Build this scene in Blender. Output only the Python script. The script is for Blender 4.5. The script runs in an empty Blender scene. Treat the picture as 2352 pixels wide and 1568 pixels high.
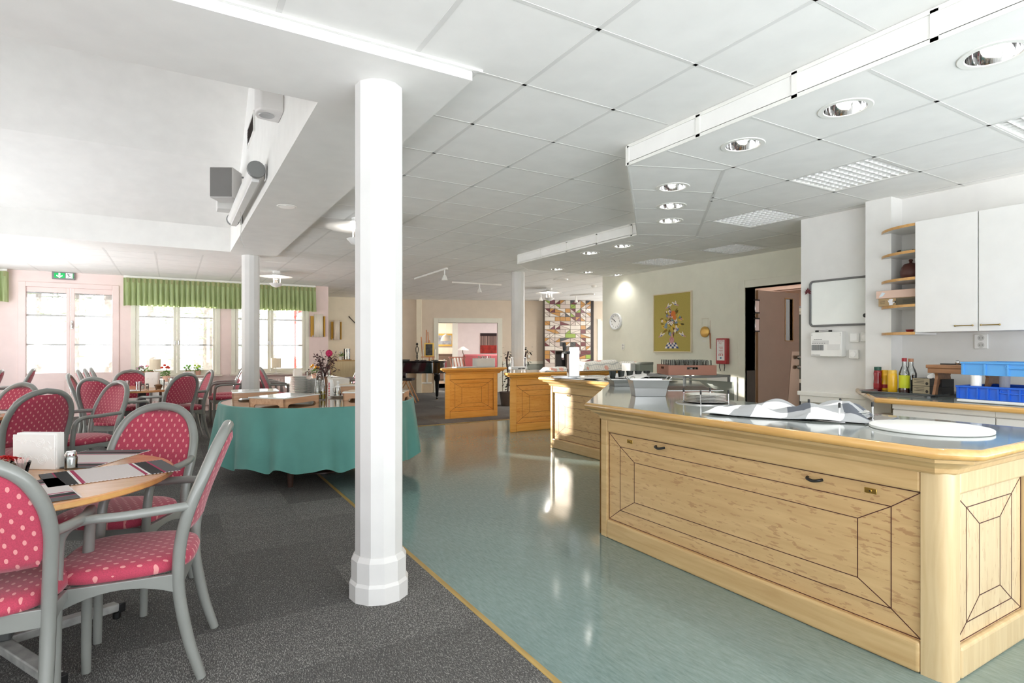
import bpy, bmesh, math, random
from mathutils import Vector, Matrix
random.seed(7)
SC = bpy.context.scene
COL = SC.collection
PI = math.pi
# ---------------------------------------------------------------- survey of the camera (level, shifted lens)
TH, FPX, CX, CY, H = 0.5359, 1308.2, 1176.0, 800.0, 1.245
CT, ST = math.cos(TH), math.sin(TH)
CE = H + 1.3705            # main ceiling
SO = 2.4766                # lowered ceiling over the bar
BE = 2.56                  # underside of the beams
WALL_Y = 12.95             # window wall
KX, PX_ = 5.17, 6.55       # kitchen wall, picture wall

def ray(u, v):
    r = (u - CX) / FPX
    return Vector((CT * r + ST, -ST * r + CT, (CY - v) / FPX))
def atz(u, v, z):
    d = ray(u, v); t = (z - H) / d.z
    return Vector((d.x * t, d.y * t, z))
def atx(u, v, x):
    d = ray(u, v); t = x / d.x
    return Vector((x, d.y * t, H + d.z * t))
def aty(u, v, y):
    d = ray(u, v); t = y / d.y
    return Vector((d.x * t, y, H + d.z * t))
def atd(u, v, dep):
    d = ray(u, v)
    return Vector((d.x * dep, d.y * dep, H + d.z * dep))

# ---------------------------------------------------------------- materials
def lin(c):
    c = c / 255.0
    return c / 12.92 if c <= 0.04045 else ((c + 0.055) / 1.055) ** 2.4
def col(rgb):
    return (lin(rgb[0]), lin(rgb[1]), lin(rgb[2]), 1.0)
MATS = {}
def base_mat(name):
    m = bpy.data.materials.new(name); m.use_nodes = True
    nt = m.node_tree; b = nt.nodes['Principled BSDF']
    MATS[name] = m
    return m, nt, b
def nd(nt, typ, **kw):
    n = nt.nodes.new(typ)
    for k, v in kw.items(): setattr(n, k, v)
    return n
def lk(nt, a, b): nt.links.new(a, b)
def coords(nt, scale=(1, 1, 1), rot=(0, 0, 0)):
    tc = nd(nt, 'ShaderNodeTexCoord'); mp = nd(nt, 'ShaderNodeMapping')
    mp.inputs['Scale'].default_value = scale; mp.inputs['Rotation'].default_value = rot
    lk(nt, tc.outputs['Object'], mp.inputs['Vector'])
    return mp.outputs['Vector']
def ramp(nt, fac, stops, const=False):
    r = nd(nt, 'ShaderNodeValToRGB'); cr = r.color_ramp
    if const: cr.interpolation = 'CONSTANT'
    cr.elements[0].position = stops[0][0]; cr.elements[0].color = col(stops[0][1])
    cr.elements[1].position = stops[1][0]; cr.elements[1].color = col(stops[1][1])
    for p, c in stops[2:]:
        e = cr.elements.new(p); e.color = col(c)
    lk(nt, fac, r.inputs['Fac'])
    return r.outputs['Color']
def math_(nt, op, a, b=None, c=None):
    n = nd(nt, 'ShaderNodeMath', operation=op)
    for i, x in enumerate((a, b, c)):
        if x is None: continue
        if isinstance(x, (int, float)): n.inputs[i].default_value = x
        else: lk(nt, x, n.inputs[i])
    return n.outputs[0]
def M(name, rgb, rough=.5, metal=0, var=0.0, vs=6, stretch=(1, 1, 1), bump=0, bs=60, spec=.5, coat=0, sheen=0):
    """plain coloured stuff with a slight tone drift and an optional fine bump"""
    if name in MATS: return MATS[name]
    m, nt, b = base_mat(name)
    b.inputs['Roughness'].default_value = rough; b.inputs['Metallic'].default_value = metal
    b.inputs['Specular IOR Level'].default_value = spec
    b.inputs['Coat Weight'].default_value = coat
    b.inputs['Coat Roughness'].default_value = .08
    if sheen: b.inputs['Sheen Weight'].default_value = sheen
    v = coords(nt, stretch)
    n = nd(nt, 'ShaderNodeTexNoise'); n.inputs['Scale'].default_value = vs; n.inputs['Detail'].default_value = 4
    lk(nt, v, n.inputs['Vector'])
    k = max(var, .012)
    lo = tuple(max(0, c * (1 - k)) for c in rgb); hi = tuple(min(255, c * (1 + k)) for c in rgb)
    lk(nt, ramp(nt, n.outputs['Fac'], [(.3, lo), (.7, hi)]), b.inputs['Base Color'])
    if bump:
        n2 = nd(nt, 'ShaderNodeTexNoise'); n2.inputs['Scale'].default_value = bs; n2.inputs['Detail'].default_value = 3
        lk(nt, v, n2.inputs['Vector'])
        bp = nd(nt, 'ShaderNodeBump'); bp.inputs['Strength'].default_value = bump; bp.inputs['Distance'].default_value = .0012
        lk(nt, n2.outputs['Fac'], bp.inputs['Height']); lk(nt, bp.outputs['Normal'], b.inputs['Normal'])
    return m
def wood(name, lo, hi, axis='x', rough=.35, fleck=None, coat=.2, scale=1.0):
    if name in MATS: return MATS[name]
    m, nt, b = base_mat(name)
    b.inputs['Roughness'].default_value = rough; b.inputs['Coat Weight'].default_value = coat
    b.inputs['Coat Roughness'].default_value = .12
    st = {'x': (1.2, 14, 14), 'y': (14, 1.2, 14), 'z': (14, 14, 1.2)}[axis]
    v = coords(nt, tuple(s * scale for s in st))
    n = nd(nt, 'ShaderNodeTexNoise'); n.inputs['Scale'].default_value = 2.2; n.inputs['Detail'].default_value = 6
    n.inputs['Distortion'].default_value = .6
    lk(nt, v, n.inputs['Vector'])
    c = ramp(nt, n.outputs['Fac'], [(.3, lo), (.72, hi)])
    if fleck:
        w = nd(nt, 'ShaderNodeTexNoise'); w.inputs['Scale'].default_value = 5; w.inputs['Detail'].default_value = 5
        v2 = coords(nt, {'x': (3, 9, 14), 'y': (9, 3, 14), 'z': (12, 12, 3)}[axis], (.3, .25, .2))
        lk(nt, v2, w.inputs['Vector'])
        big = nd(nt, 'ShaderNodeTexNoise'); big.inputs['Scale'].default_value = 3
        lk(nt, coords(nt), big.inputs['Vector'])
        f = math_(nt, 'MULTIPLY', math_(nt, 'GREATER_THAN', w.outputs['Fac'], .6), math_(nt, 'MULTIPLY', big.outputs['Fac'], .75))
        mx = nd(nt, 'ShaderNodeMix', data_type='RGBA')
        lk(nt, f, mx.inputs['Factor']); lk(nt, c, mx.inputs['A']); mx.inputs['B'].default_value = col(fleck)
        c = mx.outputs['Result']
    lk(nt, c, b.inputs['Base Color'])
    return m
def glass(name, tint=(255, 255, 255), clear=.88, rough=.03):
    """thin clear glass: see-through with a reflection"""
    if name in MATS: return MATS[name]
    m, nt, b = base_mat(name)
    tr = nd(nt, 'ShaderNodeBsdfTransparent'); tr.inputs['Color'].default_value = col(tint)
    gl = nd(nt, 'ShaderNodeBsdfGlossy'); gl.inputs['Roughness'].default_value = rough
    mx = nd(nt, 'ShaderNodeMixShader'); fr = nd(nt, 'ShaderNodeFresnel'); fr.inputs['IOR'].default_value = 1.45
    f = math_(nt, 'ADD', fr.outputs['Fac'], 1 - clear - .04)
    lk(nt, f, mx.inputs['Fac']); lk(nt, tr.outputs[0], mx.inputs[1]); lk(nt, gl.outputs[0], mx.inputs[2])
    lk(nt, mx.outputs[0], nt.nodes['Material Output'].inputs['Surface'])
    return m
def emit(name, rgb, s):
    if name in MATS: return MATS[name]
    m, nt, b = base_mat(name)
    b.inputs['Base Color'].default_value = col(rgb)
    b.inputs['Emission Color'].default_value = col(rgb); b.inputs['Emission Strength'].default_value = s
    return m
def fabric(name, axes, c0, c1):
    """woven red upholstery with staggered pale lozenges"""
    m, nt, b = base_mat(name)
    b.inputs['Roughness'].default_value = .85; b.inputs['Sheen Weight'].default_value = .25
    tc = nd(nt, 'ShaderNodeTexCoord'); sp = nd(nt, 'ShaderNodeSeparateXYZ'); lk(nt, tc.outputs['Object'], sp.inputs[0])
    a = math_(nt, 'MULTIPLY', sp.outputs[axes[0]], 1 / .046); c = math_(nt, 'MULTIPLY', sp.outputs[axes[1]], 1 / .026)
    row = math_(nt, 'FLOOR', c)
    a2 = math_(nt, 'ADD', a, math_(nt, 'MULTIPLY', math_(nt, 'MODULO', row, 2.0), .5))
    da = math_(nt, 'SUBTRACT', math_(nt, 'FRACT', a2), .5); dc = math_(nt, 'SUBTRACT', math_(nt, 'FRACT', c), .5)
    d = math_(nt, 'ADD', math_(nt, 'MULTIPLY', math_(nt, 'MULTIPLY', da, da), 90.0), math_(nt, 'MULTIPLY', math_(nt, 'MULTIPLY', dc, dc), 9.0))
    f = math_(nt, 'MULTIPLY', math_(nt, 'LESS_THAN', d, 1.0), .75)
    n = nd(nt, 'ShaderNodeTexNoise'); n.inputs['Scale'].default_value = 260
    lk(nt, tc.outputs['Object'], n.inputs['Vector'])
    base = ramp(nt, n.outputs['Fac'], [(.3, tuple(x * .86 for x in c0)), (.7, c0)])
    mx = nd(nt, 'ShaderNodeMix', data_type='RGBA'); lk(nt, f, mx.inputs['Factor']); lk(nt, base, mx.inputs['A']); mx.inputs['B'].default_value = col(c1)
    lk(nt, mx.outputs['Result'], b.inputs['Base Color'])
    bp = nd(nt, 'ShaderNodeBump'); bp.inputs['Strength'].default_value = .12; bp.inputs['Distance'].default_value = .002
    lk(nt, n.outputs['Fac'], bp.inputs['Height']); lk(nt, bp.outputs['Normal'], b.inputs['Normal'])
    return m

# ---------------------------------------------------------------- mesh collector
class MB:
    def __init__(s): s.v = []; s.f = []; s.m = []; s.cur = 0
    def add(s, vs, fs):
        o = len(s.v); s.v += [tuple(p) for p in vs]
        for f in fs: s.f.append([i + o for i in f]); s.m.append(s.cur)
        return s
    def box(s, x0, x1, y0, y1, z0, z1):
        return s.add([(x0, y0, z0), (x1, y0, z0), (x1, y1, z0), (x0, y1, z0), (x0, y0, z1), (x1, y0, z1), (x1, y1, z1), (x0, y1, z1)],
                     [(0, 3, 2, 1), (4, 5, 6, 7), (0, 1, 5, 4), (1, 2, 6, 5), (2, 3, 7, 6), (3, 0, 4, 7)])
    def obox(s, c, sx, sy, sz, mat):
        """box of size sx,sy,sz turned by a 3x3 matrix about its centre c"""
        vs = []
        for z in (-.5, .5):
            for x, y in ((-.5, -.5), (.5, -.5), (.5, .5), (-.5, .5)):
                vs.append(Vector(c) + mat @ Vector((x * sx, y * sy, z * sz)))
        return s.add(vs, [(0, 3, 2, 1), (4, 5, 6, 7), (0, 1, 5, 4), (1, 2, 6, 5), (2, 3, 7, 6), (3, 0, 4, 7)])
    def bar(s, a, b, w, h, up=(0, 0, 1)):
        a, b = Vector(a), Vector(b); d = (b - a); L = d.length; d.normalize()
        u = Vector(up); x = d.cross(u)
        if x.length < 1e-5: x = d.cross(Vector((0, 1, 0)))
        x.normalize(); u = x.cross(d)
        m = Matrix((d, x, u)).transposed()
        return s.obox((a + b) / 2, L, w, h, m)
    def prism(s, poly, z0, z1):
        n = len(poly)
        return s.add([(p[0], p[1], z0) for p in poly] + [(p[0], p[1], z1) for p in poly],
                     [tuple(range(n))[::-1], tuple(range(n, 2 * n))] + [(i, (i + 1) % n, n + (i + 1) % n, n + i) for i in range(n)])
    def loft(s, rings, cap=True):
        n = len(rings[0]); vs = [p for r in rings for p in r]; fs = []
        for k in range(len(rings) - 1):
            for i in range(n):
                j = (i + 1) % n; fs.append((k * n + i, k * n + j, (k + 1) * n + j, (k + 1) * n + i))
        if cap: fs.append(tuple(range(n))[::-1]); fs.append(tuple((len(rings) - 1) * n + i for i in range(n)))
        return s.add(vs, fs)
    def tube(s, pts, r, n=10, cap=True, flat=1.0, closed=False):
        pts = [Vector(p) for p in pts]; N = len(pts); rr = r if isinstance(r, (list, tuple)) else [r] * N
        rings = []; up = None
        for i, p in enumerate(pts):
            if closed: d = pts[(i + 1) % N] - pts[i - 1]
            else: d = pts[min(i + 1, N - 1)] - pts[max(i - 1, 0)]
            d.normalize()
            if up is None:
                up = Vector((0, 0, 1)) if abs(d.z) < .9 else Vector((1, 0, 0))
            x = d.cross(up); x.normalize(); up = x.cross(d); up.normalize()
            rings.append([p + (x * math.cos(2 * PI * k / n) + up * math.sin(2 * PI * k / n) * flat) * rr[i] for k in range(n)])
        if closed: rings.append(rings[0]); cap = False
        return s.loft(rings, cap)
    def lathe(s, prof, n=24, c=(0, 0, 0), cap=True, axis='z'):
        rings = []
        for r, z in prof:
            ring = []
            for k in range(n):
                a = 2 * PI * k / n; x, y = r * math.cos(a), r * math.sin(a)
                q = (x, y, z) if axis == 'z' else ((z, x, y) if axis == 'x' else (y, z, x))
                ring.append((c[0] + q[0], c[1] + q[1], c[2] + q[2]))
            rings.append(ring)
        return s.loft(rings, cap)
    def ball(s, c, rx, ry, rz, n=12, k=8):
        return s.lathe([(max(1e-4, math.sin(PI * i / k)), -math.cos(PI * i / k)) for i in range(k + 1)], n).scale_last(c, rx, ry, rz, n * (k + 1))
    def scale_last(s, c, rx, ry, rz, cnt):
        for i in range(len(s.v) - cnt, len(s.v)):
            x, y, z = s.v[i]; s.v[i] = (c[0] + x * rx, c[1] + y * ry, c[2] + z * rz)
        return s
    def face(s, pts): return s.add(pts, [tuple(range(len(pts)))])
    def grid(s, fn, nu, nv):
        vs = [fn(i / nu, j / nv) for j in range(nv + 1) for i in range(nu + 1)]
        fs = [(j * (nu + 1) + i, j * (nu + 1) + i + 1, (j + 1) * (nu + 1) + i + 1, (j + 1) * (nu + 1) + i) for j in range(nv) for i in range(nu)]
        return s.add(vs, fs)
    def build(s, name, mats, parent=None, smooth=40, bevel=0, seg=2, loc=None, rotz=None, label=None, solid=0):
        me = bpy.data.meshes.new(name)
        me.from_pydata(s.v, [], s.f)
        ml = mats if isinstance(mats, (list, tuple)) else [mats]
        for m in ml: me.materials.append(m)
        if len(ml) > 1: me.polygons.foreach_set('material_index', s.m)
        bm = bmesh.new(); bm.from_mesh(me); bmesh.ops.recalc_face_normals(bm, faces=bm.faces); bm.to_mesh(me); bm.free()
        if smooth:
            me.polygons.foreach_set('use_smooth', [True] * len(me.polygons)); me.set_sharp_from_angle(angle=math.radians(smooth))
        me.update()
        o = bpy.data.objects.new(name, me); COL.objects.link(o)
        if solid:
            md = o.modifiers.new('thick', 'SOLIDIFY'); md.thickness = solid; md.offset = 0
        if bevel:
            md = o.modifiers.new('edge', 'BEVEL'); md.width = bevel; md.segments = seg; md.limit_method = 'ANGLE'; md.angle_limit = math.radians(40)
        if parent: o.parent = parent
        if loc is not None: o.location = loc
        if rotz is not None: o.rotation_euler = (0, 0, rotz)
        if label: o['label'] = label
        return o

def thing(name, label, cat, loc=(0, 0, 0), rotz=0, group=None):
    o = bpy.data.objects.new(name, None); COL.objects.link(o)
    o.empty_display_size = .05
    o.location = loc; o.rotation_euler = (0, 0, rotz); o['label'] = label; o['category'] = cat
    if group: o['group'] = group
    return o
def tag(o, label, cat, group=None, kind=None):
    o['label'] = label; o['category'] = cat
    if group: o['group'] = group
    if kind: o['kind'] = kind
    return o
def struct(o, label=None):
    o['kind'] = 'structure'
    if label: o['label'] = label
    return o
def dup(root, loc, rotz, label=None, group=None):
    r = root.copy(); COL.objects.link(r); r.location = loc; r.rotation_euler = (0, 0, rotz)
    if label: r['label'] = label
    if group: r['group'] = group
    for ch in list(root.children):
        c = ch.copy(); COL.objects.link(c); c.parent = r
        for g in list(ch.children):
            d = g.copy(); COL.objects.link(d); d.parent = c
    return r
def catmull(pts, k=6):
    pts = [Vector(p) for p in pts]; out = []
    P = [pts[0] * 2 - pts[1]] + pts + [pts[-1] * 2 - pts[-2]]
    for i in range(1, len(P) - 2):
        for j in range(k):
            t = j / k; a, b, c, d = P[i - 1], P[i], P[i + 1], P[i + 2]
            out.append(.5 * ((2 * b) + (c - a) * t + (2 * a - 5 * b + 4 * c - d) * t * t + (3 * b - a - 3 * c + d) * t ** 3))
    out.append(pts[-1]); return out
def text(body, size, mat, parent, loc, rot, name='lettering', depth=.0005, align='CENTER', space=1.0):
    cu = bpy.data.curves.new(name, 'FONT'); cu.body = body; cu.size = size; cu.extrude = depth; cu.align_x = align; cu.align_y = 'CENTER'
    cu.space_line = space; cu.resolution_u = 3
    cu.materials.append(mat)
    tmp = bpy.data.objects.new(name, cu); COL.objects.link(tmp)
    me = bpy.data.meshes.new_from_object(tmp.evaluated_get(bpy.context.evaluated_depsgraph_get())); bpy.data.objects.remove(tmp, do_unlink=True)
    o = bpy.data.objects.new(name, me); COL.objects.link(o); o.parent = parent; o.location = loc; o.rotation_euler = rot
    return o
def rz(deg): return math.radians(deg)

# ---------------------------------------------------------------- palette
white = M('white_paint', (236, 235, 232), .6, var=.008)
wallw = M('white_wallpaper', (222, 221, 218), .75, var=.01, bump=.25, bs=120)
wallc = M('cream_wallpaper', (224, 223, 208), .75, var=.01, bump=.2, bs=120)
wallp = M('pink_paint', (228, 208, 203), .7, var=.012, bump=.1, bs=150)
wally = M('pale_yellow_paint', (232, 222, 200), .7, var=.012, bump=.1, bs=150)
wallg = M('grey_beige_paint', (214, 200, 182), .7, var=.012)
tilew = M('ceiling_tile', (236, 235, 232), .85, var=.006)
gridw = M('grid_bar', (220, 219, 216), .6)
lacq = M('white_lacquer', (226, 225, 222), .35, var=.006)
trimw = M('white_trim', (232, 231, 226), .4)
trimp = M('pink_trim', (226, 205, 200), .45)
trimc = M('cream_trim', (222, 220, 206), .45)
steel = M('brushed_steel', (190, 190, 190), .28, 1, var=.05, vs=30, stretch=(1, 1, 12))
chrome = M('chrome', (215, 215, 215), .08, 1)
brass = M('brass', (196, 160, 84), .3, 1)
blackp = M('black_plastic', (22, 22, 23), .4)
blackg = M('black_lacquer', (9, 9, 10), .08, coat=.6)
greyp = M('grey_plastic', (120, 121, 120), .45)
china = M('white_china', (236, 236, 233), .12, coat=.4)
whitep = M('white_plastic', (230, 230, 227), .35)
cglass = glass('clear_glass', (250, 253, 252), .86)
frame_grey = M('grey_chair_lacquer', (131, 133, 129), .3, var=.03, coat=.25)
fab_b = fabric('red_upholstery_back', (0, 2), (186, 62, 88), (226, 160, 156))
fab_s = fabric('red_upholstery_seat', (0, 1), (186, 62, 88), (226, 160, 156))
birch = wood('pale_birch', (193, 158, 108), (213, 182, 132), 'y')
birch_x = wood('pale_birch_daylit', (200, 172, 128), (218, 194, 152), 'z')  # paler copy for the end face, cool daylight put into the colour
birchp = wood('birch_panel', (196, 160, 112), (212, 178, 128), 'y', fleck=(150, 100, 66))
birchpx = wood('birch_panel_daylit', (204, 178, 138), (220, 198, 160), 'z', fleck=(166, 124, 92))  # end-face panel copy, lightened for the daylight falling on it
nosing = wood('nosing_birch', (192, 146, 82), (214, 170, 104), 'y', rough=.25, coat=.5)
orange = wood('amber_birch', (226, 162, 74), (240, 184, 98), 'x', rough=.3, coat=.4)
orangep = wood('amber_panel', (224, 156, 70), (238, 178, 94), 'x', fleck=(198, 122, 50), rough=.3, coat=.4)
inlay = M('dark_inlay', (72, 30, 24), .5)
beech = wood('beech_laminate', (196, 140, 92), (214, 160, 110), 'x', rough=.22, coat=.3)
beech_e = wood('beech_edge', (196, 146, 84), (214, 166, 100), 'x', rough=.35)
SKY, GROUND_FILL, SUN, EXPO = 4.0, 8.5, 20.0, 0.15
# ================================================================ floor
def vinyl_mat():
    m, nt, b = base_mat('green_vinyl')
    v = coords(nt, (9, 1.6, 1), (0, 0, .5))
    n = nd(nt, 'ShaderNodeTexNoise'); n.inputs['Scale'].default_value = 9; n.inputs['Detail'].default_value = 7; n.inputs['Roughness'].default_value = .7
    lk(nt, v, n.inputs['Vector'])
    big = nd(nt, 'ShaderNodeTexNoise'); big.inputs['Scale'].default_value = .9; big.inputs['Detail'].default_value = 3
    lk(nt, coords(nt), big.inputs['Vector'])
    f = math_(nt, 'ADD', math_(nt, 'MULTIPLY', n.outputs['Fac'], .75), math_(nt, 'MULTIPLY', big.outputs['Fac'], .25))
    lk(nt, ramp(nt, f, [(.36, (110, 131, 128)), (.5, (124, 144, 141)), (.66, (139, 158, 155))]), b.inputs['Base Color'])
    b.inputs['Specular IOR Level'].default_value = .55
    r = nd(nt, 'ShaderNodeMapRange'); lk(nt, big.outputs['Fac'], r.inputs['Value'])
    r.inputs['To Min'].default_value = .07; r.inputs['To Max'].default_value = .15
    lk(nt, r.outputs[0], b.inputs['Roughness'])
    bp = nd(nt, 'ShaderNodeBump'); bp.inputs['Strength'].default_value = .03; bp.inputs['Distance'].default_value = .01
    lk(nt, big.outputs['Fac'], bp.inputs['Height']); lk(nt, bp.outputs['Normal'], b.inputs['Normal'])
    return m
def carpet_mat():
    m, nt, b = base_mat('grey_carpet_tiles')
    b.inputs['Roughness'].default_value = .95; b.inputs['Specular IOR Level'].default_value = .15
    tc = nd(nt, 'ShaderNodeTexCoord'); sp = nd(nt, 'ShaderNodeSeparateXYZ'); lk(nt, tc.outputs['Object'], sp.inputs[0])
    ix = math_(nt, 'FLOOR', math_(nt, 'MULTIPLY', math_(nt, 'ADD', sp.outputs[0], 20 - .29), 2.0))
    iy = math_(nt, 'FLOOR', math_(nt, 'MULTIPLY', math_(nt, 'ADD', sp.outputs[1], 20 - .31), 2.0))
    par = math_(nt, 'MODULO', math_(nt, 'ADD', ix, iy), 2.0)
    fx = math_(nt, 'FRACT', math_(nt, 'MULTIPLY', math_(nt, 'ADD', sp.outputs[0], 20 - .29), 2.0))
    fy = math_(nt, 'FRACT', math_(nt, 'MULTIPLY', math_(nt, 'ADD', sp.outputs[1], 20 - .31), 2.0))
    ns = []
    for rot in (.75, -.82):
        n = nd(nt, 'ShaderNodeTexNoise'); n.inputs['Scale'].default_value = 30; n.inputs['Detail'].default_value = 3
        lk(nt, coords(nt, (9, 2.6, 1), (0, 0, rot)), n.inputs['Vector']); ns.append(n.outputs['Fac'])
    mx = nd(nt, 'ShaderNodeMix', data_type='FLOAT'); lk(nt, par, mx.inputs['Factor']); lk(nt, ns[0], mx.inputs['A']); lk(nt, ns[1], mx.inputs['B'])
    cell = nd(nt, 'ShaderNodeTexWhiteNoise', noise_dimensions='2D'); cb = nd(nt, 'ShaderNodeCombineXYZ'); lk(nt, ix, cb.inputs[0]); lk(nt, iy, cb.inputs[1]); lk(nt, cb.outputs[0], cell.inputs['Vector'])
    f = math_(nt, 'ADD', mx.outputs['Result'], math_(nt, 'MULTIPLY', math_(nt, 'SUBTRACT', cell.outputs['Value'], .5), .09))
    c = ramp(nt, f, [(.4, (78, 77, 76)), (.56, (102, 101, 99)), (.68, (152, 150, 147))])
    lk(nt, c, b.inputs['Base Color'])
    edge = math_(nt, 'MINIMUM', math_(nt, 'MINIMUM', fx, math_(nt, 'SUBTRACT', 1.0, fx)), math_(nt, 'MINIMUM', fy, math_(nt, 'SUBTRACT', 1.0, fy)))
    hgt = math_(nt, 'MULTIPLY', mx.outputs['Result'], math_(nt, 'MINIMUM', math_(nt, 'MULTIPLY', edge, 120.0), 1.0))
    bp = nd(nt, 'ShaderNodeBump'); bp.inputs['Strength'].default_value = .6; bp.inputs['Distance'].default_value = .006
    lk(nt, hgt, bp.inputs['Height']); lk(nt, bp.outputs['Normal'], b.inputs['Normal'])
    return m
XL, YF = -3.2, -1.8          # faces of the outer walls beside and behind the viewpoint
BRX, BRY = 1.222, 8.6
XE0 = aty(754, 700, WALL_Y).x - .2
struct(MB().box(XL - .2, 12.5, YF - .2, WALL_Y + .22, -.12, 0).box(XE0, 12.5, WALL_Y + .22, 18.6, -.12, 0).build('floor', vinyl_mat(), smooth=0), 'glossy grey-green vinyl floor with soft streaks')
cm = MB(); cm.prism([(XL, YF), (BRX, YF), (BRX, BRY), (11.8, BRY), (11.8, 16.5), (2.95, 16.5), (2.95, WALL_Y), (XL, WALL_Y)], 0, .006)
struct(cm.build('floor_carpet', carpet_mat(), smooth=0), 'dark grey carpet tiles laid with alternating ribs')
tb = MB().box(BRX - .012, BRX + .016, YF, BRY + .016, 0, .0085).box(BRX, 7, BRY - .012, BRY + .016, 0, .0085)
struct(tb.build('trim_1', wood('brass_strip', (150, 122, 66), (190, 160, 96), 'y', rough=.35), bevel=.002), 'brass coloured threshold strip between carpet and vinyl')

# ================================================================ ceilings
CY0 = 3.148; CY1 = 8.62; BX0, BX1 = .662, 1.261; BY0, BY1 = 2.505, 9.11
c = MB().box(XL - .2, 12.5, YF - .2, CY0 - .1, CE, CE + .12).box(BX0 + .1, 12.5, CY0 - .1, CY1 + .1, CE, CE + .12).box(XL - .2, 12.5, CY1 + .1, WALL_Y + .22, CE, CE + .12).box(XE0, 12.5, WALL_Y + .22, 18.6, CE, CE + .12)
struct(c.build('ceiling', tilew, smooth=0), 'white suspended ceiling of square tiles')
BULK = [(2.63, YF + .05), (2.63, 2.90), (4.32, 4.61), (4.32, 7.10), (4.75, 7.53), (7.4, 7.53), (7.4, YF + .05)]
def in_beam(x, y): return BY0 - .02 < y < BY1 + .02 and x < BX1 + .02
g = MB()
zt = CE - .0012
k = -7
while .368 + .6 * k < 12:                               # bars running away from the window wall
    x = .368 + .6 * k; k += 1
    if x < XL + .1: continue
    if x < BX1:
        g.box(x - .012, x + .012, YF, BY0, zt, CE); g.box(x - .012, x + .012, BY1, 16, zt, CE)
    elif x < 2.6: g.box(x - .012, x + .012, YF, 16, zt, CE)
    else: g.box(x - .012, x + .012, (3.0 + (x - 2.63)) if x < 4.32 else (7.2 if x < 4.7 else 7.56), 16, zt, CE)
k = -7
while .114 + .6 * k < YF: k += 1
while .114 + .6 * k < 16:
    y = .114 + .6 * k; k += 1
    xe = 2.6 if y < 2.9 else (2.63 + (y - 2.9) if y < 4.61 else (4.3 if y < 7.55 else 11.8))
    g.box(BX1 if BY0 < y < BY1 else XL, xe, y - .009, y + .009, zt, CE)
g.box(XL, BX1 + .05, BY0 - .02, BY0 - .004, CE - .012, CE); g.box(BX1 + .004, BX1 + .03, BY0, BY1, CE - .012, CE)
struct(g.build('ceiling_grid', gridw, smooth=0), 'thin white bars between the ceiling tiles')
# beams and the raised vault on the carpet side
b = MB().box(XL, BX1, BY0, CY0, BE, CE + .2); struct(b.build('beam_1', white, smooth=0), 'wide white boxed beam nearest, crossing over the first column')
b = MB().box(BX0, BX1, CY0, CY1, BE, 2.885); struct(b.build('beam_2', white, smooth=0), 'white boxed beam running between the two carpet columns')
b = MB().box(XL, BX1, CY1, BY1, BE, 2.885); struct(b.build('beam_3', white, smooth=0), 'white boxed beam parallel to the window wall')
VP = [(CY1, 2.88), (7.35, 3.40), (6.55, 3.97), (4.4, 5.45), (CY0 - .1, 5.5)]
v = MB()
for (y0, z0), (y1, z1) in zip(VP, VP[1:]):
    v.add([(XL, y0, z0), (BX0 + .04, y0, z0), (BX0 + .04, y1, z1), (XL, y1, z1), (XL, y0, z0 + .1), (BX0 + .04, y0, z0 + .1), (BX0 + .04, y1, z1 + .1), (XL, y1, z1 + .1)],
          [(0, 1, 2, 3), (4, 7, 6, 5), (0, 4, 5, 1), (1, 5, 6, 2), (2, 6, 7, 3), (3, 7, 4, 0)])
struct(v.build('ceiling_vault', white, smooth=0), 'sloping white ceiling above the raised opening')
w = MB()
poly = [(CY0 - .1, 2.885)] + [(CY1, 2.885)] + [(y, z + .05) for y, z in VP]
w.add([(BX0 + .012, y, z) for y, z in poly] + [(BX0 + .15, y, z) for y, z in poly],
      [tuple(range(len(poly))), tuple(range(2 * len(poly) - 1, len(poly) - 1, -1))] + [(i, (i + 1) % len(poly), len(poly) + (i + 1) % len(poly), len(poly) + i) for i in range(len(poly))])
struct(w.build('wall_vault_side', white, smooth=0), 'white wall rising above the beam in the vault')
struct(MB().box(XL, BX0 + .1, CY0 - .2, CY0 - .02, CE + .1, 5.6).build('wall_vault_end', white, smooth=0), 'white end wall of the vault')
# lowered ceiling over the bar, with real recesses
bul = MB().prism(BULK, SO, SO + .022)
soff = bul.build('ceiling_bar', tilew, smooth=0)
def drop(o): bpy.data.objects.remove(o, do_unlink=True)
LIGHTS = [(2283, 125), (1941, 249), (1706, 333), (1545, 430), (1542, 473), (1538, 507), (1430, 565), (1355, 581), (1278, 618), (1348, 625), (1415, 631)]
LP = [atz(u, v, SO) for u, v in LIGHTS]
GR = [(3.87, .76), (3.87, 1.96), (4.47, 3.16), (5.67, 4.40), (5.67, 5.62)]
cut = MB()
for p in LP: cut.lathe([(.098, SO - .05), (.098, SO + .08)], 32, (p.x, p.y, 0))
for x, y in GR: cut.box(x + .015, x + .585, y + .015, y + .585, SO - .05, SO + .08)
cu = cut.build('cutter', tilew, smooth=0)
bo = soff.modifiers.new('holes', 'BOOLEAN'); bo.operation = 'DIFFERENCE'; bo.object = cu; bo.solver = 'EXACT'
dg = bpy.context.evaluated_depsgraph_get()
me = bpy.data.meshes.new_from_object(soff.evaluated_get(dg)); soff.modifiers.clear(); soff.data = me; drop(cu)
struct(soff, 'lowered white tiled ceiling following the bar')
f = MB()
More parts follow.
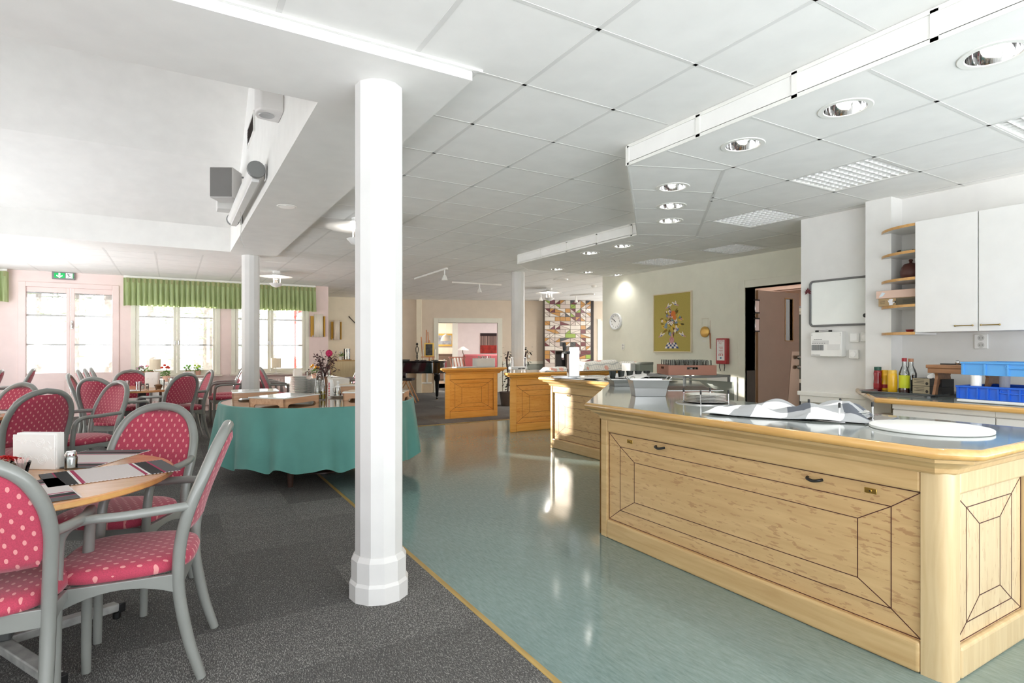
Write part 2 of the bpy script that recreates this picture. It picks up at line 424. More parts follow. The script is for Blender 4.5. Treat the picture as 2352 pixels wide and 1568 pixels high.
for a, b2 in zip(BULK[:5], BULK[1:6]):
    d = Vector((b2[0] - a[0], b2[1] - a[1], 0)); L = d.length; d.normalize(); nrm = Vector((-d.y, d.x, 0))
    A, B_ = Vector((a[0], a[1], 0)), Vector((b2[0], b2[1], 0)); q = nrm * -.012 
    f.add([tuple(A + Vector((0, 0, SO - .002))), tuple(B_ + Vector((0, 0, SO - .002))), tuple(B_ + Vector((0, 0, CE))), tuple(A + Vector((0, 0, CE))),
           tuple(A + q + Vector((0, 0, SO - .002))), tuple(B_ + q + Vector((0, 0, SO - .002))), tuple(B_ + q + Vector((0, 0, CE))), tuple(A + q + Vector((0, 0, CE)))],
          [(0, 1, 2, 3), (4, 7, 6, 5), (0, 4, 5, 1), (1, 5, 6, 2), (2, 6, 7, 3), (3, 7, 4, 0)])
struct(f.build('ceiling_fascia', white, smooth=0), 'white upstand round the lowered ceiling')
f = MB()
for a, b2 in zip(BULK[:5], BULK[1:6]):
    d = Vector((b2[0] - a[0], b2[1] - a[1], 0)); L = d.length; d.normalize(); nrm = Vector((-d.y, d.x, 0)) * .0042
    A, B_ = Vector((a[0], a[1], 0)), Vector((b2[0], b2[1], 0))
    for z in (SO + .006, CE - .012): f.bar(A + nrm + Vector((0, 0, z)), B_ + nrm + Vector((0, 0, z)), .006, .02)
    s = L
    while s > .05:
        p = A + d * s + nrm; f.bar(p + Vector((0, 0, SO)), p + Vector((0, 0, CE - .01)), .03, .006, up=tuple(nrm)); s -= .6
struct(f.build('trim_2', trimw, smooth=0), 'white metal strips framing the panels of the upstand')
# bars of the lowered ceiling
def clip(p, q, poly):
    """parts of segment p-q inside the polygon"""
    ts = [0, 1]; dx, dy = q[0] - p[0], q[1] - p[1]
    for a, b2 in zip(poly, poly[1:] + poly[:1]):
        ex, ey = b2[0] - a[0], b2[1] - a[1]; den = dx * ey - dy * ex
        if abs(den) < 1e-9: continue
        t = ((a[0] - p[0]) * ey - (a[1] - p[1]) * ex) / den; u = ((a[0] - p[0]) * dy - (a[1] - p[1]) * dx) / den
        if 0 <= t <= 1 and 0 <= u <= 1: ts.append(t)
    ts.sort(); out = []
    for t0, t1 in zip(ts, ts[1:]):
        if t1 - t0 < 1e-4: continue
        tm = (t0 + t1) / 2; x, y = p[0] + dx * tm, p[1] + dy * tm; ins = False
        for a, b2 in zip(poly, poly[1:] + poly[:1]):
            if (a[1] > y) != (b2[1] > y) and x < (b2[0] - a[0]) * (y - a[1]) / (b2[1] - a[1]) + a[0]: ins = not ins
        if ins: out.append(((p[0] + dx * t0, p[1] + dy * t0), (p[0] + dx * t1, p[1] + dy * t1)))
    return out
IN = [(3.27, YF + .05), (3.27, 2.64), (4.92, 4.33), (4.92, 6.95), (6.55, 6.95), (6.55, 3.28), (5.17, 3.28), (5.17, YF + .05)]
BAND = [BULK[0], BULK[1], BULK[2], BULK[3], BULK[4], (6.55, 7.53)] + [(6.55, 6.95), (4.92, 6.95), (4.92, 4.33), (3.27, 2.64), (3.27, YF + .05)]
g = MB(); z1 = SO - .001
def bar2(a, b2, w=.024): g.bar((a[0], a[1], SO), (b2[0], b2[1], SO), w, .0024)
for k in range(-8, 8):
    x = 3.27 + .6 * (k + 1)
    if x > 3.3:
        for a, b2 in clip((x, YF + .1), (x, 7.6), IN): bar2(a, b2)
for k in range(-7, 13):
    y = .16 + .6 * k
    for a, b2 in clip((3.0, y), (6.6, y), IN): bar2(a, b2, .018)
    if y < 2.8: bar2((2.63, y), (3.27, y), .018)
    elif y > 4.4 and y < 7: bar2((4.32, y), (4.92, y), .018)
for k in range(1, 4):
    t = k / 4; bar2((2.63 + 1.69 * t, 2.9 + 1.71 * t), (3.27 + 1.65 * t, 2.64 + 1.69 * t), .018)
for a, b2 in zip(IN[:4], IN[1:5]): bar2(a, b2)
bar2((2.63, 2.9), (3.27, 2.64), .018); bar2((4.32, 4.61), (4.92, 4.33), .018)
for x in (5.5, 6.1): bar2((x, 6.95), (x, 7.53), .018)
struct(g.build('ceiling_bar_grid', gridw, smooth=0), 'thin white bars of the lowered ceiling')

# ================================================================ walls
def wall_x(name, y0, y1, x0, x1, z1, holes, mat, label):
    """wall along x with rectangular holes (xa, xb, za, zb)"""
    m = MB(); xs = sorted({x0, x1} | {h[0] for h in holes} | {h[1] for h in holes})
    for a, b2 in zip(xs, xs[1:]):
        hh = [h for h in holes if h[0] <= a + 1e-6 and h[1] >= b2 - 1e-6]
        z = 0
        for h in sorted(hh, key=lambda t: t[2]):
            if h[2] > z: m.box(a, b2, y0, y1, z, h[2])
            z = h[3]
        m.box(a, b2, y0, y1, z, z1)
    return struct(m.build(name, mat, smooth=0), label)
def wall_y(name, x0, x1, y0, y1, z1, holes, mat, label):
    m = MB(); ys = sorted({y0, y1} | {h[0] for h in holes} | {h[1] for h in holes})
    for a, b2 in zip(ys, ys[1:]):
        hh = [h for h in holes if h[0] <= a + 1e-6 and h[1] >= b2 - 1e-6]
        z = 0
        for h in sorted(hh, key=lambda t: t[2]):
            if h[2] > z: m.box(x0, x1, a, b2, z, h[2])
            z = h[3]
        m.box(x0, x1, a, b2, z, z1)
    return struct(m.build(name, mat, smooth=0), label)
W = lambda u, v=700: aty(u, v, WALL_Y)
D0, D1, DZ = W(50).x, W(266).x, W(60, 650).z            # garden door opening
A0, A1 = W(305).x, W(502).x; B0, B1 = W(535).x, W(706).x
ZS, ZH = .72, 2.2
XE = W(754).x
wall_x('wall_window', WALL_Y, WALL_Y + .22, XL, XE, CE, [(D0, D1, 0.02, DZ), (A0, A1, ZS, ZH), (B0, B1, ZS, ZH)], wallp, 'pale pink wall with the garden door and windows')
wall_y('wall_return', XE - .2, XE, WALL_Y + .22, 15.5, CE, [(13.75, 15.05, .75, 2.1)], wally, 'short pale wall behind the window wall corner')
wall_x('wall_back', 15.4, 15.6, XE - .2, 5.5, CE, [], wally, 'pale yellow wall behind the sideboard')
P0 = Vector((5.46, 15.3, 0)); WD = Vector((.911, -.4124, 0)); WN = Vector((.4124, .911, 0))   # slanting far wall
def aw(s, t, z): return P0 + WD * s + WN * t + Vector((0, 0, z))
def atw(u, v, t=0):
    d = ray(u, v); o = P0 + WN * t; k = o.dot(WN) / d.dot(WN)
    return Vector((d.x * k, d.y * k, H + d.z * k))
def sw(u, t=0): return (atw(u, 800, t) - P0).dot(WD)
def wbox(m, s0, s1, t0, t1, z0, z1):
    p = [aw(s, t, z) for z in (z0, z1) for s, t in ((s0, t0), (s1, t0), (s1, t1), (s0, t1))]
    m.add(p, [(0, 3, 2, 1), (4, 5, 6, 7), (0, 1, 5, 4), (1, 2, 6, 5), (2, 3, 7, 6), (3, 0, 4, 7)]); return m
FD0, FD1, FDZ = sw(1007), sw(1143), atw(1075, 741).z
m = MB(); wbox(m, -.1, FD0, 0, .16, 0, CE); wbox(m, FD1, 7.2, 0, .16, 0, CE); wbox(m, FD0, FD1, 0, .16, FDZ, CE)
struct(m.build('wall_far', wallg, smooth=0), 'slanting grey-lilac wall with the wide doorway')
m = MB(); wbox(m, sw(957), sw(969), -.12, .02, 0, CE); struct(m.build('wall_pier', wally, smooth=0), 'narrow pale pier between back wall and slanting wall')
m = MB(); cw = .13
wbox(m, FD0 - cw, FD0, -.02, .18, 0, FDZ + cw); wbox(m, FD1, FD1 + cw, -.02, .18, 0, FDZ + cw); wbox(m, FD0, FD1, -.02, .18, FDZ, FDZ + cw)
struct(m.build('door_2', trimc, smooth=0, bevel=.006), 'cream casing round the wide doorway in the slanting wall')
# rooms behind the doorway
m = MB(); t2 = 3.4
i0, i1 = sw(1000, t2), sw(1045, t2)
wbox(m, -3, i0, t2, t2 + .15, 0, CE); wbox(m, i1, 9, t2, t2 + .15, 0, CE); wbox(m, i0, i1, t2, t2 + .15, 2.12, CE)
struct(m.build('wall_lounge', M('lilac_wall', (222, 210, 212), .7), smooth=0), 'lilac wall of the lounge behind the doorway')
m = MB(); wbox(m, i1 - .09, i1 + .1, t2 - .02, t2 + .17, 0, 2.2); wbox(m, i0, i1, t2 - .02, t2 + .17, 2.12, 2.22)
struct(m.build('door_3', trimw, smooth=0), 'white casing of the inner doorway in the lounge')
m = MB(); wbox(m, -4, 7, 6.8, 6.95, 0, CE); struct(m.build('wall_inner_room', wally, smooth=0), 'cream wall of the innermost room')
m = MB(); wbox(m, -4, 9, 0.1, 7, -.1, 0.0); struct(m.build('floor_lounge', M('lounge_floor', (150, 130, 110), .5), smooth=0), 'brown floor of the lounge')
m = MB(); wbox(m, -4, 9, 0.2, 7, CE, CE + .1); struct(m.build('ceiling_lounge', white, smooth=0), 'white ceiling of the lounge')
m = MB(); wbox(m, i1, 9, t2 - .03, t2, 0.84, .9); struct(m.build('trim_3', trimw, smooth=0), 'dado rail in the lounge')
# wainscot right of the doorway
m = MB(); s0 = FD1 + cw + .02; wbox(m, s0, sw(1251), -.012, .0, .02, .86); struct(m.build('trim_4', M('sage_panel', (140, 146, 138), .6), smooth=0), 'grey-green wainscot on the slanting wall')
m = MB()
for a, b2, z0, z1 in ((s0, sw(1251), .80, .88), (s0, sw(1251), .0, .2), (s0, s0 + .12, .2, .8)): wbox(m, a, b2, -.03, -.01, z0, z1)
struct(m.build('baseboard_far', trimc, smooth=0, bevel=.004), 'cream rails of the wainscot')
# picture wall, kitchen wall, pantry
YP0, YP1 = 3.28, atx(1384, 700, PX_).y
DY0, DY1, PDZ = 3.95, atx(1712, 700, PX_).y, atx(1712, 661, PX_).z
wall_y('wall_picture', PX_, PX_ + .2, YP0, YP1, CE, [(DY0, DY1, 0, PDZ)], wallc, 'cream papered wall with the clock and framed textile')
m = MB().box(PX_ - .015, PX_ + .215, DY1, DY1 + .1, 0, PDZ + .1).box(PX_ - .015, PX_ + .215, DY0 - .1, DY0, 0, PDZ + .1).box(PX_ - .015, PX_ + .215, DY0, DY1, PDZ, PDZ + .1)
struct(m.build('door_4', trimc, smooth=0, bevel=.006), 'cream casing of the kitchen doorway')
wall_x('wall_picture_end', YP1 - .1, YP1, PX_ + .2, 11.8, CE, [], wallg, 'back of the picture wall')
wall_y('wall_kitchen', KX, KX + .2, YF, YP0, CE, [], wallw, 'white papered wall behind the side counter')
wall_x('wall_kitchen_end', YP0 - .12, YP0, KX + .2, PX_ + .2, CE, [], wallw, 'short end of the kitchen wall')
m = MB().box(PX_ - .022, PX_ - .002, DY1 + .12, DY1 + .62, .79, .86).box(PX_ - .022, PX_ - .002, DY1 + .12, DY1 + .16, .1, .79)
struct(m.build('trim_5', trimw, smooth=0, bevel=.003), 'white dado rail on the picture wall')
struct(MB().box(PX_ - .008, PX_ - .001, DY1 + .12, 7.3, .1, .79).build('trim_6', M('sage_panel', (140, 146, 138), .6), smooth=0), 'grey-green panel under the dado of the picture wall')
ky = atx(2000, 920, KX).y
m = MB().box(KX - .03, KX - .001, ky, YP0 + .02, .80, .84).box(KX - .022, KX - .001, ky, YP0, .74, .80).box(KX - .022, KX - .001, ky, ky + .05, .2, .74)
struct(m.build('trim_7', trimw, smooth=0, bevel=.004), 'white moulded dado frame low on the kitchen wall')
# room beyond the kitchen doorway
pinkroom = M('kitchen_pink', (226, 202, 190), .6)
wall_y('wall_pantry', 10.2, 10.4, 3.2, YP1, CE, [], pinkroom, 'pink wall of the room beyond the kitchen doorway')
wall_x('wall_pantry_side', YP1 - .25, YP1 - .1, PX_ + .2, 10.4, CE, [], pinkroom, 'pink side wall beyond the kitchen doorway')
wall_x('wall_pantry_end', 2.6, 2.8, KX + .2, 10.4, CE, [], pinkroom, 'end wall of the room beyond the kitchen doorway')
# unseen outer walls, window openings sized to tune the light they let in
wall_y('wall_left', XL - .2, XL, YF - .2, WALL_Y + .2, CE + 3.2, [(-.4, .8, .9, 2.0), (4.0, 6.4, .8, 2.1), (7.8, 11.8, .08, 2.4)], wallw, 'unseen outer wall with openings shaped to let in light')
wall_x('wall_front', YF - .2, YF, XL - .2, KX, CE, [(-3.0, -.3, .1, 2.55), (-.1, 2.4, .1, 2.55), (2.6, 5.0, .1, 2.4)], wallw, 'outer wall with wide windows behind the viewpoint')
wall_y('wall_right', 11.8, 12, YP1 - .1, 14, CE, [(8.1, 10.6, .1, 2.5), (10.8, 13.6, .1, 2.5)], wallg, 'unseen outer wall beyond the bar with openings added to let in light')
struct(MB().box(5.0, 12.4, 2.4, 2.6, 0, CE).build('wall_service', wallw, smooth=0), 'service wall')
# columns
def column(name, x, y, z1, label, rot=0.0, plinth=True):
    rr = .1188; m = MB(); n = 12
    ring = lambda r, z: [(x + r * math.cos(2 * PI * k / n + rot), y + r * math.sin(2 * PI * k / n + rot), z) for k in range(n)]
    m.loft([ring(rr, 0), ring(rr, z1)])
    if plinth:
        m2 = [ring(.148, 0), ring(.148, .085), ring(.138, .1), ring(.138, .2), ring(.122, .225)]
        m.loft(m2)
    return struct(m.build(name, M('column_paint', (214, 213, 211), .45, var=.008), smooth=0, bevel=.003), label)
a0 = math.atan2(-2.83, -.89)
column('column_1', .895, 2.825, BE, 'white twelve-sided column nearest, on the carpet edge', a0 + .18)
column('column_2', .94, 8.86, BE, 'white column under the far corner of the beams', a0 + .05)
column('column_3', 5.32, 8.75, CE, 'white column standing behind the amber counter', a0 + .25)
# ================================================================ garden door and windows
def leaf(m, x0, x1, z0, z1, y0, y1, w, bars, low=0):
    """a sash: stiles, rails and thin glazing bars"""
    m.box(x0, x0 + w, y0, y1, z0, z1).box(x1 - w, x1, y0, y1, z0, z1).box(x0 + w, x1 - w, y0, y1, z1 - w, z1).box(x0 + w, x1 - w, y0, y1, z0, z0 + w + low)
    return m
pane = glass('window_glass', (255, 255, 255), .93, .02)
y0 = WALL_Y
d = bpy.data.objects.new('door_1', None); COL.objects.link(d); struct(d, 'pink double garden door with tall panes')
fr = MB(); t = .055
fr.box(D0 - .05, D0 + t, y0 - .02, y0 + .12, 0, DZ + .03).box(D1 - t, D1 + .05, y0 - .02, y0 + .12, 0, DZ + .03).box(D0 + t, D1 - t, y0 - .02, y0 + .12, DZ - t, DZ + .03)
fr.build('door_frame', trimp, d, smooth=0, bevel=.005)
mid = W(161).x; gz = W(100, 857).z
ga = ((W(57).x, W(152).x, D0 + t, mid), (W(171).x, W(259).x, mid, D1 - t))
for i, (g0, g1, x0, x1) in enumerate(ga):
    m = MB(); zt = DZ - t
    m.box(x0 + .004, g0, y0 + .01, y0 + .065, .01, zt).box(g1, x1 - .004, y0 + .01, y0 + .065, .01, zt).box(g0, g1, y0 + .01, y0 + .065, zt - .09, zt).box(g0, g1, y0 + .01, y0 + .065, .01, gz)
    m.box(g0 + .08, g1 - .02, y0 + .002, y0 + .012, .12, gz - .14)
    m.build('door_leaf', trimp, d, smooth=0, bevel=.004)
    MB().box(g0 - .005, g1 + .005, y0 + .035, y0 + .041, gz - .005, zt - .085).build('pane', pane, d, smooth=0)
    b = MB()
    for v_ in (723.5, 791):
        z = W(100, v_).z; b.box(g0, g1, y0 + .05, y0 + .07, z - .016, z + .016)
    b.build('glazing_bar', trimw, d, smooth=0)
    bl = MB(); zb = zt - .09
    for k in range(9): bl.box(g0 + .005, g1 - .005, y0 + .072, y0 + .095, zb - .016 - .0095 * k, zb - .012 - .0095 * k)
    bl.box(g0 + .005, g1 - .005, y0 + .07, y0 + .098, zb - .012, zb)
    bl.build('raised_blind', M('blind_slat', (150, 152, 152), .5), d, smooth=0)
hz = W(165, 745).z
h = MB().box(mid + .012, mid + .04, y0 - .008, y0 + .012, hz - .08, hz + .07); h.tube([(mid + .026, y0, hz + .03), (mid + .026, y0 - .05, hz + .03), (mid + .026, y0 - .052, hz - .06)], .009, 8)
h.build('door_handle', chrome, d, bevel=.003)
def window(name, x0, x1, label, mids):
    w = bpy.data.objects.new(name, None); COL.objects.link(w); struct(w, label)
    f = MB(); t = .045
    f.box(x0 - .03, x0 + t, y0 - .015, y0 + .1, ZS, ZH).box(x1 - t, x1 + .03, y0 - .015, y0 + .1, ZS, ZH).box(x0 + t, x1 - t, y0 - .015, y0 + .1, ZH - t, ZH).box(x0 + t, x1 - t, y0 - .015, y0 + .1, ZS, ZS + t)
    f.build('window_frame', trimc, w, smooth=0, bevel=.004)
    for a, b2 in ((x0 + t, mids), (mids, x1 - t)):
        m = leaf(MB(), a + .003, b2 - .003, ZS + t, ZH - t, y0 + .0, y0 + .055, .055, 0)
        m.build('sash', trimc, w, smooth=0, bevel=.004)
        MB().box(a + .05, b2 - .05, y0 + .028, y0 + .034, ZS + t + .05, ZH - t - .05).build('pane', pane, w, smooth=0)
        b = MB()
        for v_ in (728, 792):
            z = W(380, v_).z; b.box(a + .05, b2 - .05, y0 + .045, y0 + .065, z - .014, z + .014)
        b.build('glazing_bar', trimw, w, smooth=0)
        q = b2 - .03 if b2 == mids else a + .03
        MB().box(q - .008, q + .008, y0 - .02, y0 + .002, 1.32, 1.40).build('window_catch', steel, w, bevel=.002)
    MB().box(x0 - .06, x1 + .06, y0 - .13, y0, ZS - .03, ZS).build('window_sill', M('stone_sill', (216, 206, 194), .3), w, bevel=.004)
window('window_1', A0, A1, 'white double window on the pink wall, nearer the garden door', W(406).x)
window('window_2', B0, B1, 'white double window behind the second column', W(621).x)
MB_ = MB()
for a, b2 in ((XL, D0 - .06), (D1 + .06, XE)): MB_.box(a, b2, y0 - .014, y0, .0, .11)
struct(MB_.build('baseboard_window', trimp, smooth=0, bevel=.003), 'pink baseboard of the window wall')
# green pleated valances
def cloth_mat(name, rgb, back=.45):
    m, nt, b = base_mat(name)
    tr = nd(nt, 'ShaderNodeBsdfTranslucent'); mx = nd(nt, 'ShaderNodeMixShader'); mx.inputs['Fac'].default_value = back
    n = nd(nt, 'ShaderNodeTexNoise'); n.inputs['Scale'].default_value = 8; lk(nt, coords(nt, (4, 4, .6)), n.inputs['Vector'])
    c = ramp(nt, n.outputs['Fac'], [(.3, tuple(x * .92 for x in rgb)), (.7, rgb)])
    lk(nt, c, b.inputs['Base Color']); lk(nt, c, tr.inputs['Color']); b.inputs['Roughness'].default_value = .9
    lk(nt, b.outputs[0], mx.inputs[1]); lk(nt, tr.outputs[0], mx.inputs[2]); lk(nt, mx.outputs[0], nt.nodes['Material Output'].inputs['Surface'])
    return m
green = cloth_mat('green_valance_cloth', (196, 212, 160)); greend = cloth_mat('green_heading', (178, 180, 132), .3)
def valance(x0, x1, label, group):
    o = thing('curtain_valance', label, 'curtain', ((x0 + x1) / 2, WALL_Y - .15, 0), group=None)
    n = max(8, int((x1 - x0) / .088)); L = x1 - x0; zt, zb = CE - .05, 2.045
    def f(u, v):
        z = zt + (zb - zt) * v; ph = u * n * 2 * PI; sag = .012 * math.sin(u * 23) * v
        return (-L / 2 + u * L + .012 * math.sin(ph + 1.3) * v, (.016 + .03 * v) * math.sin(ph) + .012 * math.sin(ph * 2.3 + 1) * v, z + sag * .5)
    MB().grid(f, n * 10, 8).build('valance_cloth', green, o, smooth=180)
    g2 = MB()
    for k in range(n):
        x = -L / 2 + (k + .75) / n * L; g2.add([(x - .015, -.032, zt - .085), (x + .015, -.032, zt - .085), (x + .024, -.026, zt), (x - .024, -.026, zt)], [(0, 1, 2, 3)])
    g2.build('heading_pleat', greend, o, smooth=0, solid=.004)
    MB().box(-L / 2, L / 2, .03, .06, zt - .01, zt + .045).build('curtain_rail', trimw, o, smooth=0)
    for s in (-1, 1):
        MB().grid(lambda u, v: (s * L / 2 + .006 * math.sin(9 * u), .005 + u * .13, zt + (zb - zt) * v), 6, 6).build('return_flap', green, o, smooth=180)
valance(W(285, 700).x, W(722).x, 'long pleated green valance above the two white windows', None)
valance(XL + .05, W(20).x, 'short end of a green valance beside the garden door, at the edge', None)
# exit sign over the door
sx, sz = W(147).x, W(147, 632).z
s = thing('exit_sign', 'green and white emergency exit sign with arrow above the garden door', 'exit sign', (sx, WALL_Y - .05, sz - .01))
MB().box(-.165, .165, .0, .05, -.07, .06).build('housing', M('sign_grey', (128, 128, 126), .5), s, bevel=.006)
MB().box(-.15, .15, -.004, 0, -.052, .047).build('sign_frame', greyp, s, smooth=0)
gm = emit('exit_green', (0, 166, 84), .35); wm = emit('exit_white', (255, 255, 255), .6)
MB().box(-.135, .02, -.007, -.004, -.045, .042).build('green_field', gm, s, smooth=0)
a = MB(); a.prism([(-.07, -.008), (-.045, -.008), (-.045, .04), (-.07, .04)], 0, .003); a.prism([(-.1, -.012), (-.0575, -.045), (-.015, -.012), (-.015, .006), (-.0575, -.022), (-.1, .006)], 0, .003)
o = a.build('arrow', wm, s, smooth=0); o.rotation_euler = (PI / 2, 0, 0); o.location = (0, -.007, 0)
MB().box(.035, .13, -.007, -.004, -.045, .042).build('figure_field', wm, s, smooth=0)
a = MB(); a.lathe([(.0085, 0), (.0085, .003)], 12, (.062, .03, 0))
for p, q, w in (((.066, .018), (.085, -.004), .013), ((.085, -.004), (.1, -.02), .009), ((.1, -.02), (.12, -.024), .008), ((.085, -.004), (.075, -.024), .009), ((.075, -.024), (.058, -.038), .008), ((.066, .018), (.05, .008), .007), ((.05, .008), (.044, -.006), .006), ((.07, .02), (.092, .022), .007), ((.092, .022), (.103, .008), .006)):
    dx, dy = q[0] - p[0], q[1] - p[1]; L = math.hypot(dx, dy); nx, ny = -dy / L * w / 2, dx / L * w / 2
    a.prism([(p[0] + nx, p[1] + ny), (p[0] - nx, p[1] - ny), (q[0] - nx, q[1] - ny), (q[0] + nx, q[1] + ny)], 0, .003)
o = a.build('running_figure', M('sign_ink', (60, 70, 64), .5), s, smooth=0); o.rotation_euler = (PI / 2, 0, 0); o.location = (0, -.007, 0)
MB().box(.133, .142, -.007, -.004, -.045, .042).build('edge_strip', gm, s, smooth=0)
# radiators
def radiator(x0, x1, label):
    o = thing('radiator', label, 'radiator', ((x0 + x1) / 2, WALL_Y - .13, .0)); L = (x1 - x0) / 2
    m = MB(); k = 0; x = -L
    m.box(-L, L, .01, .05, .12, .62)
    while x < L - .05: m.box(x + .012, x + .05, -.004, .01, .14, .60); x += .062
    m.build('panel', trimp, o, bevel=.006)
    MB().box(-L, L, -.004, .06, .615, .635).build('top_grille', trimp, o, smooth=0)
    p = MB(); p.tube(catmull([(L, .03, .58), (L + .06, .03, .58), (L + .07, .03, .5), (L + .07, .03, .15), (L + .1, .05, .09), (L + .4, .06, .085)], 5), .009, 8); p.tube([(L, .03, .16), (L + .1, .03, .16), (L + .12, .05, .1), (L + .42, .06, .06)], .009, 8)
    p.build('pipe', trimp, o); MB().lathe([(.016, 0), (.02, .02), (.018, .07)], 12, (L + .06, .03, .58), axis='x').build('valve', trimw, o)
    b = MB().box(-L + .1, -L + .14, .05, .13, .0, .5).box(L - .14, L - .1, .05, .13, .0, .5); b.build('bracket', trimp, o, smooth=0)
radiator(A0 + .05, W(490).x, 'cream panel radiator under the window nearer the garden door')
radiator(W(546).x, B1 - .1, 'cream panel radiator under the window behind the second column')

# ================================================================ outdoors
gr = MB().grid(lambda u, v: (-40 + 70 * u, WALL_Y + .3 + 75 * v, -.25 + .04 * math.sin(40 * u + 13 * v) + 1.2 * max(0, v - .35)), 40, 40)
struct(gr.build('ground', M('garden_ground', (226, 222, 212), .9, var=.12, vs=2), smooth=180), 'pale gravel and grass outside the windows')
leafm = M('hedge_leaf', (136, 138, 120), .8, var=.3, vs=4); barkm = M('pine_bark', (150, 142, 134), .9, var=.2); needle = M('pine_needles', (150, 160, 136), .8, var=.3, vs=3)
def leaves(m, c, r, n, s, flat=.7):
    for _ in range(n):
        a, b2 = random.uniform(0, 2 * PI), math.acos(random.uniform(-1, 1)); q = random.uniform(.35, 1)
        p = Vector(c) + Vector((r * q * math.sin(b2) * math.cos(a), r * q * math.sin(b2) * math.sin(a), r * q * flat * math.cos(b2)))
        d = Vector((random.uniform(-1, 1), random.uniform(-1, 1), random.uniform(-.4, .4))).normalized() * s
        e = d.cross(Vector((random.uniform(-1, 1), random.uniform(-1, 1), 1))).normalized() * s * .45
        m.add([p - d, p + e * .6, p + d, p - e * .6], [(0, 1, 2, 3)])
for i in range(11):
    ang = [(-.19, 24), (-.12, 33), (-.08, 21), (-.03, 28), (.0, 38), (.045, 25), (.08, 34), (.105, 29), (.14, 40), (.03, 46), (-.16, 45)][i]
    x, y = ang[1] * ang[0], ang[1]
    o = thing('pine_tree', ['slim pine in the garden with a bare trunk', 'broad bushy pine in the garden with low branches'][i % 2], 'tree', (x, y, -.2), group='trees outside the windows')
    hgt = random.uniform(9, 13)
    MB().tube([(0, 0, 0), (.05, .03, hgt * .5), (.1, 0, hgt)], [.19, .14, .03], 8).build('trunk', barkm, o)
    m = MB()
    for k in range(15 if i % 2 == 0 else 22):
        z = random.uniform(2.2 if i % 2 == 0 else .9, hgt); r = (1 - z / hgt) * 1.6 + .8; a = random.uniform(0, 2 * PI)
        e = (r * math.cos(a), r * math.sin(a), z + random.uniform(-.3, .3))
        m.tube([(0, 0, z), e], [.03, .008], 4); leaves(m, e, .75, 34, .13)
    m.build('foliage', needle, o, smooth=0)
for k, (x0, x1, lab) in enumerate(((-4.4, -1.9, 'low heathery hedge outside the garden door pane'), (-1.7, .9, 'low heathery hedge outside the window nearer the door'))):
    m = MB()
    for j in range(30): leaves(m, (x0 + (x1 - x0) * j / 29, 16.6 + random.uniform(-.25, .25), .25), .42, 40, .06, .9)
    tag(m.build('hedge', leafm, smooth=0), lab, 'hedge', kind='stuff')
redm = M('red_cladding', (186, 92, 84), .7)
rb = thing('red_annex', 'red timber annex wall with white window trim seen through the second window', 'building', (XE - .24, 0, 0))
m = MB(); ya, yb, wa, wb2 = WALL_Y + .26, 15.6, 13.75, 15.05
for q0, q1, r0, r1 in ((ya, wa, -.2, 3.3), (wb2, yb, -.2, 3.3), (wa, wb2, -.2, .75), (wa, wb2, 2.1, 3.3)): m.box(-.02, .03, q0, q1, r0, r1)
k = 0
while ya + .18 * k < yb:
    y_ = ya + .18 * k; k += 1
    if wa - .05 < y_ < wb2 + .02: m.box(-.04, -.02, y_, y_ + .045, -.2, .72); m.box(-.04, -.02, y_, y_ + .045, 2.13, 3.3)
    else: m.box(-.04, -.02, y_, y_ + .045, -.2, 3.3)
m.build('cladding', redm, rb, smooth=0)
m = MB().box(-.06, .2, wa, wa + .07, .75, 2.1).box(-.06, .2, wb2 - .07, wb2, .75, 2.1).box(-.06, .2, wa, wb2, 2.04, 2.1).box(-.06, .2, wa, wb2, .75, .81).box(-.02, .1, 14.36, 14.44, .81, 2.04)
m.build('white_surround', trimw, rb, smooth=0)
MB().box(.06, .066, wa + .07, wb2 - .07, .81, 2.04).build('pane', pane, rb, smooth=0)
struct(MB().box(-12.3, -12, -2, 30.2, -.3, 4.9).build('wall_sun_block', M('sun_block_paint', (196, 186, 172), .9), smooth=0), 'unseen long wall added to keep the low sun off the side windows')  # added out of view to block the low sun
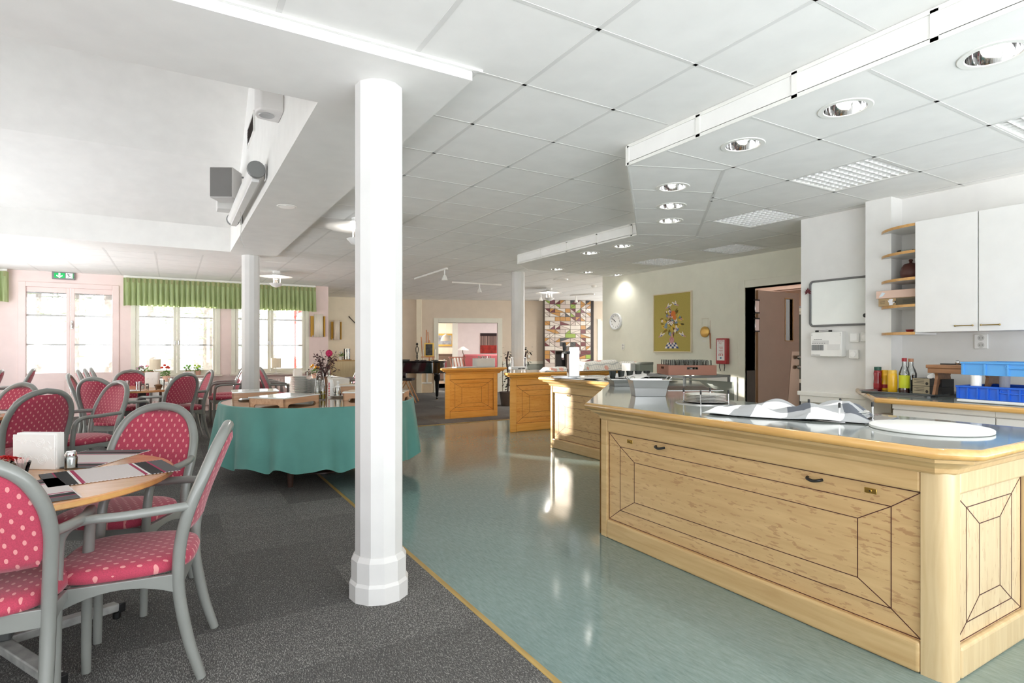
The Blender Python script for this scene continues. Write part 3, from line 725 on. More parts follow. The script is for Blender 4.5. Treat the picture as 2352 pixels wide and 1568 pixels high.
# ================================================================ upholstered armchair
def side_path(s):
    return catmull([(s * .208, -.238, 0), (s * .206, -.195, .15), (s * .206, -.165, .32), (s * .209, -.163, .45), (s * .216, -.178, .56),
                    (s * .223, -.207, .66), (s * .211, -.246, .76), (s * .168, -.281, .85), (s * .092, -.303, .903), (0, -.31, .922)], 6)
def hoop_at(z):
    P = side_path(1); best = P[-1]
    for a, b in zip(P, P[1:]):
        if a.z <= z <= b.z and b.z > .4:
            t = (z - a.z) / max(1e-6, b.z - a.z); return a.x + (b.x - a.x) * t, a.y + (b.y - a.y) * t
    return best.x, best.y
def make_chair():
    t = thing('dining_armchair', 'x', 'chair')
    R_, L_ = side_path(1), side_path(-1)
    cutk = 18
    for P in (L_, R_): MB().tube(P[:cutk + 1], [.0175 + .004 * min(1, i / 9) for i in range(cutk + 1)], 10).build('leg', frame_grey, t)
    hoop = L_[cutk:] + R_[cutk:-1][::-1]
    MB().tube(hoop, .0215, 12).build('back_frame', frame_grey, t)
    # front legs and arms
    for s in (-1, 1):
        P = catmull([(s * .236, .205, 0), (s * .24, .2, .3), (s * .247, .195, .5), (s * .256, .18, .6), (s * .266, .12, .643), (s * .274, 0, .65), (s * .262, -.11, .655), (s * .228, -.195, .655)], 6)
        MB().tube(P[:13], [.0165 + .003 * i / 12 for i in range(13)], 10).build('leg', frame_grey, t)
        MB().tube(P[12:], [.0195 - .003 * min(1, i / 12) for i in range(len(P) - 12)], 10).build('armrest', frame_grey, t)
    # rails under the seat, the side ones arched
    m = MB()
    for s in (-1, 1):
        prof = []
        for k in range(11):
            u = k / 10; y = .185 - .34 * u; prof.append((y, .335 + .04 * (1 - (2 * u - 1) ** 2)))
        pts = prof + [(-.155, .405), (.185, .405)]
        xx = lambda y: s * (.232 + (y - .185) * .065)
        a = [(xx(y) - s * .009, y, z) for y, z in pts]; b = [(xx(y) + s * .009, y, z) for y, z in pts]; n = len(pts)
        m.add(a + b, [tuple(range(n)), tuple(range(2 * n - 1, n - 1, -1))] + [(i, (i + 1) % n, n + (i + 1) % n, n + i) for i in range(n)])
    m.box(-.225, .225, .183, .203, .345, .405).box(-.2, .2, -.172, -.154, .345, .405)
    m.build('seat_frame', frame_grey, t, smooth=0, bevel=.003)
    # seat cushion
    def outline(sc, z, n=36):
        r = []
        for k in range(n):
            a = 2 * PI * k / n; c_, s_ = math.cos(a), math.sin(a)
            x = math.copysign(abs(c_) ** .62, c_); y = math.copysign(abs(s_) ** .62, s_)
            w = .222 + .016 * y
            r.append((x * w * sc, .025 + y * .222 * sc, z))
        return r
    MB().loft([outline(.93, .402), outline(1.0, .41), outline(1.015, .428), outline(.985, .445), outline(.9, .456), outline(.7, .463), outline(.4, .467), outline(.05, .468)]).build('seat', fab_s, t, smooth=60)
    # upholstered back
    nz, nx = 14, 12; z0, z1 = .545, .893
    def surf(off):
        rows = []
        for j in range(nz + 1):
            v = j / nz; z = z0 + (z1 - z0) * v
            w, y = hoop_at(z); w = max(.02, w - .0175)
            if v < .1: w *= .93 + .7 * v
            rows.append([((2 * i / nx - 1) * w, y - .024 * (1 - (2 * i / nx - 1) ** 2) + off * (1 - .75 * abs(2 * i / nx - 1) ** 6) * (1 if 0 < j < nz else .3), z) for i in range(nx + 1)])
        return rows
    F, B = surf(.017), surf(-.015)
    vs = [p for r in F for p in r] + [p for r in B for p in r]; o = (nx + 1) * (nz + 1); fs = []
    for j in range(nz):
        for i in range(nx):
            a = j * (nx + 1) + i; fs.append((a, a + 1, a + nx + 2, a + nx + 1)); fs.append((o + a, o + a + nx + 1, o + a + nx + 2, o + a + 1))
    for j in range(nz):
        a = j * (nx + 1); fs.append((a, a + nx + 1, o + a + nx + 1, o + a)); a += nx; fs.append((a, o + a, o + a + nx + 1, a + nx + 1))
    for i in range(nx):
        fs.append((i, o + i, o + i + 1, i + 1)); a = nz * (nx + 1) + i; fs.append((a, a + 1, o + a + 1, o + a))
    MB().add(vs, fs).build('backrest', fab_b, t, smooth=60)
    return t
T1, T2, T3 = (-.59, 2.95), (-1.65, 5.95), (-.36, 8.9)
CH = [  # x, y, facing angle, label, group
    (-.112, 2.687, 170.8, 'pink-red armchair seen from its side at the near round table, whole chair in view', None),
    (-.215, 3.444, 238.5, 'pink-red armchair facing us, pushed under the far edge of the near round table', None),
    (-.54, 2.52, 85.4, 'pink-red armchair cut by the frame, nearest of all, its back towards us', None),
    (-.87, 3.47, -61, 'pink-red armchair behind the flower bowl at the near round table, mostly out of frame', None),
    (-1.015, 5.68, 130, 'red armchair seen from behind just above the white napkin holder', None),
    (-1.35, 6.33, 228, 'red armchair facing us across the second round table', None),
    (-.70, 6.36, 212, 'red armchair side-on behind the salt shaker, arms towards the second round table', None),
    (-.56, 7.68, 55, 'red armchair with its back to us, just behind the side-on chair', None),
    (-.78, 8.61, 0, 'red armchair seen edge-on, leaning back against the pink door panels', None),
    (-.45, 9.4, -76, 'orange-red armchair on the far side of the laid round table with glasses', None),
    (-.067, 8.35, 132, 'orange-red armchair seen from behind at the laid round table', None),
    (.152, 9.016, 190, 'red armchair next to the radiator at the laid round table', None),
]
proto = make_chair()
def put_chair(i, x, y, ang, lab, group=None):
    if i == 0:
        o = proto; o.location = (x, y, .006); o.rotation_euler = (0, 0, rz(ang - 90))
    else: o = dup(proto, (x, y, .006), rz(ang - 90))
    o['label'] = lab
    o['group'] = group or 'upholstered armchairs'
    return o
for i, (x, y, a, lab, g_) in enumerate(CH): put_chair(i, x, y, a, lab)
T5, T4 = (-.05, 10.75), (2.2, 10.6)
FAR = [(-2.15, 11.2, 182, 'pale pink armchair by the wall left of the garden door, nearer the door'), (-2.42, 10.7, 182, 'pale pink armchair cut by the frame left of the garden door'),
       (-.88, 10.25, 4, 'armchair nearest us in the row edge-on before the garden door, at the white window table'), (-.86, 10.8, 4, 'middle armchair of the row edge-on at the white window table'), (-.84, 11.35, 4, 'armchair nearest the wall in the row edge-on at the white window table'),
       (.74, 10.55, 184, 'armchair facing the garden door side of the white window table, nearer us'), (.78, 11.15, 184, 'armchair facing the garden door side of the white window table, nearer the wall'),
       (1.52, 10.1, 2, 'pink armchair beside the second column at the sunlit table, nearest us'), (1.5, 10.7, 2, 'pink armchair in the middle of the row at the sunlit table'), (1.48, 11.3, 2, 'pink armchair nearest the window at the sunlit table'),
       (2.86, 10.2, 182, 'pink armchair between the flower vase and the first column'), (2.88, 11.1, 182, 'pink armchair behind the dark-leaved flowers at the sunlit table')]
for i, (x, y, a, lab) in enumerate(FAR): put_chair(50 + i, x, y, a, lab)

# ================================================================ tables
def round_table(x, y, lab, r=.59, h=.72):
    t = thing('round_table', lab, 'table', (x, y, .006), 0, 'round dining tables')
    MB().lathe([(r - .004, h - .026), (r, h - .022), (r, h - .004), (r - .004, h)], 72).build('tabletop', [beech], t, smooth=30)
    MB().lathe([(r + .0015, h - .021), (r + .0015, h - .005)], 72, cap=False).build('edge_band', beech_e, t)
    m = MB().box(-.045, .045, -.045, .045, .1, h - .03)
    m.build('pedestal', M('pedestal_grey', (74, 76, 76), .45), t, bevel=.008)
    MB().box(-.16, .16, -.16, .16, h - .04, h - .026).build('top_plate', greyp, t, smooth=0)
    for k in range(4):
        a = rz(32 + 90 * k); d = Vector((math.cos(a), math.sin(a), 0))
        f = MB().bar(d * .03 + Vector((0, 0, .085)), d * .43 + Vector((0, 0, .055)), .05, .036); o = f.build('foot', M('scuffed_grey', (150, 150, 147), .4, var=.12, vs=20), t, bevel=.005)
        e = MB().bar(d * .425 + Vector((0, 0, .052)), d * .455 + Vector((0, 0, .05)), .054, .042); e.lathe([(.016, 0), (.016, .03)], 12, (d.x * .43, d.y * .43, 0)); e.build('end_cap', blackp, o, bevel=.004)
    return t
round_table(*T1, 'round beech table nearest us with striped placemats')
round_table(*T2, 'round beech table cut by the frame, behind the near round table')
round_table(*T3, 'round beech table laid with drinking glasses')
# striped placemats
def mat_placemat():
    m, nt, b = base_mat('striped_placemat'); b.inputs['Roughness'].default_value = .8
    tc = nd(nt, 'ShaderNodeTexCoord'); sp = nd(nt, 'ShaderNodeSeparateXYZ'); lk(nt, tc.outputs['Object'], sp.inputs[0])
    f = math_(nt, 'ADD', math_(nt, 'MULTIPLY', sp.outputs[0], 1 / .44), .5)
    G, K, P, Wt, W2 = (92, 91, 92), (30, 30, 31), (164, 40, 82), (232, 228, 226), (216, 208, 206)
    c = ramp(nt, f, [(0, G), (.09, P), (.105, K), (.205, Wt), (.225, P), (.255, W2), (.70, P), (.73, Wt), (.75, K), (.855, P), (.875, G)], True)
    lk(nt, c, b.inputs['Base Color'])
    w = nd(nt, 'ShaderNodeTexWave'); w.inputs['Scale'].default_value = 90; lk(nt, tc.outputs['Object'], w.inputs['Vector'])
    bp = nd(nt, 'ShaderNodeBump'); bp.inputs['Strength'].default_value = .2; bp.inputs['Distance'].default_value = .002; lk(nt, w.outputs['Fac'], bp.inputs['Height']); lk(nt, bp.outputs['Normal'], b.inputs['Normal'])
    return m
pm = mat_placemat(); lace = M('lace_edge', (224, 216, 214), .8)
def placemat(x, y, z, ang, lab, w=.44, d=.31):
    o = thing('placemat', lab, 'placemat', (x, y, z), rz(ang), 'striped placemats')
    MB().box(-w / 2, w / 2, -d / 2, d / 2, 0, .0022).build('mat_cloth', pm, o, smooth=0)
    m = MB()
    for k in range(34):
        for s in (-1, 1): m.box(-w / 2 + w * (k + .25) / 34, -w / 2 + w * (k + .75) / 34, s * d / 2, s * (d / 2 + .006), 0, .0015)
    m.build('lace_edge', lace, o, smooth=0)
zt1 = .7275
def place(px, lab, w, d):
    P = [atz(u, v, zt1) for u, v in px]; c_ = sum(P, Vector()) / len(P); dr = P[1] - P[0]
    placemat(c_.x, c_.y, zt1, math.degrees(math.atan2(dr.y, dr.x)), lab, w, d)
c1 = atz(255, 1085, zt1); placemat(c1.x, c1.y, zt1, 14, 'striped placemat in front of the salt shaker on the near table')
c1 = atz(205, 1053, zt1); placemat(c1.x - .0, c1.y, zt1, 62, 'striped placemat half hidden behind the napkin holder')
c1 = atz(30, 1136, zt1); placemat(c1.x, c1.y, zt1, -74, 'striped placemat at the near edge of the near table, cut by the frame')
c1 = atz(-5, 948, zt1); placemat(c1.x - .05, c1.y + .05, zt1, 40, 'striped placemat on the second round table')
# napkin holder, glasses, shaker
emb = M('embossed_white', (234, 233, 230), .5)
def napkin_holder(p, ang, lab, w=.19, h=.15, d=.05):
    o = thing('napkin_holder', lab, 'napkin holder', p, rz(ang))
    f = MB().box(-w / 2, w / 2, -d / 2, -d / 2 + .006, 0, h)
    f.build('front_plate', emb, o, bevel=.003)
    r = MB()
    for cx, cz, q in ((.03, .115, .02), (.04, .045, .022), (-.05, .055, .017), (-.045, .12, .012), (.07, .09, .012)):
        if cz > h - .02: continue
        for k in (1, .66, .33): r.tube([(cx + q * k * math.cos(a * PI / 6), -d / 2 - .0003, cz + q * k * math.sin(a * PI / 6)) for a in range(12)], .0011, 5, closed=True)
        for s in (-1, 1): r.tube([(cx + s * q, -d / 2 - .0003, cz), (cx + s * (q + .016), -d / 2 - .0003, cz + .006), (cx + s * (q + .024), -d / 2 - .0003, cz - .004)], .0011, 5)
    r.build('rose_relief', emb, o)
    MB().box(-w / 2, w / 2, d / 2 - .006, d / 2, 0, h).build('back_plate', emb, o, bevel=.003)
    MB().box(-w / 2, w / 2, -d / 2 + .006, d / 2 - .006, 0, .008).build('base', emb, o, smooth=0)
    n = MB()
    for k in range(9): n.box(-w / 2 + .012 - .001 * (k % 3), w / 2 + .004, -d / 2 + .008 + .004 * k, -d / 2 + .0108 + .004 * k, .008, h + .006 - .001 * (k % 2))
    n.build('napkins', M('napkin_white', (240, 239, 236), .8), o, smooth=0)
    return o
p = atz(80, 1078, zt1 - .0015); napkin_holder(p + Vector((.01, .02, 0)), -34, 'white embossed napkin holder full of napkins on the near round table')
def lath(name, prof, mat, parent, n=20): return MB().lathe(prof, n).build(name, mat, parent)
p = atz(163, 1077, zt1 - .0015)
o = thing('salt_shaker', 'glass salt shaker with steel lid beside the napkin holder', 'shaker', p)
lath('glass_body', [(.0215, 0), (.0235, .004), (.0235, .05), (.019, .06), (.0175, .0605), (.0215, .05), (.0215, .008), (.01, .006)], cglass, o)
lath('salt', [(.021, .0085), (.021, .05), (.005, .0505)], M('salt', (244, 244, 242), .8), o); lath('lid', [(.02, .058), (.0205, .072), (.017, .077), (.002, .078)], chrome, o)
p = atz(50, 1106, zt1 - .0015)
o = thing('toothpick_glass', 'small fluted glass of wrapped toothpicks in front of the napkin holder', 'glass', p)
lath('glass_bowl', [(.026, 0), (.027, .003), (.012, .008), (.01, .015), (.017, .025), (.03, .078), (.0285, .078), (.015, .026), (.006, .018)], cglass, o)
m = MB()
for k in range(26):
    a = random.uniform(0, 6.28); r0, r1 = random.uniform(0, .008), random.uniform(.004, .024); b_ = a + random.uniform(-.6, .6)
    m.tube([(r0 * math.cos(a), r0 * math.sin(a), .02), (r1 * math.cos(b_), r1 * math.sin(b_), .088 + random.uniform(-.006, .006))], .0016, 5)
m.build('toothpicks', M('toothpick_wrap', (226, 196, 192), .6), o)
p = atz(34, 1097, zt1 - .0015)
o = thing('pepper_glass', 'second small clear glass tucked behind the toothpicks', 'glass', p + Vector((.0, .025, 0)))
lath('glass_body', [(.022, 0), (.022, .05), (.02, .05), (.02, .006), (.002, .005)], cglass, o); lath('pepper', [(.0195, .007), (.0195, .03), (.002, .03)], M('pepper', (120, 116, 112), .8), o)
p = atz(2, 1092, zt1 - .0015)
o = thing('flower_bowl', 'glass bowl of pebbles with a red flower head, cut by the frame', 'bowl', p)
lath('bowl', [(.032, 0), (.045, .02), (.06, .065), (.0575, .065), (.042, .021), (.02, .006)], cglass, o, 24)
m = MB()
for k in range(40):
    a = random.uniform(0, 6.28); r = random.uniform(0, .034); m.ball((r * math.cos(a), r * math.sin(a), .012 + random.uniform(0, .014)), .008, .007, .005, 7, 5)
m.build('pebbles', M('pebble', (190, 186, 180), .5, var=.3, vs=60), o)
m = MB()
for k in range(46):
    a = k * 2.4; r = .012 + .0012 * k; d = Vector((math.cos(a), math.sin(a), 0)); e = Vector((-d.y, d.x, 0)); z = .082 - .0004 * k
    m.add([d * r * .3 + Vector((0, 0, z - .01)), d * r + e * .007 + Vector((0, 0, z)), d * (r + .012) + Vector((0, 0, z - .004)), d * r - e * .007 + Vector((0, 0, z))], [(0, 1, 2, 3)])
m.build('petals', M('red_petal', (190, 26, 30), .6, var=.2), o, smooth=0)
m = MB()
for k in range(5):
    q = atz(14 + 6 * (k % 3), 1098 + 4 * (k // 2), zt1)
    pass
# things on the laid round table
def tumbler(p, lab, h=.12, r=.033):
    o = thing('drinking_glass', lab, 'glass', p, 0, 'drinking glasses on the laid table')
    lath('glass_body', [(r * .72, 0), (r * .75, .004), (r, h), (r - .0022, h), (r * .68, .012), (.003, .01)], cglass, o, 16); return o
z3 = .7265
for (u, v), lab in (((291, 896), 'tumbler nearest the near edge of the laid table, standing alone'), ((318, 899), 'tumbler beside the salt and pepper on the laid table'), ((372, 893), 'tumbler right beside the brown bowl on the laid table'), ((392, 888), 'low tumbler in front of the orange-red chair back')):
    tumbler(atz(u, v, z3), lab)
napkin_holder(atz(350, 890, z3), -30, 'white napkin holder standing on the laid round table', .17, .2, .05)
o = thing('brown_bowl', 'small glass bowl with brown contents on the laid table', 'bowl', atz(358, 893, z3) + Vector((.03, -.06, 0)))
lath('glass_bowl', [(.03, 0), (.05, .055), (.048, .055), (.027, .005)], cglass, o); lath('filling', [(.029, .006), (.046, .05), (.03, .06), (.004, .063)], M('brown_sugar', (120, 82, 56), .9, bump=.4), o)
for du, lab, c_ in ((328, 'glass salt cellar with dark cap on the laid table', (236, 236, 232)), (338, 'pepper cellar with dark cap on the laid table', (110, 90, 80))):
    o = thing('cellar', lab, 'shaker', atz(du, 893, z3)); lath('glass_body', [(.018, 0), (.02, .05), (.016, .055)], cglass, o); lath('contents', [(.0165, .003), (.0175, .035), (.002, .035)], M('fill_%d' % du, c_, .8), o); lath('cap', [(.0175, .054), (.017, .068), (.003, .07)], M('dark_cap', (50, 48, 46), .4), o)
c1 = atz(275, 899, z3); o = thing('placemat', 'pale placemat under the lone tumbler on the laid table', 'placemat', (c1.x + .0, c1.y + .08, z3), rz(30)); MB().box(-.2, .2, -.14, .14, 0, .002).build('mat_cloth', M('grey_mat', (214, 210, 210), .8), o, smooth=0)
# window tables under cloths
def cloth_table(x, y, lx, ly, lab, labc, h=.715, drop=.26, c_=(240, 240, 236)):
    t = thing('window_table', lab, 'table', (x, y, .006)); MB().box(-lx / 2, lx / 2, -ly / 2, ly / 2, h - .03, h).build('tabletop', beech, t, smooth=0)
    for sx in (-1, 1):
        for sy in (-1, 1): MB().box(sx * (lx / 2 - .06) - .025, sx * (lx / 2 - .06) + .025, sy * (ly / 2 - .06) - .025, sy * (ly / 2 - .06) + .025, 0, h - .03).build('leg', frame_grey, t, smooth=0)
    n = 64
    def ring(e, z, wv):
        r = []
        for k in range(n):
            a = 2 * PI * k / n; c2, s2 = math.cos(a), math.sin(a); q = max(abs(c2), abs(s2))
            x_, y_ = c2 / q * (lx / 2 + e), s2 / q * (ly / 2 + e); f = 1 + wv * .03 * math.sin(k * 2.1); r.append((x_ * f, y_ * f, z))
        return r
    m = MB(); m.loft([ring(.004, h - drop, 1.0), ring(.004, h - .01, .15), ring(.0, h + .004, 0)], cap=False); m.face(ring(.0, h + .004, 0))
    o = m.build('tablecloth', M('white_cloth', c_, .8), smooth=60, loc=(x, y, .006)); tag(o, labc, 'tablecloth')
cloth_table(*T5, 1.0, 1.5, 'square-legged table under the window nearer the garden door', 'white cloth on the table under the window nearer the garden door')
cloth_table(*T4, .85, 1.3, 'square-legged table at the sunlit second window', 'pale cloth on the sunlit table at the second window', c_=(232, 232, 214))
zc = .73
def potted(x, y, z, lab, fl, n=7, pot=(214, 170, 150), hh=.2):
    o = thing('potted_flower', lab, 'plant', (x, y, z)); lath('pot', [(.04, 0), (.055, .09), (.05, .09), (.045, .08), (.003, .075)], M('pot_%d' % pot[0], pot, .6), o, 16)
    m = MB(); leaves(m, (0, 0, .13), .09, 60, .035); m.build('foliage', M('fresh_green', (94, 140, 60), .6, var=.2), o, smooth=0)
    m = MB()
    for k in range(n):
        a = k * 2.4; r = .02 + .01 * k; q = (r * math.cos(a), r * math.sin(a), hh + random.uniform(-.03, .03)); m.ball(q, .022, .022, .018, 8, 5)
    m.build('blossom', M('bloom_%d_%d' % (fl[0], fl[1]), fl, .6, var=.1), o)
potted(T4[0] - .1, T4[1] - .35, zc, 'potted plant with orange and yellow blooms on the sunlit table', (236, 160, 30))
potted(T5[0] - .05, T5[1] - .35, zc, 'small pot with red and yellow flower heads on the window table', (220, 60, 40), 5, hh=.24)
def sillplant(u, lab, fl):
    p = W(u, 850); potted(p.x, WALL_Y - .07, ZS, lab, fl, 5, (196, 150, 130), .17)
sillplant(325, 'lilac heather pot on the sill by the garden door side', (206, 160, 190)); sillplant(345, 'pink cyclamen pot on the window sill', (230, 150, 176)); sillplant(455, 'leafy green pot on the sill with lime leaves', (190, 220, 70)); sillplant(432, 'leafy green pot on the sill beside the window post', (120, 180, 80))
def menu(u, x, y, z, lab):
    o = thing('lampshade_lantern', lab, 'lamp', (x, y, z)); lath('shade', [(.1, .12), (.1, .32)], M('cream_shade', (240, 226, 200), .8), o); lath('stem', [(.05, 0), (.05, .008), (.008, .012), (.008, .12)], trimw, o)
p = W(356, 830); menu(356, p.x, WALL_Y - .12, ZS, 'cream drum-shade lamp on the sill of the window nearer the door')
p = W(632, 830); menu(632, p.x, WALL_Y - .12, ZS, 'cream drum-shade lamp on the sill of the second window')
napkin_holder((T4[0] - .3, T4[1] + .1, zc), 20, 'white napkin holder among the glasses on the sunlit table', .15, .14, .05)
napkin_holder((T5[0] + .25, T5[1] - .3, zc), 15, 'white napkin holder on the window table', .15, .14, .05)
for k, (dx, dy, lab) in enumerate(((-.25, -.5, 'clear tumbler at the near corner of the sunlit table'), (.05, -.3, 'clear tumbler beside the orange flowers on the sunlit table'), (.25, .1, 'clear tumbler towards the vase side of the sunlit table'))): tumbler((T4[0] + dx, T4[1] + dy, zc), lab)

# ================================================================ buffet table with the teal cloth
BT = (1.29, 5.98); BR, BH = .925, .73
t = thing('buffet_table', 'large round brown buffet table with dark turned legs', 'table', (*BT, 0))
MB().lathe([(BR - .01, BH - .03), (BR, BH - .02), (BR, BH - .004), (BR - .004, BH)], 96).build('tabletop', M('glossy_brown', (150, 126, 98), .08, var=.06, coat=.6), t, smooth=30)
for a in (-124, -34, 56, 146):
    x, y = .7 * math.cos(rz(a)), .7 * math.sin(rz(a)); MB().lathe([(.022, .006), (.03, .12), (.036, BH - .1), (.04, BH - .03)], 16, (x, y, 0)).build('leg', M('dark_walnut', (62, 42, 34), .35), t)
MB().lathe([(.2, .006), (.2, .02), (.05, .05), (.045, BH - .03)], 20).build('centre_leg', M('dark_walnut', (62, 42, 34), .35), t)
def skirt():
    m = MB(); n = 220; rings = []
    for j in range(15):
        v = j / 14; z = BH - .006 - v * (BH - .006 - .185); ring = []
        for k in range(n):
            a = 2 * PI * k / n
            f = math.sin(a * 17 + .6 * math.sin(a * 3)) + .5 * math.sin(a * 29 + 1.1) + .3 * math.sin(a * 7)
            amp = .034 * (v ** .8); r = BR + .006 + .05 * v + amp * f
            ring.append((r * math.cos(a), r * math.sin(a), z + (.022 * f * v if j == 14 else .0) + (.0 if v < 1 else .012 * math.sin(a * 2))))
        rings.append(ring)
    m.loft(rings, cap=False)
    m.lathe([(BR + .006, BH - .006), (BR + .003, BH + .002), (BR - .012, BH + .003)], n, cap=False)
    return m
o = skirt().build('tablecloth', M('teal_cloth', (88, 146, 138), .75, var=.05, vs=3, sheen=.2, bump=.1, bs=400), smooth=180, loc=(*BT, 0))
tag(o, 'teal green cloth hanging in folds round the buffet table', 'tablecloth')
traywood = wood('tray_wood', (186, 142, 108), (212, 172, 138), 'x', rough=.45)
def tray(x, y, ang, lab, w=.6, d=.36, h=.085):
    t = thing('warming_tray', lab, 'tray', (x, y, BH), rz(ang), 'warming trays on the buffet table')
    def side(L):
        pts = [(-L / 2, 0), (-L / 2 + .05, 0)] + [(-L / 2 + .05 + .04 * (1 - math.cos(k / 5 * PI / 2)), .022 * math.sin(k / 5 * PI / 2)) for k in range(1, 6)]
        pts += [(-x_, z_) for x_, z_ in pts[::-1]] + [(L / 2, h - .012), (-L / 2, h - .012)]
        return pts
    m = MB()
    for s in (-1, 1):
        P = side(w); n = len(P); a = [(x_, s * d / 2, z_) for x_, z_ in P]; b = [(x_, s * (d / 2 - .015), z_) for x_, z_ in P]
        m.add(a + b, [tuple(range(n)), tuple(range(2 * n - 1, n - 1, -1))] + [(i, (i + 1) % n, n + (i + 1) % n, n + i) for i in range(n)])
        P = side(d); n = len(P); a = [(s * w / 2, x_, z_) for x_, z_ in P]; b = [(s * (w / 2 - .015), x_, z_) for x_, z_ in P]
        m.add(a + b, [tuple(range(n)), tuple(range(2 * n - 1, n - 1, -1))] + [(i, (i + 1) % n, n + (i + 1) % n, n + i) for i in range(n)])
    m.build('wooden_frame', traywood, t, smooth=0, bevel=.002)
    MB().box(-w / 2 - .006, w / 2 + .006, -d / 2 - .006, d / 2 + .006, h - .012, h).build('white_top', M('tray_white', (232, 234, 232), .06, coat=.7), t, bevel=.003)
def rect_place(p0, p1, d, lab):
    """front edge from p0 to p1, depth d away from the viewer"""
    a = math.atan2(p1.y - p0.y, p1.x - p0.x); w = (p1 - p0).length; n = Vector((-math.sin(a), math.cos(a), 0)); c_ = (p0 + p1) / 2 + n * d / 2
    tray(c_.x, c_.y, math.degrees(a), lab, w, d)
rect_place(atz(653, 936, BH), atz(733, 924, BH), .37, 'wooden tray with white top nearest the edge of the buffet table')
rect_place(atz(534, 920, BH), atz(640, 916, BH), .36, 'wooden tray with white top on the side of the buffet table by the second column')
p0 = atz(788, 920, BH); rect_place(p0, p0 + Vector((.52, -.29, 0)), .33, 'wooden tray with white top half hidden by the first column')
p0 = atz(776, 902, BH); rect_place(p0, p0 + Vector((.5, -.12, 0)), .3, 'low white tray behind the glass jug on the buffet table')
def plate_stack(x, y, z, n, r, grp, labs):
    base = None
    for k in range(n):
        if base is None:
            base = MB().lathe([(r * .55, 0), (r * .6, .003), (r * .97, .0115), (r, .0125), (r * .98, .0145), (r * .6, .0065), (.004, .006)], 32).build('plate', china)
            o = base
        else: o = base.copy(); COL.objects.link(o)
        o.location = (x + random.uniform(-.002, .002), y + random.uniform(-.002, .002), z + .0118 * k)
        tag(o, labs[1] if k < n - 1 else labs[0], 'plate', grp)
plate_stack(*(atz(690, 905, BH).xy), BH, 17, .12, 'plates in the taller buffet stack', ('topmost white plate of the taller stack on the buffet table', 'white plate within the taller stack on the buffet table'))
pq = atz(722, 903, BH); plate_stack(pq.x + .0, pq.y + .0, BH, 14, .115, 'plates in the lower buffet stack', ('topmost white plate of the lower stack on the buffet table', 'white plate within the lower stack on the buffet table'))
# oil cruet in its wire carrier
p = atz(735, 918, BH)
o = thing('wire_carrier', 'wire bottle carrier with a looped handle on the buffet table', 'carrier', p)
m = MB(); m.tube([(.055 * math.cos(a * PI / 12) * 1.0, .04 * math.sin(a * PI / 12), .006) for a in range(24)], .0028, 6, closed=True); m.tube([(.055 * math.cos(a * PI / 12), .04 * math.sin(a * PI / 12), .06) for a in range(24)], .0028, 6, closed=True)
m.tube(catmull([(-.05, 0, .006), (-.05, 0, .12), (-.035, 0, .22), (-.028, 0, .27), (0, 0, .295), (.028, 0, .27), (.035, 0, .22), (.05, 0, .12), (.05, 0, .006)], 5), .003, 6)
m.build('wire', chrome, o)
oil = glass('olive_oil', (190, 170, 20), .9); 
def cruet(p, lab, c_, lvl):
    o = thing('oil_bottle', lab, 'bottle', p)
    lath('glass_body', [(.022, .004), (.024, .008), (.024, .12), (.012, .16), (.01, .2), (.008, .2)], cglass, o, 16); lath('oil', [(.0225, .008), (.0225, lvl), (.002, lvl)], c_, o, 16); lath('stopper', [(.011, .198), (.012, .215), (.006, .24), (.003, .24)], M('cork_dark', (70, 52, 36), .6), o, 12)
oily = M('oil_yellow', (150, 128, 10), .15, coat=.4)
cruet(p + Vector((-.026, .0, .002)), 'oil bottle on the plate-stack side of the wire carrier', oily, .07); cruet(p + Vector((.026, .0, .002)), 'oil bottle on the column side of the wire carrier', oily, .085)
p = atz(757, 913, BH)
o = thing('squeeze_bottle', 'white bottle with a red lettered edge beside the oil carrier', 'bottle', p + Vector((.02, .04, 0)))
lath('bottle_body', [(.032, 0), (.034, .01), (.033, .1), (.026, .17), (.02, .19), (.003, .19)], whitep, o, 20)
m = MB()
for k in range(8): m.box(-.012 + .003 * (k % 2), .004, -.0352, -.0335, .02 + .018 * k, .03 + .018 * k)
q = m.build('red_marks', M('red_print', (190, 40, 50), .5), o, smooth=0); q.rotation_euler = (0, 0, -.6)
p = atz(780, 912, BH)
o = thing('saucer', 'white oval saucer under the glass jug', 'saucer', p); m = MB().lathe([(.05, 0), (.06, .004), (.1, .02), (.098, .022), (.055, .008), (.004, .007)], 28); q = m.build('dish', china, o); q.scale = (1.1, .8, 1)
o = thing('glass_jug', 'glass syrup jug with white spout on the saucer', 'jug', p + Vector((-.015, .01, .008)))
lath('glass_body', [(.034, 0), (.036, .004), (.026, .09), (.024, .1), (.022, .1), (.03, .01)], cglass, o); lath('spout_cap', [(.026, .098), (.026, .112), (.012, .125), (.012, .14), (.016, .15), (.008, .165), (.002, .166)], whitep, o)
MB().tube(catmull([(-.028, 0, .1), (-.055, 0, .095), (-.058, 0, .05), (-.034, 0, .025)], 5), .006, 8).build('handle', whitep, o)
o = thing('pink_napkin', 'folded pink paper napkin on the saucer', 'napkin', p + Vector((.05, -.02, .022)), .4); MB().prism([(-.025, -.02), (.03, -.012), (.036, .02), (-.01, .026)], 0, .022).build('fold', M('pink_paper', (222, 140, 150), .8), o, smooth=0, bevel=.004)
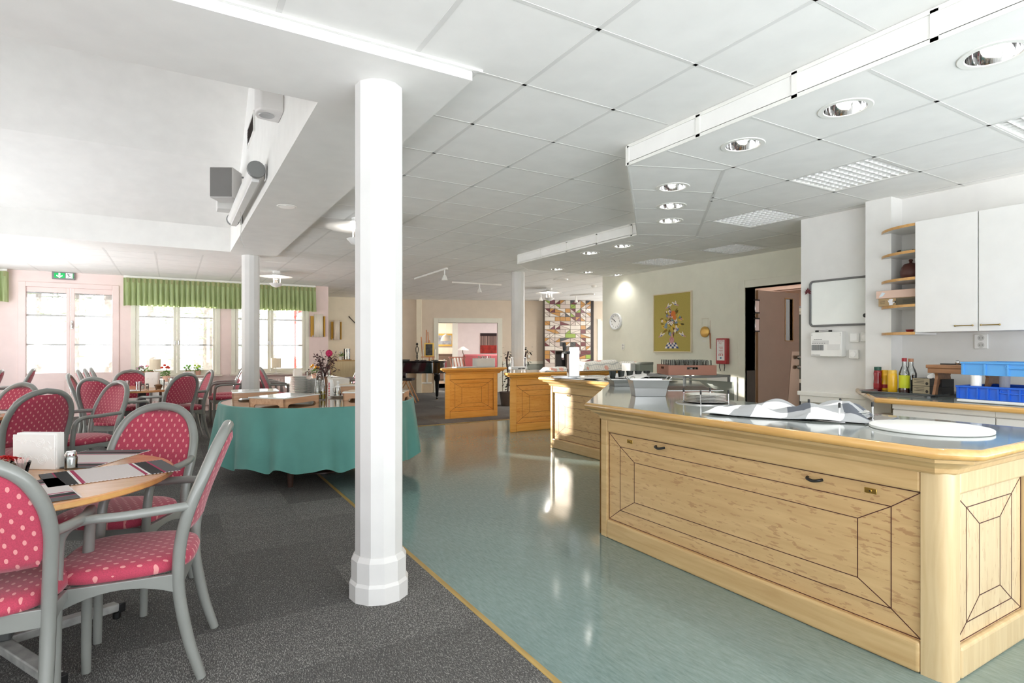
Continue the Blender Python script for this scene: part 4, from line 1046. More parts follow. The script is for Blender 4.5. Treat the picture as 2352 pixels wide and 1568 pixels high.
# vase with dark-leaved branches and a pink bloom
vp = atz(748, 903, BH); vp = Vector((vp.x + .0, vp.y + .1, BH))
o = thing('flower_vase', 'vase of dark purple leaves with one large pink bloom behind the oil carrier', 'vase', vp)
lath('vase_body', [(.05, 0), (.055, .01), (.05, .09), (.04, .17), (.046, .19), (.04, .19), (.02, .1)], M('brown_glass', (120, 84, 66), .15, coat=.5), o, 24)
m = MB(); tips = []
for k in range(30):
    a = random.uniform(0, 6.28); r = random.uniform(.03, .19); z = random.uniform(.26, .5) - r * .3
    q = Vector((r * math.cos(a), r * math.sin(a), z)); tips.append(q); m.tube(catmull([(0, 0, .16), (q.x * .4, q.y * .4, q.z * .75), q], 4), .0022, 5)
m.build('stem', M('dark_stem', (70, 50, 46), .7), o)
m = MB()
for q in tips + [tp * random.uniform(.55, .9) + Vector((random.uniform(-.03, .03), 0, .02)) for tp in tips * 2]:
    for _ in range(4):
        d = Vector((random.uniform(-1, 1), random.uniform(-1, 1), random.uniform(-.5, .6))).normalized(); e = d.cross(Vector((random.uniform(-.4, .4), random.uniform(-.4, .4), 1))).normalized(); L = random.uniform(.018, .03); s_ = q + d * .01
        m.add([s_, s_ + d * L * .5 + e * L * .5, s_ + d * L * 1.5, s_ + d * L * .5 - e * L * .5], [(0, 1, 2, 3)])
m.build('foliage', M('plum_leaf', (92, 62, 62), .6, var=.25, vs=12), o, smooth=0)
m = MB()
cpos = Vector((.05, -.05, .46))
for k in range(60):
    th = math.acos(1 - 2 * (k + .5) / 60); ph = k * 2.4; d = Vector((math.sin(th) * math.cos(ph), math.sin(th) * math.sin(ph), math.cos(th))); e = d.cross(Vector((.3, .2, 1))).normalized(); f_ = d.cross(e); R0 = .034
    b0 = cpos + d * R0; m.add([b0 - e * .016, b0 + f_ * .016 + d * .008, b0 + e * .016, b0 - f_ * .014 + d * .004], [(0, 1, 2, 3)])
m.ball(cpos, .034, .034, .032, 12, 8); m.build('bloom', M('pink_bloom', (196, 44, 96), .6, var=.15, vs=30), o, smooth=0)
# ================================================================ the serving bar
TZ = .886
laminate = M('grey_laminate', (132, 138, 134), .09, var=.03, vs=2, coat=.25)
def offset(poly, d):
    """polygon (counter-clockwise or not) moved inward by d with mitred corners"""
    n = len(poly); area = sum(poly[i][0] * poly[(i + 1) % n][1] - poly[(i + 1) % n][0] * poly[i][1] for i in range(n)); s = 1 if area > 0 else -1
    out = []
    for i in range(n):
        a, b, c_ = Vector(poly[i - 1]), Vector(poly[i]), Vector(poly[(i + 1) % n])
        u, w = (b - a).normalized(), (c_ - b).normalized(); n1, n2 = Vector((-u.y, u.x)) * s, Vector((-w.y, w.x)) * s
        k = d / max(.3, 1 + n1.dot(n2)); out.append(tuple(b + (n1 + n2) * k))
    return out
def topping(parent, poly, wood_, z=TZ):
    R = lambda d, zz: [(p[0], p[1], zz) for p in offset(poly, d)]
    MB().loft([R(.108, z - .112), R(.098, z - .104), R(.094, z - .088), R(.08, z - .074), R(.055, z - .062), R(.04, z - .058), R(.036, z - .046), R(.022, z - .042)]).build('cornice', wood_, parent, smooth=25)
    MB().loft([R(.024, z - .042), R(.006, z - .038), R(0, z - .028), R(0, z - .014), R(.006, z - .003), R(.014, z)]).build('nosing', wood_ if wood_ is orange else nosing, parent, smooth=50)
    MB().prism(offset(poly, .0145), z - .01, z + .0008).build('laminate_top', laminate, parent, smooth=0)
def face(parent, O, U, Nn, L, u0, u1, fm, pm, z0=.125, z1=.69, i1=(.11, .078), i2=(.13, .08)):
    """a panelled front: flush frame, recessed panel and dark inlay lines"""
    O, U, Nn = Vector((*O, 0)), Vector((*U, 0)), Vector((*Nn, 0)); zup = Vector((0, 0, 1)); t = .022
    def slab(m, a, b, za, zb, d0, d1):
        p = [O + U * u + Nn * d + zup * z for z in (za, zb) for u, d in ((a, d0), (b, d0), (b, d1), (a, d1))]
        m.add(p, [(0, 3, 2, 1), (4, 5, 6, 7), (0, 1, 5, 4), (1, 2, 6, 5), (2, 3, 7, 6), (3, 0, 4, 7)])
    m = MB(); slab(m, u0, u1, z1 + .004, .80, -t, 0); m.build('top_rail', fm, parent, smooth=0, bevel=.009)
    m = MB(); slab(m, u0, u1, 0, z0 - .004, -t, .006); m.build('base_rail', fm, parent, smooth=0, bevel=.012, seg=3)
    for a, b in ((0, u0), (u1, L)):
        if b - a > .01: m = MB(); slab(m, a + .0008, b - .0008, 0, .80, -t, .002); m.build('stile', fm, parent, smooth=0, bevel=.006)
    m = MB(); slab(m, u0, u1, z0 - .01, z1 + .01, -t - .01, -t + .004); m.build('panel', pm, parent, smooth=0)
    m = MB(); w = .0034; e = -t + .0044
    rc = [(u0 + .004, u1 - .004, z0, z1), (u0 + i1[0], u1 - i1[0], z0 + i1[1], z1 - i1[1]), (u0 + i1[0] + i2[0], u1 - i1[0] - i2[0], z0 + i1[1] + i2[1], z1 - i1[1] - i2[1])]
    P = lambda u, z: O + U * u + Nn * e + zup * z
    for a, b, za, zb in rc:
        for p, q in (((a, za), (b, za)), ((b, za), (b, zb)), ((b, zb), (a, zb)), ((a, zb), (a, za))): m.bar(P(*p), P(*q), w * 2 if False else w, .0016, up=tuple(Nn)) if False else m.bar(P(*p), P(*q), w, .0016, up=tuple(Nn))
    for i in (0, 1):
        A, B = rc[i], rc[i + 1]
        for p, q in (((A[0], A[2]), (B[0], B[2])), ((A[1], A[2]), (B[1], B[2])), ((A[1], A[3]), (B[1], B[3])), ((A[0], A[3]), (B[0], B[3]))): m.bar(P(*p), P(*q), w, .0016, up=tuple(Nn))
    m.build('inlay_lines', inlay, parent, smooth=0)
# near straight counter
n_ = thing('bar_counter', 'pale birch bar counter nearest us with one long inlaid panel', 'counter')
MB().prism([(2.48, 1.005), (2.48, 2.96), (2.6, 3.04), (3.25, 2.6), (3.25, 1.005)], .0, .80).build('carcass', birch, n_, smooth=0)
face(n_, (2.455, 2.97), (0, -1), (-1, 0), 1.90, .062, 1.893, birch, birchp)
q = .052; cpts = [(2.455, 1.075), (2.455, .98 + q)] + [(2.455 + q - q * math.cos(k / 6 * PI / 2), .98 + q - q * math.sin(k / 6 * PI / 2)) for k in range(1, 6)] + [(2.455 + q, .98), (2.54, .98), (2.54, 1.075)]
MB().prism(cpts, 0, .80).build('corner_post', birch_x, n_, smooth=30)
face(n_, (2.54, .98), (1, 0), (0, -1), .71, .0, .62, birch_x, birchpx, i1=(.098, .06), i2=(.115, .08))
for x, y in ((342, 340), (1150, 508)):
    p = atx(1360 + x / 2.279, 880 + y / 2.279, 2.437)
    m = MB(); m.tube(catmull([(0, .034, .006), (-.016, .026, .003), (-.02, 0, -.002), (-.016, -.026, .003), (0, -.034, .006)], 5), .007, 8); o = m.build('drop_pull', blackp, n_, loc=(2.46, p.y, p.z))
for x, y in ((198, 305), (1458, 562)):
    p = atx(1360 + x / 2.279, 880 + y / 2.279, 2.437)
    m = MB().box(-.003, .0, -.024, .024, -.011, .011).lathe([(.006, -.006), (.006, .0)], 12, axis='x'); o = m.build('lock_plate', brass, n_, loc=(2.437, p.y, p.z), bevel=.002)
    MB().lathe([(.0035, -.0075), (.0035, -.004)], 10, axis='x').build('keyhole', blackp, o)
# slanting unit and the sunlit counter beyond it
a_ = thing('bar_corner_unit', 'slanting middle unit of the bar under the long worktop', 'counter')
MB().prism([(2.47, 3.0), (4.07, 4.62), (4.6, 4.2), (3.27, 2.66), (2.62, 3.07)], 0, .80).build('carcass', birch, a_, smooth=0)
m_ = thing('bar_counter', 'birch counter lit by the sun, behind the slanting worktop edge', 'counter')
MB().prism([(4.105, 4.64), (4.105, 5.91), (4.85, 5.91), (4.85, 4.3), (4.62, 4.23)], 0, .80).build('carcass', birch, m_, smooth=0)
face(m_, (4.08, 5.92), (0, -1), (-1, 0), 1.26, .045, 1.19, birch, birchp)
p = atx(1305, 909, 4.05); MB().tube(catmull([(0, .03, .004), (-.016, .022, .002), (-.018, -.022, .002), (0, -.03, .004)], 5), .006, 8).build('bar_pull', brass, m_, loc=(4.065, p.y, p.z))
WT = [(2.45, .87), (2.34, .98), (2.34, 3.0), (3.97, 4.66), (3.97, 6.03), (4.95, 6.03), (4.95, 4.30), (3.33, 2.68), (3.33, .87)]
w_ = thing('bar_worktop', 'long angled grey worktop with birch nosing running over the bar', 'worktop')
topping(w_, WT, birch)
# amber counters beyond the passage
c3 = thing('amber_counter', 'amber birch counter with the white column rising behind it', 'counter')
MB().prism([(4.33, 7.30), (4.95, 7.93), (6.5, 7.93), (6.5, 7.30)], 0, .80).build('carcass', orange, c3, smooth=0)
face(c3, (4.287, 7.27), (1, 0), (0, -1), 2.2, .11, .95, orange, orangep)
topping(c3, [(4.175, 7.155), (4.235, 7.37), (4.93, 8.05), (6.545, 8.05), (6.545, 7.155)], orange)
o = MB().lathe([(.012, 0), (.015, .004), (.015, .006)], 14, axis='y').build('knob', brass, c3, loc=(4.287 + .88, 7.245, .44))
c4 = thing('amber_counter', 'free-standing amber birch counter in front of the lounge doorway', 'counter')
MB().prism([(4.13, 9.21), (4.66, 9.75), (5.2, 9.75), (5.115, 9.21)], 0, .80).build('carcass', orange, c4, smooth=0)
face(c4, (4.09, 9.18), (1, 0), (0, -1), 1.05, .09, .97, orange, orangep, i1=(.105, .07), i2=(.135, .072))
topping(c4, [(3.98, 9.07), (4.03, 9.27), (4.62, 9.87), (5.3, 9.87), (5.28, 9.07)], orange, .9)
# ---------------------------------------------------------------- things on the bar
z = TZ + .0008
def P(u, v, zz=None): return atz(u, v, z if zz is None else zz)
def pan(c, ang, lab, w, d, h, flare, grp=None):
    o = thing('steel_pan', lab, 'pan', c, ang, grp)
    def R(f, zz, s=0): return [(x * (w / 2 + f), y * (d / 2 + f), zz) for x, y in ((-1, -1), (1, -1), (1, 1), (-1, 1))]
    MB().loft([R(0, 0), R(flare * .4, h * .5), R(flare * .45, h * .52), R(flare, h - .004), R(flare + .014, h - .004), R(flare + .014, h), R(flare - .002, h), R(-.004, .006)]).build('pan_body', M('satin_steel', (196, 196, 196), .3, .9), o, smooth=0, bevel=.004)
    m = MB()
    for s in (-1, 1): m.tube(catmull([(s * (w / 2 + flare + .005), -.05, h - .006), (s * (w / 2 + flare + .03), -.04, h + .02), (s * (w / 2 + flare + .03), .04, h + .02), (s * (w / 2 + flare + .005), .05, h - .006)], 4), .004, 6)
    m.build('handle', chrome, o)
ang = -TH
c_ = (P(1459, 911) + P(1531, 911)) / 2 + Vector((.05, .08, 0)); pan((c_.x, c_.y, z), ang, 'deep steel gastro pan standing on the slanting worktop', .225, .15, .125, .025)
c2 = P(1425, 888); c2 = Vector((c2.x + .05, c2.y + .06, z)); pan((c2.x, c2.y, z), ang + .2, 'shallower steel pan behind the deep pan on the slanting worktop', .16, .12, .065, .02)
def dispenser(c, lab, labs, n, rp=.13):
    o = thing('plate_dispenser', lab, 'plate dispenser', (c.x, c.y, z))
    MB().lathe([(.148, .0), (.15, .005), (.185, .006), (.19, .002), (.19, 0)], 40).build('steel_ring', steel, o)
    MB().lathe([(.147, .001), (.147, .0018)], 40).build('well', blackp, o)
    m = MB(); t_ = MB()
    for k in range(4):
        a = .5 + k * PI / 2; x, y = .142 * math.cos(a), .142 * math.sin(a); m.tube([(x, y, .002), (x, y, .07)], .004, 8); t_.lathe([(.006, .066), (.006, .088), (.003, .091)], 10, (x, y, 0))
    m.build('guide_rod', chrome, o); t_.build('rod_tip', blackp, o)
    base = None
    for k in range(n):
        if base is None: q = base = MB().lathe([(rp * .6, 0), (rp * .65, .002), (rp * .97, .009), (rp, .0095), (rp, .0105), (rp * .97, .0112), (rp * .64, .0045), (.004, .004)], 40).build('plate', china)
        else: q = base.copy(); COL.objects.link(q)
        q.location = (c.x, c.y, z + .004 + .0092 * k); tag(q, labs[0] if k == n - 1 else labs[1], 'plate', 'plates in the open dispenser' if n > 4 else 'plates in the covered dispenser')
pc = P(1630, 927); dispenser(Vector((pc.x + .02, pc.y + .05, 0)), 'sunken steel plate dispenser with black-tipped rods, uncovered', ('topmost white plate in the uncovered dispenser', 'white plate below the top one in the uncovered dispenser'), 6)
pc = (P(1930, 950) + P(1990, 955)) / 2; pc2 = Vector((2.95, 1.66, 0)); dispenser(pc2, 'plate dispenser hidden under the checked cloth', ('topmost white plate under the checked cloth', 'white plate under the checked cloth'), 4)
o = thing('steel_insert', 'flat steel lid plate let into the worktop beside the checked cloth', 'lid', (2.98, 1.72, z), .1); MB().box(-.2, .2, -.24, .2, 0, .004).build('plate_sheet', steel, o, smooth=0, bevel=.002)
# checked cloth thrown over plates
def checked():
    m, nt, b = base_mat('checked_cloth'); b.inputs['Roughness'].default_value = .85
    tc = nd(nt, 'ShaderNodeTexCoord'); sp = nd(nt, 'ShaderNodeSeparateXYZ'); lk(nt, tc.outputs['UV'], sp.inputs[0])
    fx = math_(nt, 'FRACT', math_(nt, 'MULTIPLY', sp.outputs[0], 3.0)); fy = math_(nt, 'FRACT', math_(nt, 'MULTIPLY', sp.outputs[1], 2.2))
    a = math_(nt, 'GREATER_THAN', fx, .58); c2 = math_(nt, 'GREATER_THAN', fy, .58)
    f = math_(nt, 'MULTIPLY', math_(nt, 'ADD', a, c2), .5)
    lk(nt, ramp(nt, f, [(0, (238, 238, 238)), (.3, (164, 166, 168)), (.8, (86, 90, 98))], True), b.inputs['Base Color'])
    return m
cl = MB()
C0, C1 = Vector((2.66, 2.22)), Vector((2.96, 1.52)); du = C1 - C0; dn = Vector((-du.y, du.x)).normalized()
def clf(u, v):
    wd = .40 + .05 * math.sin(u * 5); s = (v - .5) * wd; p = C0 + du * (u + .015 * math.sin(v * 9)) + dn * s
    r = math.hypot(p.x - pc2.x, p.y - pc2.y); hgt = .06 * max(0, 1 - (r / .2) ** 4) if r < .2 else 0
    hgt += .012 + .014 * math.sin(u * 11 + v * 4) + .010 * math.sin(v * 13 - u * 6) + .012 * math.sin(u * 19 + v * 7)
    edge = min(u, 1 - u, v, 1 - v) * 9; hgt = hgt * min(1, edge + .12) + .034 * math.exp(-((u - .33) / .13) ** 2) * min(1, edge)
    return (p.x, p.y, z + .007 + max(.0, hgt))
cl.grid(clf, 48, 24)
o = cl.build('kitchen_towel', checked(), smooth=60, solid=.002)
uv = o.data.uv_layers.new(name='UVMap')
for poly in o.data.polygons:
    for li in poly.loop_indices:
        k = o.data.loops[li].vertex_index; uv.data[li].uv = ((k % 49) / 48, (k // 49) / 24)
tag(o, 'grey and white checked kitchen towel thrown over the near worktop', 'towel')
o = MB().lathe([(.222, 0), (.226, .003), (.226, .013), (.222, .016), (.002, .0165)], 72).build('cutting_board', M('white_board', (240, 240, 238), .35), loc=(2.875, 1.225, z)); tag(o, 'round white cutting board on the near end of the worktop', 'cutting board')
# food wells, cutlery, tap
o = thing('bain_marie', 'set of dark steel food wells sunk in the slanting worktop', 'food warmer', (*P(1577, 892).xy, z), ang)
MB().box(-.24, .23, -.27, .27, 0, .003).build('steel_rim', steel, o, smooth=0, bevel=.001)
for k in range(3): MB().box(-.225, .215, -.24 + .17 * k, -.11 + .17 * k, .002, .0055).build('well_lid', M('dark_steel', (78, 80, 80), .25, .8), o, smooth=0, bevel=.002)
p = P(1350, 871); o = tag(MB().lathe([(.05, 0), (.09, .004), (.15, .014), (.148, .018), (.085, .008), (.002, .007)], 40).build('plate', china, loc=(p.x + .05, p.y + .02, z)), 'single white plate on the sunlit counter next to the beer tap', 'plate')
# cutlery bins: a row of dark cups
p0, p1 = P(1372, 872), P(1425, 876); o = thing('cutlery_rack', 'row of black cutlery cups on the sunlit counter', 'cutlery rack', (p0.x + .12, p0.y - .05, z), -.45)
MB().box(-.03, .5, -.07, .07, 0, .012).build('rack_base', blackp, o, smooth=0)
for k in range(5): MB().lathe([(.03, .012), (.042, .1), (.039, .1), (.028, .02)], 14, (.05 + .1 * k, 0, 0)).build('cup', M('smoke_plastic', (44, 48, 46), .15, coat=.4), o)
cp = Vector((4.62, 4.95, z))
o = MB().grid(lambda u, v: (cp.x - .26 + .62 * u, cp.y - .3 + .62 * v, z + .02 + .06 * math.sin(u * PI) * (.5 + .5 * math.sin(v * PI)) + .008 * math.sin(9 * u + 5 * v)), 20, 20).build('paper_sheet', M('sheet_white', (226, 226, 224), .8), smooth=120, solid=.002, rotz=0); tag(o, 'large white sheet covering pans behind the deep steel pan', 'cover sheet')
o = thing('under_sheet_pan', 'low steel pan under the white sheet', 'pan', (cp.x + .05, cp.y, z)); MB().box(-.24, .24, -.24, .24, 0, .02).build('pan_body', steel, o, smooth=0, bevel=.004)
tp = P(1303, 868); o = thing('beer_tap', 'steel beer tap column with two black-handled taps on the sunlit counter', 'beer tap', (tp.x + .06, tp.y - .02, z), -.4)
MB().box(-.055, .075, -.06, .06, .02, .375).build('column_body', steel, o, bevel=.004); MB().box(-.07, .09, -.075, .075, 0, .022).build('base', steel, o, bevel=.003)
MB().box(-.25, -.06, -.07, .07, 0, .028).build('drip_tray', steel, o, bevel=.003)
MB().box(-.0575, -.055, -.045, .045, .06, .30).build('front_plate', M('pink_steel', (222, 202, 196), .25), o, smooth=0); MB().box(-.0585, -.0575, -.035, .035, .07, .11).build('badge', blackp, o, smooth=0)
for s in (-1, 1):
    m = MB(); m.tube([(-.055, s * .03, .31), (-.1, s * .03, .31)], .013, 10); m.tube(catmull([(-.1, s * .03, .31), (-.115, s * .03, .3), (-.118, s * .03, .25), (-.115, s * .03, .22)], 4), .009, 8); q = m.build('faucet', chrome, o)
    MB().lathe([(.008, .33), (.013, .36), (.016, .41), (.012, .425), (.002, .427)], 12, (-.1, s * .03, 0)).build('tap_handle', blackp, o)
MB().lathe([(.018, -.02), (.018, .02)], 14, (0, 0, 0), axis='x').build('side_knob', blackp, o, loc=(-.07, -.075, .31))
# rack with dish crate and glasses, in the angle behind the bar
p = P(1598, 872); ra = thing('steel_rack', 'square steel tube frame carrying the brown dish crate', 'rack', (4.86, 4.40, z), -.12)
RH = .075
m = MB(); 
for x in (-.3, .3):
    for y in (-.3, .3): m.box(x - .012, x + .012, y - .012, y + .012, 0, RH)
for s in (-1, 1): m.box(-.312, .312, s * .3 - .012, s * .3 + .012, RH - .024, RH).box(s * .3 - .012, s * .3 + .012, -.3, .3, RH - .024, RH)
m.build('tube_frame', M('tube_steel', (150, 152, 152), .35, .8), ra, bevel=.002)
brown = M('crate_brown', (150, 100, 80), .55)
cr = thing('dish_crate', 'brown plastic dish crate full of upturned tumblers', 'crate', (4.86, 4.43, z + RH), -.55)
m = MB(); L = .25; hh = .105
for s in (-1, 1):
    for a, b in ((-L, -.06), (.06, L)): m.box(a, b, s * L - .006, s * L + .006, 0, hh); m.box(s * L - .006, s * L + .006, a, b, 0, hh)
    m.box(-.06, .06, s * L - .006, s * L + .006, 0, .06).box(-.06, .06, s * L - .006, s * L + .006, .085, hh).box(s * L - .006, s * L + .006, -.06, .06, 0, .06).box(s * L - .006, s * L + .006, -.06, .06, .085, hh)
m.box(-L, L, -L, L, 0, .01); m.build('crate_body', brown, cr, smooth=0)
base = None; Mx = Matrix.Rotation(-.55, 3, 'Z')
for i in range(5):
    for j in range(5):
        q = Vector((-.19 + .095 * i, -.19 + .095 * j, 0)); q = Mx @ q
        if base is None: g_ = base = MB().lathe([(.036, .012), (.03, .155), (.028, .158), (.003, .158)], 14).build('tumbler', cglass)
        else: g_ = base.copy(); COL.objects.link(g_)
        g_.location = (4.86 + q.x, 4.43 + q.y, z + RH); tag(g_, 'clear upturned tumbler in the brown dish crate', 'glass', 'tumblers in the dish crate')
p = P(1452, 858); o = tag(MB().box(-.07, .07, -.08, .08, 0, .14).build('napkin_pack', M('pack_white', (238, 238, 236), .6), loc=(p.x + .25, p.y + .35, z), rotz=.3, bevel=.012, seg=3), 'white wrapped pack of napkins next to the grey bin on the bar', 'napkin pack')
o = thing('grey_bin', 'grey-green plastic bin with sloped lid beside the brown dish crate', 'bin', (p.x + .45, p.y + .26, z), -.2)
MB().prism([(-.12, -.1), (.12, -.1), (.12, .1), (-.12, .1)], 0, .12).build('bin_body', M('bin_grey', (136, 142, 132), .5), o, bevel=.008); MB().add([(-.12, -.1, .12), (.12, -.1, .12), (.12, .1, .12), (-.12, .1, .12), (-.06, -.06, .15), (.12, -.1, .155), (.12, .1, .155), (-.06, .06, .15)], [(0, 3, 2, 1), (4, 5, 6, 7), (0, 1, 5, 4), (1, 2, 6, 5), (2, 3, 7, 6), (3, 0, 4, 7)]).build('bin_lid', M('lid_grey', (112, 116, 108), .5), o, smooth=0)
# patterned cover on the amber counter
def gingham():
    m, nt, b = base_mat('rose_gingham'); b.inputs['Roughness'].default_value = .85
    tc = nd(nt, 'ShaderNodeTexCoord'); sp = nd(nt, 'ShaderNodeSeparateXYZ'); lk(nt, tc.outputs['Object'], sp.inputs[0])
    fx = math_(nt, 'GREATER_THAN', math_(nt, 'FRACT', math_(nt, 'MULTIPLY', sp.outputs[0], 22)), .86); fy = math_(nt, 'GREATER_THAN', math_(nt, 'FRACT', math_(nt, 'MULTIPLY', sp.outputs[1], 22)), .8)
    g_ = math_(nt, 'MULTIPLY', math_(nt, 'MAXIMUM', fx, fy), .5)
    vo = nd(nt, 'ShaderNodeTexVoronoi'); vo.inputs['Scale'].default_value = 6.5; lk(nt, tc.outputs['Object'], vo.inputs['Vector'])
    r = math_(nt, 'MULTIPLY', math_(nt, 'LESS_THAN', vo.outputs['Distance'], .3), .8)
    c0 = ramp(nt, g_, [(0, (232, 230, 224)), (1, (120, 132, 146))]); mx = nd(nt, 'ShaderNodeMix', data_type='RGBA'); lk(nt, r, mx.inputs['Factor']); lk(nt, c0, mx.inputs['A']); mx.inputs['B'].default_value = col((220, 150, 132))
    lk(nt, mx.outputs['Result'], b.inputs['Base Color']); return m
def cover(x, y, lx, ly, h, lab, zz, rot=0):
    def f(u, v):
        e = min(1, min(u, 1 - u) * 7, min(v, 1 - v) * 5); e = e * e * (3 - 2 * e)
        return ((u - .5) * lx * (1 + .02 * math.sin(v * 20)), (v - .5) * ly * (1 + .03 * math.sin(u * 23)), .004 + h * e * (1 + .1 * math.sin(u * 7 + 2) + .06 * math.sin(v * 9 + u * 14)))
    o = MB().grid(f, 40, 24).build('cloth_cover', gingham() if 'rose_gingham' not in MATS else MATS['rose_gingham'], smooth=120, loc=(x, y, zz), rotz=rot, solid=.003); tag(o, lab, 'cloth')
za = TZ + .0008
c0 = atz(1372, 851, za); cover(c0.x + .05, c0.y + .12, .86, .5, .145, 'rose-patterned checked cloth over a hump on the amber counter, the larger hump', za)
c0 = atz(1440, 851, za); cover(c0.x + .22, c0.y + .1, .42, .46, .135, 'rose-patterned checked cloth over the smaller hump next to the picture wall', za, .1)
c0 = atz(1282, 853, za); cover(c0.x + .0, c0.y + .1, .36, .34, .06, 'flat end of a rose-patterned cloth behind the beer tap', za)
# small rack on the amber counter in front of the column
p = atz(1195, 853, za); o = thing('table_rack', 'small white wire rack with a lettered strip before the far column', 'rack', (p.x, p.y + .07, za), 0)
MB().box(-.13, .13, -.07, .07, .03, .075).build('rack_box', whitep, o, bevel=.006)
m = MB()
for x in (-.12, .12): m.tube(catmull([(x, -.05, .06), (x, -.05, .2), (x, -.02, .215), (x, .01, .2), (x, .01, .06)], 4), .004, 6)
for x in (-.1, .1):
    for y in (-.05, .05): m.lathe([(.008, 0), (.008, .03)], 8, (x, y, 0))
m.build('wire', chrome, o); m = MB()
for k in range(6): m.box(-.04 + .022 * k, -.026 + .022 * k, -.0715, -.07, .085 - .05, .105 - .05)
m.build('dark_marks', blackp, o, smooth=0)
# box on the free-standing amber counter
p = atz(1122, 848, .901); o = thing('white_box', 'white box of cutlery on the free-standing amber counter', 'box', (4.98, 9.42, .901), -.1)
MB().box(-.18, .18, -.12, .12, 0, .16).build('box_body', whitep, o, bevel=.004)
m = MB()
for k in range(14): m.tube([(-.1 + .016 * k, random.uniform(-.06, .06), .15), (-.1 + .016 * k + random.uniform(-.02, .02), random.uniform(-.06, .06), .2)], .006, 6)
m.build('cutlery', chrome, o)
p = atz(1062, 846, .901); o = tag(MB().box(-.2, .2, -.11, .11, 0, .01).build('serving_mat', M('mat_white', (236, 238, 236), .3), loc=(4.55, 9.36, .901), rotz=-.05, bevel=.003), 'flat white tray on the free-standing amber counter', 'tray')
# ================================================================ kitchen wall: counter, cabinets, shelves
KZ = .897
k_ = thing('side_worktop', 'grey worktop with birch edge along the white kitchen wall', 'worktop')
KP = [(5.165, 2.77), (4.28, 2.165), (4.28, -.6), (5.165, -.6)]
MB().prism(KP, KZ - .038, KZ - .001).build('nosing', nosing, k_, bevel=.012, seg=3, smooth=50); MB().prism(offset(KP, .013), KZ - .01, KZ).build('laminate_top', laminate, k_, smooth=0)
for i, (ya, yb, lab) in enumerate(((1.50, 2.085, 'white base cabinet with a drawer, under the blue crates end of the side worktop'), (.9, 1.498, 'white base cabinet cut by the frame under the side worktop'))):
    b = thing('base_cabinet', lab, 'cabinet', (4.36, 0, 0))
    MB().box(.02, .8, ya, yb, .1, KZ - .038).build('carcass', lacq, b, smooth=0); MB().box(0.0, .02, ya, yb, KZ - .075, KZ - .04).build('fascia', lacq, b, smooth=0); MB().box(.04, .78, ya, yb, 0, .1).build('plinth', greyp, b, smooth=0)
    d = MB().box(0, .019, ya + .003, yb - .003, .62, KZ - .082).build('drawer', lacq, b, bevel=.002)
    d2 = MB().box(0, .019, ya + .003, yb - .003, .11, .614).build('door', lacq, b, bevel=.002)
    hy = ya + .13 if i == 0 else yb - .13
    for par, zz in ((d, .735), (d2, .56)):
        m = MB(); m.tube(catmull([(0, hy - .055, zz), (-.025, hy - .05, zz), (-.028, hy, zz), (-.025, hy + .05, zz), (0, hy + .055, zz)], 4), .0042, 8)
        for s in (-1, 1): m.ball((-.012, hy + s * .052, zz), .011, .009, .009, 10, 6)
        m.build('handle', M('antique_brass', (146, 128, 96), .35, .9), par)
UX = 4.82
for i, (ya, yb, lab) in enumerate(((1.756, 2.149, 'white wall cabinet door next to the rounded shelves'), (1.36, 1.754, 'white wall cabinet door at the edge of the photo'))):
    b = thing('wall_cabinet', lab, 'cabinet', (UX, 0, 0))
    MB().box(.021, KX - UX - .002, ya, yb, 1.367, 2.204).build('carcass', lacq, b, smooth=0); d = MB().box(0, .02, ya + .0025, yb - .0025, 1.367, 2.204).build('door', lacq, b, bevel=.002)
    hy = ya + .075 if i == 0 else yb - .075; zz = 1.407
    m = MB(); m.tube([(-.02, hy - .052, zz), (-.02, hy + .052, zz)], .004, 8)
    for s in (-1, 1): m.tube([(0, hy + s * .045, zz), (-.02, hy + s * .045, zz)], .004, 8); m.ball((-.02, hy + s * .052, zz), .007, .007, .007, 8, 5)
    m.build('handle', M('gold_handle', (180, 156, 104), .3, .9), d)
sh = thing('corner_shelf', 'five rounded white shelves with beech edges beside the wall cabinet', 'shelf', (KX - .001, 2.1505, 0))
SHZ = [atx(2101, v, 4.85).z for v in (513, 574, 636, 698, 762)]
for zz in SHZ:
    n = 14; rx, ry = KX - UX - .01, .37; pts = [(0, 0)] + [(-rx * math.cos(k / n * PI / 2), ry * math.sin(k / n * PI / 2)) for k in range(n + 1)]
    o = MB().prism(pts, zz - .019, zz).build('shelf_board', lacq, sh, smooth=0)
    rim = [(x, y) for x, y in pts[1:]]; e = MB(); a = [(x, y, zz - .02) for x, y in rim]; b = [(x * 1.006, y * 1.006, zz - .02) for x, y in rim]; c_ = [(x * 1.006, y * 1.006, zz + .001) for x, y in rim]; d = [(x, y, zz + .001) for x, y in rim]
    for k in range(n): e.add([a[k], a[k + 1], b[k + 1], b[k], d[k], d[k + 1], c_[k + 1], c_[k]], [(0, 1, 2, 3), (4, 7, 6, 5), (2, 1, 5, 6), (3, 2, 6, 7)])
    e.build('shelf_edge', beech_e, o, smooth=60)
def onshelf(u, v, i, x=5.02):
    p = atx(u, v, x); return Vector((p.x, p.y, SHZ[i] + .0012))
o = tag(MB().lathe([(.03, 0), (.055, .01), (.065, .03), (.062, .03), (.05, .012), (.003, .004)], 24).build('glass_dish', cglass, loc=onshelf(2082, 572, 1)), 'low glass dish on the second rounded shelf', 'dish')
tpp = onshelf(2092, 630, 2)
o = thing('clay_pot', 'dark brown lidded clay pot on the third rounded shelf', 'pot', tpp)
